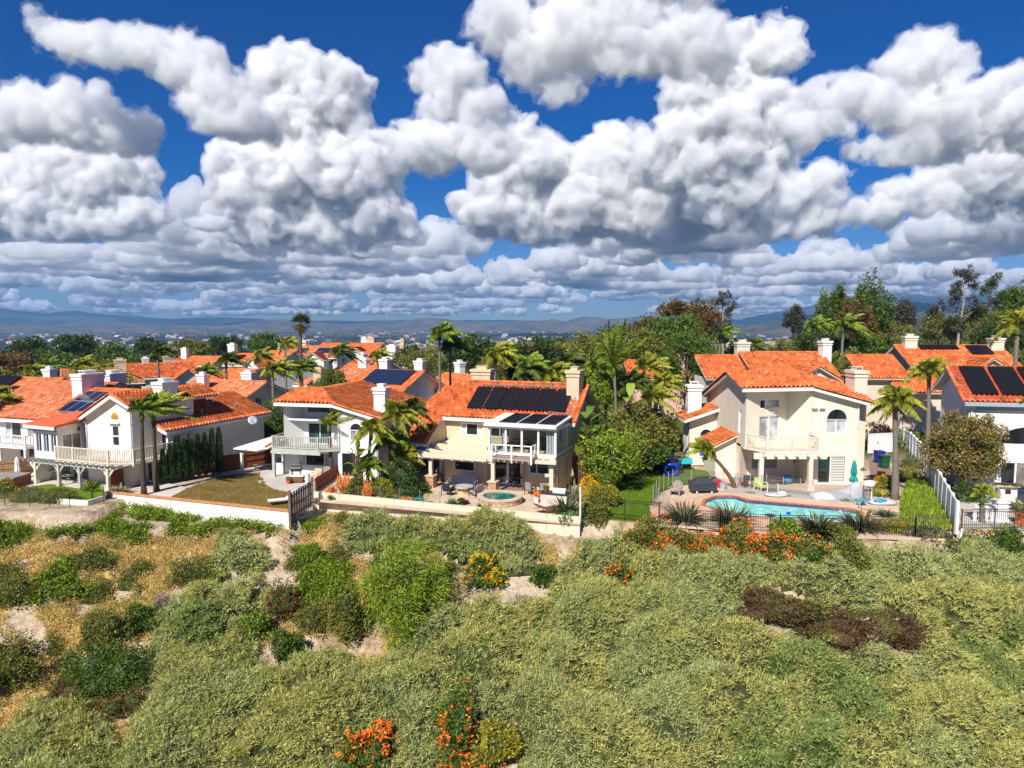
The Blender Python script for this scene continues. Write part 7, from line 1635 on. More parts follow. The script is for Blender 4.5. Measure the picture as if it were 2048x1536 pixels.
# the jungle between the white and beige houses
J = [((735,985),(742,860),'palm_gold',1.7,'tall golden palm at the left of the jungle beside the beige house'), ((775,975),(790,830),'palm_gold',2.2,'highest golden palm of the jungle left of the beige house'), ((800,970),(778,880),'palm_green',1.9,'green palm half hidden in the jungle left of the beige house'), ((820,972),(805,910),'palm_gold',1.6,'low palm with arching fronds beside the dark red screen'), ((752,985),(735,930),'palm_green',1.4,'short palm at the front of the jungle above the blue lagoon'), ((812,965),(822,820),'palm_dark',1.8,'dark palm leaning on the eave of the beige house')]
for i, (b, tp, mt, L, l) in enumerate(J): palm_at(l, b, tp, 20+i, nf=16, L=L, wind=(.2,-.1,0), mat=mt, r=.12, bark='bark_grey', ll=.62, droop=.75, nl=28, lw=.04)
def paddle_plant(label, base, h, n, seed, mat='leaf_green', L=1.5, w=.26, name='banana_plant', spread=.35):
    """upright plant with large paddle leaves on long stalks"""
    rg = np.random.default_rng(seed); t = thing(name, label, 'plant', base); m = MB(); V = []; F = []
    for i in range(n):
        az = rg.random()*6.28; tilt = .25+.75*rg.random(); d = np.array([math.cos(az)*math.sin(tilt), math.sin(az)*math.sin(tilt), math.cos(tilt)]) + np.array([.12, 0, 0]); b0 = np.array([rg.normal()*spread*.4, rg.normal()*spread*.4, 0]); st = b0 + np.array([0, 0, h*(.35+.5*rg.random())]) 
        m.tube([Vector(b0), Vector(st), Vector(st+d*.35)], [.05, .035, .02], 5); s = unit(np.cross(d, [0, 0, 1.0])); u = np.cross(s, d); k = len(V); l = L*(.7+.5*rg.random())
        for j, (tt, ww) in enumerate(((0, .15), (.2, .8), (.5, 1.0), (.8, .7), (1.0, .05))):
            p = st + d*.3 + d*l*tt - np.array([0, 0, 1])*l*.55*tt**2.2
            V += [p - s*w*ww + u*.05*ww, p, p + s*w*ww + u*.05*ww]
        for j in range(4):
            for c in (0, 1): a = k+j*3+c; F.append((a, a+1, a+4, a+3))
    m.build('stalk', 'bark_brown', t); np_object('foliage', np.array(V), F, mat, t); return t
paddle_plant('tall banana plant with torn leaves before the arched window', at(715,985), 3.6, 14, 1, 'leaf_bright', 1.3, .2); paddle_plant('dark banana plant behind the golden palms', at(800,962), 4.2, 14, 2, 'leaf_dark', 1.4, .24); paddle_plant('bright leafy plant above the orange succulents', at(722,990), 2.4, 14, 3, 'leaf_bright', 1.0, .16)
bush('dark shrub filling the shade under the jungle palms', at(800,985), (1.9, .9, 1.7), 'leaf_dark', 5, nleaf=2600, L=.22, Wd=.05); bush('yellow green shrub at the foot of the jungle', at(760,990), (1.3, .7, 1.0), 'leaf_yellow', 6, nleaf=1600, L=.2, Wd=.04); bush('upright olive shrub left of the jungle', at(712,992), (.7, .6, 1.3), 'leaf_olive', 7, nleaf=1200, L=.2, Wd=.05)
def fire_sticks(label, base, r, h, seed):
    rg = np.random.default_rng(seed); t = thing('fire_stick_plant', label, 'plant', base); m = MB(); n = 46
    for i in range(n):
        a = rg.random()*6.28; q = r*math.sqrt(rg.random()); p = Vector((q*math.cos(a), q*math.sin(a), 0)); e = p*1.25 + Vector((rg.normal()*.06, rg.normal()*.06, h*(.65+.4*rg.random())*(1-.35*q/r))); m.tube([p*.5, p.lerp(e, .5)+Vector((rg.normal()*.05, rg.normal()*.05, 0)), e], [.03, .03, .018], 5)
    m.build('stem', 'coral_stem', t); return t
m_, t_, b_ = new_mat('coral_stem'); p_ = gpos(t_); x_, y_, z_ = split(t_, p_); c_ = mixc(t_, noise(t_, p_, 5.0, 3.0, 0.6).smooth(0.35, 0.65), (0.80, 0.13, 0.04), (0.75, 0.34, 0.05)); t_.links.new(c_.s, b_.inputs['Base Color'])
fire_sticks('tall coral orange stick plant beside the brown fence', at(690,985), .55, 1.9, 1); fire_sticks('narrow coral orange stick plant behind the cream wall', at(735,997), .28, 1.35, 2); fire_sticks('small coral orange stick plant seen through the glass fence', at(662,992), .3, .9, 3); fire_sticks('low coral stick plant among the agaves', at(812,1004), .35, .5, 4)
for i, (u, v, r, l) in enumerate(((690,995,.6,'large agave below the coral stick plant'), (764,1002,.42,'agave behind the cream wall, left of the lagoon'), (792,1006,.5,'agave behind the cream wall at the tip of the lagoon'), (832,1009,.55,'bright agave right of the low coral plant'), (862,1012,.4,'small agave between the two larger ones on the wall'), (904,1014,.8,'biggest agave behind the cream wall, beside the steps'), (958,1016,.35,'small yellowish agave at the foot of the spa'), (660,1000,.45,'agave at the left end of the cream wall'))): rosette(l, at(u, v), r, 'leaf_succulent', 30+i, group='agaves along the cream wall')
bush('dark red succulent clump beside the biggest agave', at(925,1008), (.35, .3, .3), 'leaf_plum', 41, 'succulent', 'plant', None, 300, .14, .04)
strap_plant('tall strappy plant at the right end of the cream wall', at(1135,1030), 130, 1.9, 'leaf_strap', 51, w=.05, up=.95); strap_plant('yellow tipped strappy plant behind the tan counter', at(1150,1000), 70, 1.7, 'leaf_flax', 52, w=.04, up=1.05); bush('blue green low shrub at the foot of the strappy plant', at(1135,1040), (.9, .5, .45), 'leaf_succulent', 53, nleaf=700, L=.14, Wd=.04)
bush('clipped round bright green shrub, upper one beside the slat fence', at(1215,985), (1.0, .8, .8), 'leaf_bright', 54, nleaf=1800, L=.12, zoff=1.0); bush('clipped yellow green shrub, lower one above the iron fence', at(1205,1010), (1.15, .8, .9), 'leaf_yellow', 55, nleaf=2000, L=.12, zoff=.5); bush('loose green shrub at the iron fence end', at(1190,1035), (.9, .7, .9), 'leaf_olive', 56, nleaf=1800, L=.16); bush('orange and yellow leaved shrub before the slat fence', at(1185,985), (.7, .6, 1.1), 'petal_yellow', 57, nleaf=900, L=.16, core='leaf_olive'); bush('dark hedge mass between lawn and beige house', at(1245,955), (1.3, 1.4, 1.5), 'leaf_green', 58, nleaf=2600, L=.2)
# the grove right of the beige house
paddle_plant('giant paddle-leaved plant against the chimney of the beige house', at(1175,965), 6.0, 16, 11, 'leaf_green', 2.0, .34); paddle_plant('tall paddle-leaved plant behind the grove', at(1255,950), 7.4, 18, 12, 'palm_green', 2.3, .36); paddle_plant('paddle-leaved plant hanging over the beige side wall', at(1160,975), 4.4, 9, 13, 'leaf_bright', 1.8, .32)
tree('bright green leafy tree in front of the grove', at(1225,985), 4.6, (2.1, 1.5, 1.9), 'leaf_bright', 61, nclump=44, nleaf=90, L=.22, Wd=.07, bark='bark_pale', r=.09, trunks=3, c=.58); tree('dense green tree at the heart of the grove', at(1265,955), 6.0, (2.2, 2.0, 2.4), 'leaf_olive', 62, nclump=46, nleaf=90, L=.26, Wd=.08, r=.14, c=.58); tree('yellowish tree at the right of the grove', at(1310,940), 5.0, (1.8, 1.6, 2.2), 'leaf_olive', 63, nclump=40, nleaf=90, L=.24, Wd=.08, r=.12, c=.55); tree('dark tree under the grove beside the lawn', at(1290,955), 3.0, (1.4, 1.2, 1.2), 'leaf_green', 64, nclump=30, nleaf=80, L=.22, r=.1, c=.55); tree('small bright tree behind the beige chimney', at(1160,945), 8.2, (.9, .9, .8), 'leaf_bright', 65, nclump=16, nleaf=60, L=.24, r=.08, c=.92, limbs=4)
palm_at('tall palm above the grove with upright feather fronds', (1235,945), (1228,735), 71, nf=9, L=3.3, wind=(.05,0,.2), mat='palm_green', r=.13, ll=.75, droop=.25, spear=(.7, 1.5), nl=34, lw=.045); palm_at('golden palm on the right of the grove', (1300,945), (1300,800), 72, nf=15, L=2.2, wind=(.3,0,0), mat='palm_gold', r=.12, ll=.65, nl=28, lw=.04); palm_at('green palm in the middle of the grove', (1255,940), (1262,775), 73, nf=14, L=2.3, wind=(.3,0,0), mat='palm_dark', r=.12, ll=.65, nl=28, lw=.04); palm_at('dark palm behind the grove near the pink chimney', (1330,925), (1322,770), 74, nf=14, L=2.0, wind=(.35,0,0), mat='palm_gold', r=.12, ll=.6, nl=26, lw=.04)
palm_at('high palm behind the banana leaves of the grove', (1195,925), (1192,742), 75, nf=13, L=2.3, wind=(.3,0,0), mat='palm_green', r=.13, ll=.65, nl=28, lw=.04); palm_at('high golden palm at the right rear of the grove', (1290,920), (1288,738), 76, nf=13, L=2.4, wind=(.3,0,0), mat='palm_gold', r=.13, ll=.65, nl=28, lw=.04)
tree('tall loose bright tree rising behind the grove', at(1215,925), 8.6, (2.2, 1.8, 2.6), 'leaf_bright', 66, nclump=44, nleaf=90, L=.26, Wd=.08, r=.12, c=.72); paddle_plant('broad paddle-leaved plant in the front of the grove', at(1200,975), 4.6, 12, 14, 'leaf_bright', 1.7, .3); paddle_plant('paddle-leaved plant beside the pale chimney stack', at(1300,930), 6.6, 12, 15, 'leaf_green', 2.0, .34)
# pool garden
palm_at('leaning young palm between the bump-out and the grills', (1470,975), (1412,900), 81, nf=13, L=1.4, wind=(-.35,0,-.05), mat='palm_gold', r=.14, bark='bark_brown', ll=.5, droop=.5, nl=26)
palm_at('royal looking palm with a ringed grey trunk by the right pool corner', (1790,998), (1790,805), 82, nf=14, L=2.1, wind=(.1,.05,-.05), mat='palm_gold', r=.2, bark='bark_grey', ll=.7, droop=.6, nl=30, lw=.045, dead=5)
palm_at('tall palm with a pale trunk behind the vinyl fence', (1855,905), (1858,745), 83, nf=18, L=2.6, wind=(.15,0,0), mat='palm_gold', r=.2, bark='bark_grey', ll=.75, droop=.65, nl=32, lw=.05)
palm_at('small potted looking palm beside the white balustrade', (1965,1045), (1965,985), 84, nf=10, L=.9, wind=(.3,0,0), mat='palm_gold', r=.13, bark='bark_grey', ll=.35, nl=20)
for i, (u, v, L, l) in enumerate(((1368,1042,1.75,'dark strappy clump at the left end of the pool'), (1462,1048,1.95,'dark strappy clump in front of the pool ladder end'), (1632,1066,1.85,'dark strappy clump in front of the right half of the pool'), (1718,1058,1.75,'dark strappy clump at the right pool corner'))): strap_plant(l, at(u, v), 230, L, 'leaf_strap', 90+i, group='strappy clumps around the pool', w=.045, up=.85)
for i, (u, v, L, l) in enumerate(((1490+10,986,.5,'first small grass tuft in the gravel, from the left'), (1640,998,.5,'small grass tuft beside the grey cover'), (1690,1002,.5,'bright small tuft at the end of the grey cover'), (1575,992,.4,'thin tuft in the gravel below the balcony post'))): strap_plant(l, at(u, v), 45, L, 'leaf_bright', 96+i, 'grass_tuft', 'tufts in the gravel', .018)
strap_plant('yellow green strappy clump by the right palm', at(1765,992), 90, 1.1, 'leaf_yellow', 101, w=.04); bush('yellow flowering shrub beside the bins path', at(1770,975), (.7, .6, .8), 'leaf_yellow', 102, nleaf=900, flowers=('petal_yellow', 50, .1)); strap_plant('strappy clump at the end of the pool paving', at(1770,1030), 80, .9, 'leaf_strap', 103, w=.035); bush('yellow green low shrub right of the pool', at(1790,1062), (1.1, .6, .55), 'leaf_yellow', 104, nleaf=1300); bush('olive low shrub in front of the pool corner', at(1670,1070), (.9, .5, .5), 'leaf_olive', 105, nleaf=1000); bush('dry tan low shrub by the sloping iron fence', at(1850,1072), (1.2, .5, .5), 'leaf_flax', 106, nleaf=1100); bush('grassy clump against the vinyl fence', at(1822,935), (.8, .8, .9), 'leaf_flax', 107, nleaf=900, L=.3, Wd=.02); bush('grassy pale clump above the leafy bank', at(1815,960), (.9, .8, .8), 'leaf_yellow', 108, nleaf=900, L=.3, Wd=.02)
blades('leafy_bank', GP((1800,1010),(1815,960),(1850,960),(1905,1062),(1850,1068),(1800,1050)), .05, 9000, .28, .05, 'leaf_bright', 17, 'bright green leafy ground cover on the bank beside the vinyl fence')
bush('plum leaved shrub behind the bins', at(1765,900), (1.6, 1.2, 2.2), 'leaf_plum', 109, nleaf=2200, L=.2); bush('round green shrub behind the right palm', at(1820,890), (1.6, 1.2, 1.5), 'leaf_olive', 110, nleaf=1800, L=.2); bush('mown green hedge behind the vinyl fence', at(1835,880), (1.6, 1.0, 1.0), 'leaf_bright', 111, nleaf=1500, L=.14)
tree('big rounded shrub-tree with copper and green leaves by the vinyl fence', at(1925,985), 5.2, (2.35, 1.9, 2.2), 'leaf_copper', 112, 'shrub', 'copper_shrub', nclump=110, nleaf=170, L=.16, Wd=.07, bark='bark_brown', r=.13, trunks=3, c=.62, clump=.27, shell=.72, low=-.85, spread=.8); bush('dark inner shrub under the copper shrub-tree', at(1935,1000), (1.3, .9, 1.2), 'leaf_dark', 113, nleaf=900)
# hedges and plants of the left gardens
bush('rounded clipped hedge below the left lawn, right half', at(118,1003), (1.35, .55, .85), 'leaf_olive', 121, 'hedge', 'hedge', None, 2200, .10, .035, lump=.1); bush('rounded clipped hedge below the left lawn, left half', at(62,1001), (1.4, .55, .9), 'leaf_olive', 122, 'hedge', 'hedge', None, 2200, .10, .035, lump=.1); bush('yellowing shrub at the left edge by the hot tub', at(12,992), (.9, .6, 1.1), 'leaf_yellow', 123, nleaf=1200, L=.12); bush('dark round shrub on the path at the left edge', (*HP(-6,1040), -.9), (.7, .6, .7), 'leaf_olive', 124, nleaf=900)
strap_plant('spiky flax with pale tips at the end of the dark fence', at(240,988), 130, 1.25, 'leaf_flax', 125, w=.035, up=.85); palm_at('tiny palm in the low planter', (183,1000), (183,982), 126, nf=11, L=.85, wind=(.1,0,.1), mat='leaf_bright', r=.08, ll=.3, droop=.3, nl=18); bush('round dark tree between the long white house and the white house', at(545,890), (1.8, 1.6, 3.4), 'leaf_green', 127, 'tree', 'tree', None, 3600, .2, .06); strap_plant('paddle clump against the narrow passage', at(543,925), 40, 1.6, 'leaf_green', 128, w=.12)
# ------------------------------------------------------------------ shrubs on the slope
for i, (l, (u, v), r, mt, n, L, w, fl, zo) in enumerate(SH):
    b = SHB[i]
    if i == 0:
        tree(l, (b[0], b[1], b[2]-.2), 4.6, (2.5, 2.1, 2.35), mt, 300, 'shrub', 'feathery_shrub', nclump=90, nleaf=150, L=.30, Wd=.028, c=.56, clump=.30, shell=.55, low=-.95, r=.1, trunks=3, spread=.9, wind=(.35, -.05, -.25)); continue
    bush(l, b, r, mt, 300+i, nleaf=n, L=L, Wd=w, flowers=fl, zoff=zo*.8, lump=.40, core='twig_sage' if mt in ('leaf_sage', 'leaf_olive') else 'leaf_dark' if mt not in ('leaf_grey', 'leaf_brown') else 'leaf_brown')
# ------------------------------------------------------------------ the neighbourhood behind
def bg_house(key, label, w, d, rz, wm, he=5.4, ends='gg', chims=(), roof='clay_tile', wing=None, solar=(), front=True, seg=4):
    """a house with its ridge along local x; ends: g gable or h hip, left and right"""
    u, v, Y, hr = BG[key]; p = D(u, v, Y); base = p.z-hr; t = thing('house', label, 'house', (p.x, p.y, base), rz, None)
    z0 = -3.0; ov = .5; rise = hr-he; sl = rise/(d/2)
    xl, xr = -w/2, w/2; rl = xl-ov if ends[0] == 'g' else xl+d/2*.8; rr_ = xr+ov if ends[1] == 'g' else xr-d/2*.8
    ze = he-sl*ov
    def wins(L, two=True):
        o = []; n = max(1, int(L/3.2))
        for i in range(n):
            s = (i+.5)*L/n-.65
            o.append(W(s, 3.3, 1.3, 1.15, cols=[.5], panes=['glass_dark'])); o.append(W(s, .8, 1.3, 1.2, cols=[.5], panes=['glass_dark']))
        return o
    wall(t, (xl, -d/2), (xr, -d/2), z0, he, he, wm, wins(w)); wall(t, (xr, d/2), (xl, d/2), z0, he, he, wm)
    wall(t, (xr, -d/2), (xr, d/2), z0, he, he, wm, [W(d*.3, 3.2, 1.1, 1.2, cols=[.5], panes=['glass_dark'])], peak=(d/2, hr-.1) if ends[1] == 'g' else None); wall(t, (xl, d/2), (xl, -d/2), z0, he, he, wm, [W(d*.55, 3.2, 1.1, 1.2, cols=[.5], panes=['glass_dark'])], peak=(d/2, hr-.1) if ends[0] == 'g' else None)
    k = dict(mat=roof, tw=.4, cs=.5, seg=seg, amp=.10)
    tile_roof(t, [(xl-ov, -d/2-ov, ze), (xr+ov, -d/2-ov, ze), (rr_, 0, hr), (rl, 0, hr)], **k); tile_roof(t, [(xr+ov, d/2+ov, ze), (xl-ov, d/2+ov, ze), (rl, 0, hr), (rr_, 0, hr)], **k)
    if ends[0] == 'h': tile_roof(t, [(xl-ov, d/2+ov, ze), (xl-ov, -d/2-ov, ze), (rl, 0, hr)], **k); caps(t, (xl-ov, -d/2-ov, ze+.1), (rl, 0, hr+.1), roof)
    else: caps(t, (xl-ov, -d/2-ov, ze+.1), (rl, 0, hr+.12), roof); fascia(t, [(xl-ov+.02, -d/2-ov, ze-.1), (rl+.02, 0, hr-.1), (xl-ov+.02, d/2+ov, ze-.1)])
    if ends[1] == 'h': tile_roof(t, [(xr+ov, -d/2-ov, ze), (xr+ov, d/2+ov, ze), (rr_, 0, hr)], **k); caps(t, (xr+ov, -d/2-ov, ze+.1), (rr_, 0, hr+.1), roof)
    else: caps(t, (xr+ov, -d/2-ov, ze+.1), (rr_, 0, hr+.12), roof); fascia(t, [(xr+ov-.02, -d/2-ov, ze-.1), (rr_-.02, 0, hr-.1), (xr+ov-.02, d/2+ov, ze-.1)])
    caps(t, (rl, 0, hr+.1), (rr_, 0, hr+.1), roof); fascia(t, [(xl-ov, -d/2-ov+.02, ze-.1), (xr+ov, -d/2-ov+.02, ze-.1)])
    for (x, y, zt_, cw, cd, cm) in chims: chimney(t, x, y, 0, zt_, cw, cd, cm, slots=False)
    if wing:                       # a lower wing in front: x centre, width, depth, eave, ridge; gable to the front
        wx, ww, wd, we, wr = wing; yf = -d/2-wd; a, b = wx-ww/2, wx+ww/2; s2 = (wr-we)/(ww/2)
        wall(t, (a, yf), (b, yf), z0, we, we, wm, [W(ww*.3, we-2.0, ww*.4, 1.2, panes=['glass_dark'])], peak=(ww/2, wr-.1)); wall(t, (b, yf), (b, -d/2), z0, we, we, wm); wall(t, (a, -d/2), (a, yf), z0, we, we, wm)
        tile_roof(t, [(a-ov, -d/2+1.5, we-s2*ov), (a-ov, yf-ov, we-s2*ov), (wx, yf-ov, wr), (wx, -d/2+1.5, wr)], **k); tile_roof(t, [(b+ov, yf-ov, we-s2*ov), (b+ov, -d/2+1.5, we-s2*ov), (wx, -d/2+1.5, wr), (wx, yf-ov, wr)], **k)
        caps(t, (wx, yf-ov, wr+.1), (wx, -d/2+1.5, wr+.1), roof); caps(t, (a-ov, yf-ov, we-s2*ov+.1), (wx, yf-ov, wr+.1), roof); caps(t, (b+ov, yf-ov, we-s2*ov+.1), (wx, yf-ov, wr+.1), roof)
    nn = Vector((0, -sl, 1)).normalized()
    for (x0, x1, f0, f1, mt) in solar:
        y0, y1 = -d/2*(1-f0), -d/2*(1-f1); c = [Vector((x0, y0, hr+sl*y0)), Vector((x1, y0, hr+sl*y0)), Vector((x1, y1, hr+sl*y1)), Vector((x0, y1, hr+sl*y1))]
        m = MB(); m.add([q+nn*.28 for q in c]+[q+nn*.34 for q in c], [(3,2,1,0),(4,5,6,7),(0,1,5,4),(1,2,6,5),(2,3,7,6),(3,0,4,7)]); m.build('solar_panel', mt, t)
    return t
CWt, CTn, CPk = 'chimney_white', 'chimney_tan', 'stucco_pink'
bg_house('b1', 'house at the left edge with black roof mats and a round gable vent', 9.5, 8.5, -RAD(12), 'stucco_warm', 5.0, 'gg', [(2.3, 1.2, 8.0, .9, .9, CWt)], solar=[(-4.5, .2, .25, .98, 'solar_black'), (1.0, 3.2, .1, .55, 'solar_black')])
bg_house('b2', 'brownish house with a dull tile roof behind the feathery tree', 10, 9, RAD(32), 'stucco_brown', 5.2, 'gh', [(-3.5, 1, 8.3, 1.0, 1.0, CTn), (2.5, .8, 8.4, 1.6, 1.0, CTn)], 'clay_tile_weathered')
bg_house('b3', 'cream house with a large plain gable and two arched windows', 10.5, 9, RAD(36), 'stucco_warm', 5.0, 'gg', [(-2, 1, 8.0, 1.0, .9, CWt), (2, 2.2, 8.2, 1.8, .9, CTn)], wing=(3.4, 4.2, 2.2, 4.6, 6.2))
bg_house('b4', 'far house with a white chimney left of the tall palms', 10, 8, -RAD(10), 'stucco_warm', 5.2, 'gg', [(-3.6, -1, 9.0, 1.4, 1.0, CWt)])
bg_house('b5', 'low greenish white house behind a dark palm', 9, 8, -RAD(25), 'stucco_green', 4.6, 'hg')
bg_house('b6', 'house with a wide orange roof and two white chimneys above the long white house', 10, 9, -RAD(18), 'stucco_warm', 4.4, 'gg', [(-2.0, -2.6, 7.2, 1.1, .9, CWt), (1.9, 1.0, 7.3, 1.5, 1.0, CWt)], roof='clay_tile_weathered', wing=(-2.4, 5.0, 2.6, 3.6, 5.2))
bg_house('b7', 'white house with the tallest white chimney among the palms', 8, 8, -RAD(15), 'stucco_white', 5.0, 'gg', [(-2.2, -3.6, 9.2, 1.6, 1.1, CWt)])
bg_house('b8', 'white house with steep stepped gables right of the tall chimney', 9, 9, -RAD(38), 'stucco_white', 4.8, 'gg', [(-2, 2, 8.6, 1.4, 1.0, CWt)], wing=(1.5, 4.4, 2.5, 4.4, 6.1))
bg_house('b9', 'white house with small dark panels on a pale orange roof', 13, 9, -RAD(12), 'stucco_white', 4.8, 'gg', [(-4.5, 1, 8.2, 1.2, 1.0, CWt)], 'clay_tile_weathered', wing=(2.0, 5, 2.6, 4.2, 5.8), solar=[(.4, 3.8, .3, .75, 'pv_blue'), (-4.5, -2.0, .3, .7, 'pv_blue')])
bg_house('b10', 'farthest broad house of the estate under the horizon', 16, 10, -RAD(8), 'stucco_warm', 4.8, 'gg', [(3, 1, 8.6, 1.4, 1.0, CWt), (4.8, 1, 8.6, 2.2, 1.0, CTn)], wing=(3.5, 6, 3, 4.4, 6.2))
bg_house('b11', 'house with dark panels and a tall tan chimney beside the dense trees', 10, 8, -RAD(12), 'stucco_warm', 4.6, 'gg', [(1.5, -3.2, 8.0, 1.9, 1.2, CWt), (3.6, -2.6, 9.2, .9, .9, CTn)], solar=[(-4.0, -.2, .3, .9, 'solar_black')])
bg_house('b12', 'pale green house with a hipped roof and a slim tan chimney', 9.5, 9, -RAD(22), 'stucco_green', 4.6, 'hg', [(-1.2, -4.4, 6.9, 1.3, .8, CTn)], 'clay_tile_weathered')
bg_house('b13', 'white gabled house with a big dark panel field behind the white house', 7.6, 9, -RAD(26), 'stucco_white', 5.0, 'gg', [(-2.5, 1.5, 8.3, 1.2, 1.0, CWt), (2.2, 2.2, 8.2, 1.2, .9, CWt)], solar=[(-2.6, 3.2, .25, .95, 'pv_blue'), (-3.6, -1.2, .05, .22, 'pv_blue')])
bg_house('b14', 'white house end with a gable and white chimney behind the beige chimney', 6, 9, -RAD(48), 'stucco_white', 5.4, 'gg', [(-1.2, .5, 8.6, 1.1, .9, CWt)])
bg_house('b15', 'small far house with a dark panel among the dense trees', 9, 7, -RAD(5), 'stucco_warm', 5.0, 'gg', [(1.5, 0, 8.4, 1.6, 1.0, CWt)], solar=[(-3.5, -.5, .3, .9, 'solar_black')])
bg_house('b16', 'house with a square orange roof right behind the cream house', 8.4, 8.6, RAD(2), 'stucco_cream', 5.0, 'gg', [(-3.6, 2.2, 8.4, 1.5, 1.0, 'chimney_cream'), (4.9, -.6, 8.6, 1.0, 1.2, 'chimney_white')], wing=(1.2, 4.2, 2.4, 4.8, 6.0))
bg_house('b17', 'long orange roofed house with black mats behind the right palms', 11, 8.4, -RAD(6), 'stucco_sand', 5.0, 'gg', [(-4.4, -.4, 8.2, 1.4, 1.0, 'chimney_cream'), (5.2, -.8, 8.0, 1.4, 1.0, 'chimney_cream')], wing=(1.5, 5.2, 2.8, 4.0, 5.8), solar=[(-3.4, .9, .72, .95, 'solar_black'), (1.9, 4.3, .45, .92, 'solar_black')])
bg_house('b18', 'salmon walled house with a slim pink chimney behind the grove', 6, 8, 0, CPk, 4.8, 'gg', [(2.6, -3.4, 7.6, .8, .8, CPk)])
bg_house('b19', 'house with a light gable behind the panel field house', 8.5, 8, -RAD(35), 'stucco_white', 4.6, 'gg', [(-2.4, 0, 7.8, 1.2, 1.0, CWt), (.5, -2.5, 7.0, 2.0, 1.0, CWt)])
bg_house('b20', 'far reddish roof at the right end of the estate', 9, 8, -RAD(5), 'stucco_warm', 5.0, 'hg', [(-2, 0, 8.4, 1.2, 1.0, CTn)], 'clay_tile_red')
gp = D(1770, 752, 72); g_ = thing('garage_wing', 'low orange roofed wing left of the long house behind the right palms', 'house', (gp.x, gp.y, gp.z-3.4), -RAD(4))
for a, b in (((-1.9, 0), (1.9, 0)), ((1.9, 0), (1.9, 5)), ((-1.9, 5), (-1.9, 0))): wall(g_, a, b, -3, 3.2, 3.2, 'stucco_sand')
tile_roof(g_, [(-2.4, -.6, 3.1), (2.4, -.6, 3.1), (2.4, 4.0, 5.3), (-2.4, 4.0, 5.3)], tw=.36, seg=4); caps(g_, (-2.4, 4, 5.4), (2.4, 4, 5.4)); caps(g_, (-2.4, -.6, 3.2), (-2.4, 4, 5.4))
gp = D(1865, 782, 70); g_ = thing('porch_wing', 'low front wing with an orange roof behind the copper shrub-tree', 'house', (gp.x, gp.y, gp.z-3.3), -RAD(4))
for a, b in (((-3, 0), (3, 0)), ((3, 0), (3, 4)), ((-3, 4), (-3, 0))): wall(g_, a, b, -3, 3.2, 3.2, 'stucco_sand')
tile_roof(g_, [(-3.4, -.6, 3.1), (3.4, -.6, 3.1), (3.4, 3.6, 4.9), (-3.4, 3.6, 4.9)], tw=.36, seg=4); caps(g_, (-3.4, 3.6, 5.0), (3.4, 3.6, 5.0))
gp = D(1455, 752, 70); g_ = thing('side_wing', 'low orange roof wing left behind the cream house', 'house', (gp.x, gp.y, gp.z-4.2), 0)
for a, b in (((-2, 0), (2, 0)), ((2, 0), (2, 5)), ((-2, 5), (-2, 0))): wall(g_, a, b, -3, 4.0, 4.0, 'stucco_cream')
tile_roof(g_, [(-2.3, -.6, 3.9), (2.3, -.6, 3.9), (2.3, 4.0, 6.0), (-2.3, 4.0, 6.0)], tw=.36, seg=4); caps(g_, (-2.3, 4, 6.1), (2.3, 4, 6.1))
# road wall on the hillside
a, b = D(1395, 690, 140), D(1700, 692, 140); t = thing('road_wall', 'long pale concrete road wall on the far hillside', 'wall', (a.x, a.y, 0)); 
for i in range(12):
    p, q = Vector(a).lerp(b, i/12)-Vector((a.x, a.y, 0)), Vector(a).lerp(b, (i+.97)/12)-Vector((a.x, a.y, 0)); m = MB(); m.bar((p.x, p.y, p.z-.6), (q.x, q.y, q.z-.6), .3, 3.0); m.build('wall_panel', 'concrete', t)
# ------------------------------------------------------------------ trees and palms among the roofs
def bt(u, v, Y):                   # a spot on the ground under a picture position at a depth
    p = D(u, v, Y); return Vector((p.x, Y, ground_z(p.x, Y)))
def far_palm(label, u, v, Y, seed, mat='palm_green', L=2.6, nf=15, wind=WIND, r=.2, h0=None, **k):
    b = bt(u, v, Y); tp = D(u, v, Y); return palm(label, b, tp.z-b.z, 'palms among the roofs', nf=nf, L=L, wind=wind, mat=mat, r=r, seed=seed, ll=.85, nl=22, lw=.07, **k)
b = bt(600, 640, 95); fan_palm('very tall fan palm standing out against the far mountains', b, D(600, 648, 95).z-b.z, 1.75, 40, 5, r=.22)
far_palm('tall palm with a slim trunk above the beige house, left of two', 879, 668, 72, 131, 'palm_green', 2.3, 15, droop=.7, r=.16); far_palm('shorter darker palm right of the tall one above the beige house', 900, 690, 74, 132, 'palm_dark', 2.0, 14, droop=.75, r=.14)
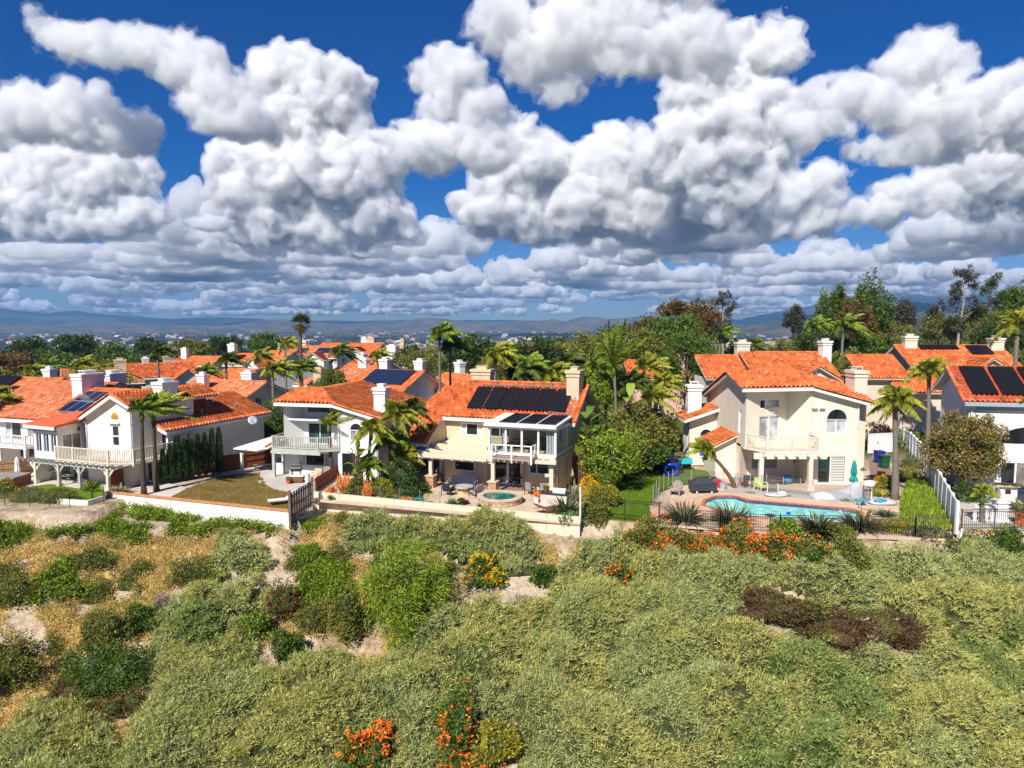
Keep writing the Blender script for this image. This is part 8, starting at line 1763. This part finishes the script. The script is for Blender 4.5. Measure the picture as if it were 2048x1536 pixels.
for i, (u, v, Y, mt, L, l) in enumerate((
 (315,705,100,'palm_dark',2.4,'dark palm in front of the cream gable'), (452,722,105,'palm_dark',2.9,'dark drooping palm before the greenish house'), (155,736,95,'palm_gold',2.9,'palm spreading above the brownish roof'), (570,692,120,'palm_gold',3.2,'golden palm beside the very tall fan palm'), (545,742,84,'palm_gold',2.7,'golden palm above the dark tree by the white house'), (675,706,105,'palm_dark',2.9,'dark windswept palm before the hipped roof'), (518,712,120,'palm_gold',2.6,'small golden palm by the tallest white chimney'), (600,738,90,'palm_green',2.6,'palm right of the golden palm above the white house'), (405,745,105,'palm_green',2.6,'low palm beside the cream house front'),
 (990,712,68,'palm_gold',2.6,'golden palm behind the left chimney of the beige house'), (1050,735,66,'palm_green',2.4,'low palm behind the ridge of the beige house'), (1105,748,66,'palm_gold',2.2,'golden low palm behind the ridge of the beige house'), (1130,725,72,'palm_dark',2.2,'dark palm left of the right beige chimney'), (755,712,118,'palm_gold',2.6,'golden palm before the light gable'), (1030,745,70,'palm_dark',2.0,'dark palm half hidden by the beige ridge'),
 (1440,668,105,'palm_green',3.2,'bushy palm before the pale road wall'), (1625,655,100,'palm_green',3.2,'tall palm behind the square orange roof, left one'), (1686,655,92,'palm_green',3.2,'tall palm behind the square orange roof, right one'), (1500,690,110,'palm_dark',2.6,'dark palm in front of the road wall'), (60,745,130,'palm_gold',3.5,'golden palms at the valley edge, left'), (90,735,135,'palm_green',3.5,'green palm at the valley edge beside the golden one'),
 (2035,655,60,'palm_gold',3.4,'large golden palm cut by the right edge'), (2130,770,40,'palm_gold',2.9,'palm frond reaching in from the right edge over the black mats'), (2135,862,39,'palm_gold',2.9,'lower palm frond reaching in at the right edge'), (-12,790,62,'palm_gold',1.7,'palm crown cut by the left edge'))): far_palm(l, u, v, Y, 140+i, mt, L, 14 if Y > 50 else 9, droop=.7)
TR = [ # label, u, v of crown centre, depth, radius x, radius z, material, clumps, leaf length, trunk share
 ('broad green pine-like tree left of the road wall',1345,676,100,4.2,3.2,'leaf_green',60,.5), ('rust brown tree right behind the broad green tree',1405,650,112,3.0,3.4,'leaf_rust',44,.5), ('dark green tree left of the broad one',1300,702,98,3.4,2.6,'leaf_olive',46,.5), ('reddish crown rising behind the broad green tree',1350,620,118,2.6,1.6,'leaf_rust',24,.5),
 ('tall conifer with clustered needles, left of two',1668,632,120,2.9,4.4,'leaf_green',60,.5), ('tall conifer with clustered needles, right of two',1740,622,120,3.0,4.8,'leaf_green',66,.5), ('brown green tree between the two conifers',1712,655,115,2.8,3.6,'leaf_rust',34,.5), ('dark red leaved tree against the far brown hill',1585,645,150,2.2,2.8,'leaf_euc',14,.5), ('grey brown tree right of the conifers',1800,640,140,3.6,3.6,'leaf_euc',30,.5),
 ('green tree at the right edge of the hill',2030,625,120,3.4,4.4,'leaf_green',60,.5), ('round dark trees behind the beige roof, left',940,712,110,4.0,2.6,'leaf_dark',44,.5), ('round green tree behind the beige roof',1010,715,115,4.4,2.4,'leaf_green',46,.5), ('dark green tree behind the beige roof, right',1090,706,115,5.0,2.6,'leaf_dark',50,.5), ('olive tree behind the grove',1180,706,100,4.2,2.6,'leaf_olive',46,.5), ('dark tree above the grove',1240,694,112,4.0,2.8,'leaf_dark',44,.5), ('leafy bright tree behind the pink chimney',1375,720,80,2.8,3.2,'leaf_green',50,.4), ('dark tree by the road wall start',1300,665,135,4.0,2.6,'leaf_rust',36,.5),
 ('yellow feathery tree before the brownish house',195,765,82,3.4,1.9,'leaf_yellow',40,.3), ('round green tree between orange roofs and white house',662,770,80,1.8,1.5,'leaf_green',36,.3), ('green tree beside the light gable',850,725,115,3.5,2.2,'leaf_olive',36,.4), ('dark green tree at the end of the estate',820,715,140,3.2,2.4,'leaf_dark',34,.4), ('green tree left of the panel field house',1000,735,85,2.4,2.0,'leaf_olive',34,.4),
 ('round green tree in the valley edge behind the left roofs',120,745,150,5.0,4.0,'leaf_green',44,.6), ('dark round tree in the valley at the left',60,715,210,6.0,5.0,'leaf_dark',44,.7), ('broad dark tree in the valley left of centre',150,700,240,6.5,5.0,'leaf_dark',44,.7), ('brown tree in the valley at the left edge',15,735,190,5.0,4.0,'leaf_rust',40,.7), ('green tree in the valley behind the cream gable',230,720,220,6.0,4.5,'leaf_green',44,.7), ('dark tree in the valley above the cream gable',300,705,260,6.0,4.5,'leaf_dark',40,.7), ('green tree in the valley before the first estate houses',380,705,240,6.0,4.2,'leaf_olive',40,.7), ('pale tree at the left valley edge',10,770,120,3.0,2.4,'leaf_olive',34,.5), ('bushy tree in the valley behind the dull roof',275,740,170,4.5,3.4,'leaf_green',40,.6), ('dark bushy tree behind the far house with a white chimney',440,695,260,6.5,4.0,'leaf_dark',40,.7), ('green crown behind the tallest white chimney',530,692,230,5.5,3.5,'leaf_green',36,.7),
 ('scrubby dark tree on the right hill before the eucalyptus',1880,660,118,3.4,2.6,'leaf_olive',36,.4), ('olive bush tree on the right hill',1950,650,112,3.6,2.8,'leaf_olive',40,.4), ('dark scrub oak on the right hill edge',2010,670,100,3.4,2.6,'leaf_dark',36,.4), ('round scrub in front of the far brown hill',1780,672,130,4.0,2.2,'leaf_olive',36,.4), ('dark round scrub behind the square orange roof',1640,690,98,3.2,2.0,'leaf_dark',32,.4), ('green round scrub right behind the square orange roof',1730,700,95,3.0,2.0,'leaf_green',32,.4), ('bright scrub between the two right chimneys',1690,735,84,2.4,1.8,'leaf_olive',30,.4), ('low scrub before the road wall',1580,700,115,3.4,1.8,'leaf_olive',30,.4), ('low green scrub right of the road wall',1480,712,110,3.0,1.8,'leaf_green',30,.4)]
for i, (l, u, v, Y, rx, rz_, mt, nc, L) in enumerate(TR):
    p = D(u, v, Y); g = ground_z(p.x, Y); h = (p.z-g)/.66 if p.z-g > rz_ else rz_*1.5
    b = Vector((p.x, Y, g)) if p.z-g > rz_*.6 else Vector((p.x, Y, p.z-rz_)); h = max(p.z-b.z, rz_*.8)/.64
    tree(l, b, h, (rx, rx*.9, rz_), mt, 400+i, 'tree', 'tree', 'trees around the estate', nclump=int(nc*1.5), nleaf=85, L=L*(.70+Y/420), Wd=L*.19*(.75+Y/250), c=.64, r=.22, clump=.30, shell=.6, low=-.7, limbs=6)
def gum(label, u0, v0, u1, v1, Y, seed, spread=2.4, mat='leaf_euc', n=9):
    """thin eucalyptus: bare forking limbs with separate tufts of foliage"""
    rg = np.random.default_rng(seed); rr = random.Random(seed); b = bt(u0, v0, Y); tp = D(u1, v1, Y); h = tp.z-b.z; t = thing('eucalyptus', label, 'tree', b, 0, 'thin eucalyptus on the skyline'); lean = tp.x-b.x
    m = MB(); ax = [Vector((lean*(f**1.2)+rr.uniform(-.2, .2), 0, h*f)) for f in np.linspace(0, .9, 7)]; m.tube(ax, [.28, .25, .2, .16, .12, .08, .05], 6); q = []
    for i in range(n):
        f = .42+.55*i/n; k = min(5, int(f*6)); s = ax[k].lerp(ax[k+1], f*6-k if f*6-k < 1 else .9); a = rr.uniform(0, 6.28); l = spread*(1.25-f)*rr.uniform(.6, 1.2); e = s+Vector((math.cos(a)*l, math.sin(a)*l*.5, l*rr.uniform(.5, 1.1))); m.tube([s, s.lerp(e, .5)+Vector((0, 0, -.1)), e], [.09, .06, .03], 5); rad = rr.uniform(.7, 1.25)
        q.append(crown(rg, e, (rad, rad*.8, rad*.8), 9, 26, .42, .07, .4, .4, -1))
    q.append(crown(rg, ax[-1]+Vector((0, 0, .3)), (1.0, .8, .9), 9, 26, .42, .07, .4, .4, -1)); m.build('trunk', 'bark_pale' if seed % 2 else 'bark_dark', t, smooth=True); V, F = join(q); np_object('crown', V, F, mat, t); return t
gum('thin pale eucalyptus above the road wall', 1445, 690, 1448, 570, 105, 501); gum('dark small eucalyptus left of the pale one', 1398, 690, 1400, 592, 125, 502, 1.8, 'leaf_dark', 6); gum('tallest eucalyptus on the right hill', 1915, 690, 1935, 522, 110, 503, 3.2, 'leaf_euc', 13); gum('leaning forked eucalyptus at the right of the hill', 1950, 690, 1998, 540, 112, 504, 3.0, 'leaf_dark', 9); gum('dark bare eucalyptus before the far brown hill', 1587, 690, 1592, 608, 150, 506, 2.4, 'leaf_euc', 7)
gum('grey eucalyptus below the tallest one', 1868, 690, 1880, 600, 118, 507, 2.6, 'leaf_euc', 8)
# low planting between the houses: shrubs hide the feet of the houses
# ------------------------------------------------------------------ street scrub as one mass, the valley's far trees, and its houses
rgf = np.random.default_rng(901)
def blobs_mesh(name, P, R, mat, L, per, kind='stuff', label=None, cat=None, seed=1):
    rg = np.random.default_rng(seed); n = len(P); k = np.repeat(np.arange(n), per); d = rand_dirs(rg, len(k)); d[:, 2] = np.where(d[:, 2] < -.3, -d[:, 2], d[:, 2]); C = P[k] + d*R[k][:, None]*np.array([1, 1, .75])*(.55+.5*rg.random((len(k), 1)))
    A = unit(d+rg.normal(size=d.shape)*.7); Lk = (L*R[k])[:, None]; B = unit(np.cross(A, rg.normal(size=d.shape)))*Lk*.36
    V, F = leaf_quads(C, A*Lk, B); o = np_object(name, V, F, mat, kind=kind)
    if label: o['label'] = label; o['category'] = cat
    return o
N = 5200; Yd = 66*(190/66)**rgf.random(N); Xd = (rgf.random(N)*2-1)*Yd*.95; hx = np.array([[c[0], c[1]] for c in CTL[:len(BG)]]); dmin = np.min(np.hypot(Xd[:, None]-hx[:, 0], Yd[:, None]-hx[:, 1]), axis=1); keep = (dmin > 7.5) & (Yd > 66); Xd, Yd = Xd[keep], Yd[keep]
rad = .6+1.0*rgf.random(len(Xd)); blobs_mesh('street_shrubbery', np.stack([Xd, Yd, zt(Xd, Yd)+rad*.3], -1), rad, 'leaf_green', .36, 32, label='massed garden shrubbery between the houses of the estate', cat='shrubbery', seed=3)
N = 17000; Yd = 230*(9000/230)**(rgf.random(N)**.8); Xd = (rgf.random(N)*2-1)*Yd*.86; clus = vnoise(Xd, Yd, 71, 120.0, 3); keep = (clus > .36) & ~((Xd > 35) & (Yd < 330)); Xd, Yd = Xd[keep], Yd[keep]; rad = 2.4+3.6*rgf.random(len(Xd)); rad = rad*(1+Yd/9000*1.2)
leaf_mat('leaf_valley', [(0.012, 0.024, 0.010), (0.034, 0.052, 0.018), (0.075, 0.095, 0.034)], patch=(0.05, 0.045, 0.018), pscale=0.02)
nr = Yd < 1100; Pz = zt(Xd, Yd)
blobs_mesh('valley_treetops', np.stack([Xd, Yd, Pz+rad*.55], -1)[nr], rad[nr], 'leaf_valley', .40, 36, label='dark tree canopy spread over the valley', cat='woodland', seed=5)
blobs_mesh('valley_treetops', np.stack([Xd, Yd, Pz+rad*.55], -1)[~nr], rad[~nr], 'leaf_valley', .75, 12, label='far tree canopy reaching to the foot of the mountains', cat='woodland', seed=6)
def small_house(name, roofc, wallm):
    m = MB(); m.box(-6, -4.5, -2, 6, 4.5, 3.2, 0); m.add([(-6.6, -5.1, 3.0), (6.6, -5.1, 3.0), (6.6, 5.1, 3.0), (-6.6, 5.1, 3.0), (-3, 0, 5.2), (3, 0, 5.2)], [(0,1,5,4),(1,2,5),(2,3,4,5),(3,0,4),(3,2,1,0)], 1)
    for x in (-4, -1, 2.5): m.box(x, -4.56, .9, x+1.6, -4.49, 2.2, 2)
    return m.mesh(name, [wallm, roofc, 'glass_dark'])
plain('roof_pale', (0.44, 0.36, 0.31), 0.9, 0.15, 0.2); plain('roof_grey', (0.30, 0.30, 0.31), 0.9, 0.15, 0.2); plain('roof_tan', (0.40, 0.22, 0.14), 0.9, 0.15, 0.2); plain('roof_white', (0.66, 0.66, 0.66), 0.8, 0.1, 0.2)
MH = [(small_house('valley_house', a, b), l) for a, b, l in (('roof_pale', 'stucco_white', 'pale roofed'), ('roof_grey', 'stucco_warm', 'grey roofed'), ('roof_tan', 'stucco_sand', 'tan roofed'), ('roof_white', 'stucco_white', 'white roofed'))]
cnt = 0; i = 0
while cnt < 260:
    i += 1; Y = 300*(4200/300)**(rgf.random()**.8); X = (rgf.random()*2-1)*Y*.8
    if (X > 30 and Y < 420) : continue
    if vnoise(np.array([X]), np.array([Y]), 71, 120.0, 3)[0] > .56: continue
    me, l = MH[cnt % 4]; o = bpy.data.objects.new('valley_house', me); COL.objects.link(o); s = 1.0+.5*rgf.random()+Y/4200*.9; o.location = (X, Y, ground_z(X, Y)+.6+Y/900); o.scale = (s*(1+.4*rgf.random()), s, s); o.rotation_euler = (0, 0, rgf.random()*3.14)
    tag(o, 'small ' + l + ' house scattered among the valley trees', 'house', l + ' houses in the valley'); cnt += 1
N = 650; Yd = 1500*(9000/1500)**rgf.random(N); Xd = (rgf.random(N)*2-1)*Yd*.85; m = MB(); zz = zt(Xd, Yd)
for x, y, z in zip(Xd, Yd, zz):
    s = rgf.uniform(.8, 1.6)*(1+y/6000); w, d, h = 6*s, 5*s, 3.5*s; m.box(x-w, y-d, z, x+w, y+d, z+h+2)
o = m.build('distant_town', 'roof_pale', None, kind='stuff'); o['label'] = 'pale specks of the far town below the mountains'; o['category'] = 'town'
# ------------------------------------------------------------------ air: thin blue haze over the valley
m, t, b = new_mat('haze'); t.nodes.remove(b); vp = t.nodes.new('ShaderNodeVolumePrincipled'); vp.inputs['Color'].default_value = (0.27, 0.55, 1.0, 1); vp.inputs['Density'].default_value = 0.000078; vp.inputs['Anisotropy'].default_value = 0.0
t.links.new(vp.outputs[0], t.nodes['Material Output'].inputs['Volume'])
mb = MB(); mb.box(-12500, -90, -75, 12500, 13200, 475); hz = mb.build('haze', 'haze', None, kind='stuff'); hz['label'] = 'thin blue haze lying over the valley'; hz['category'] = 'haze'
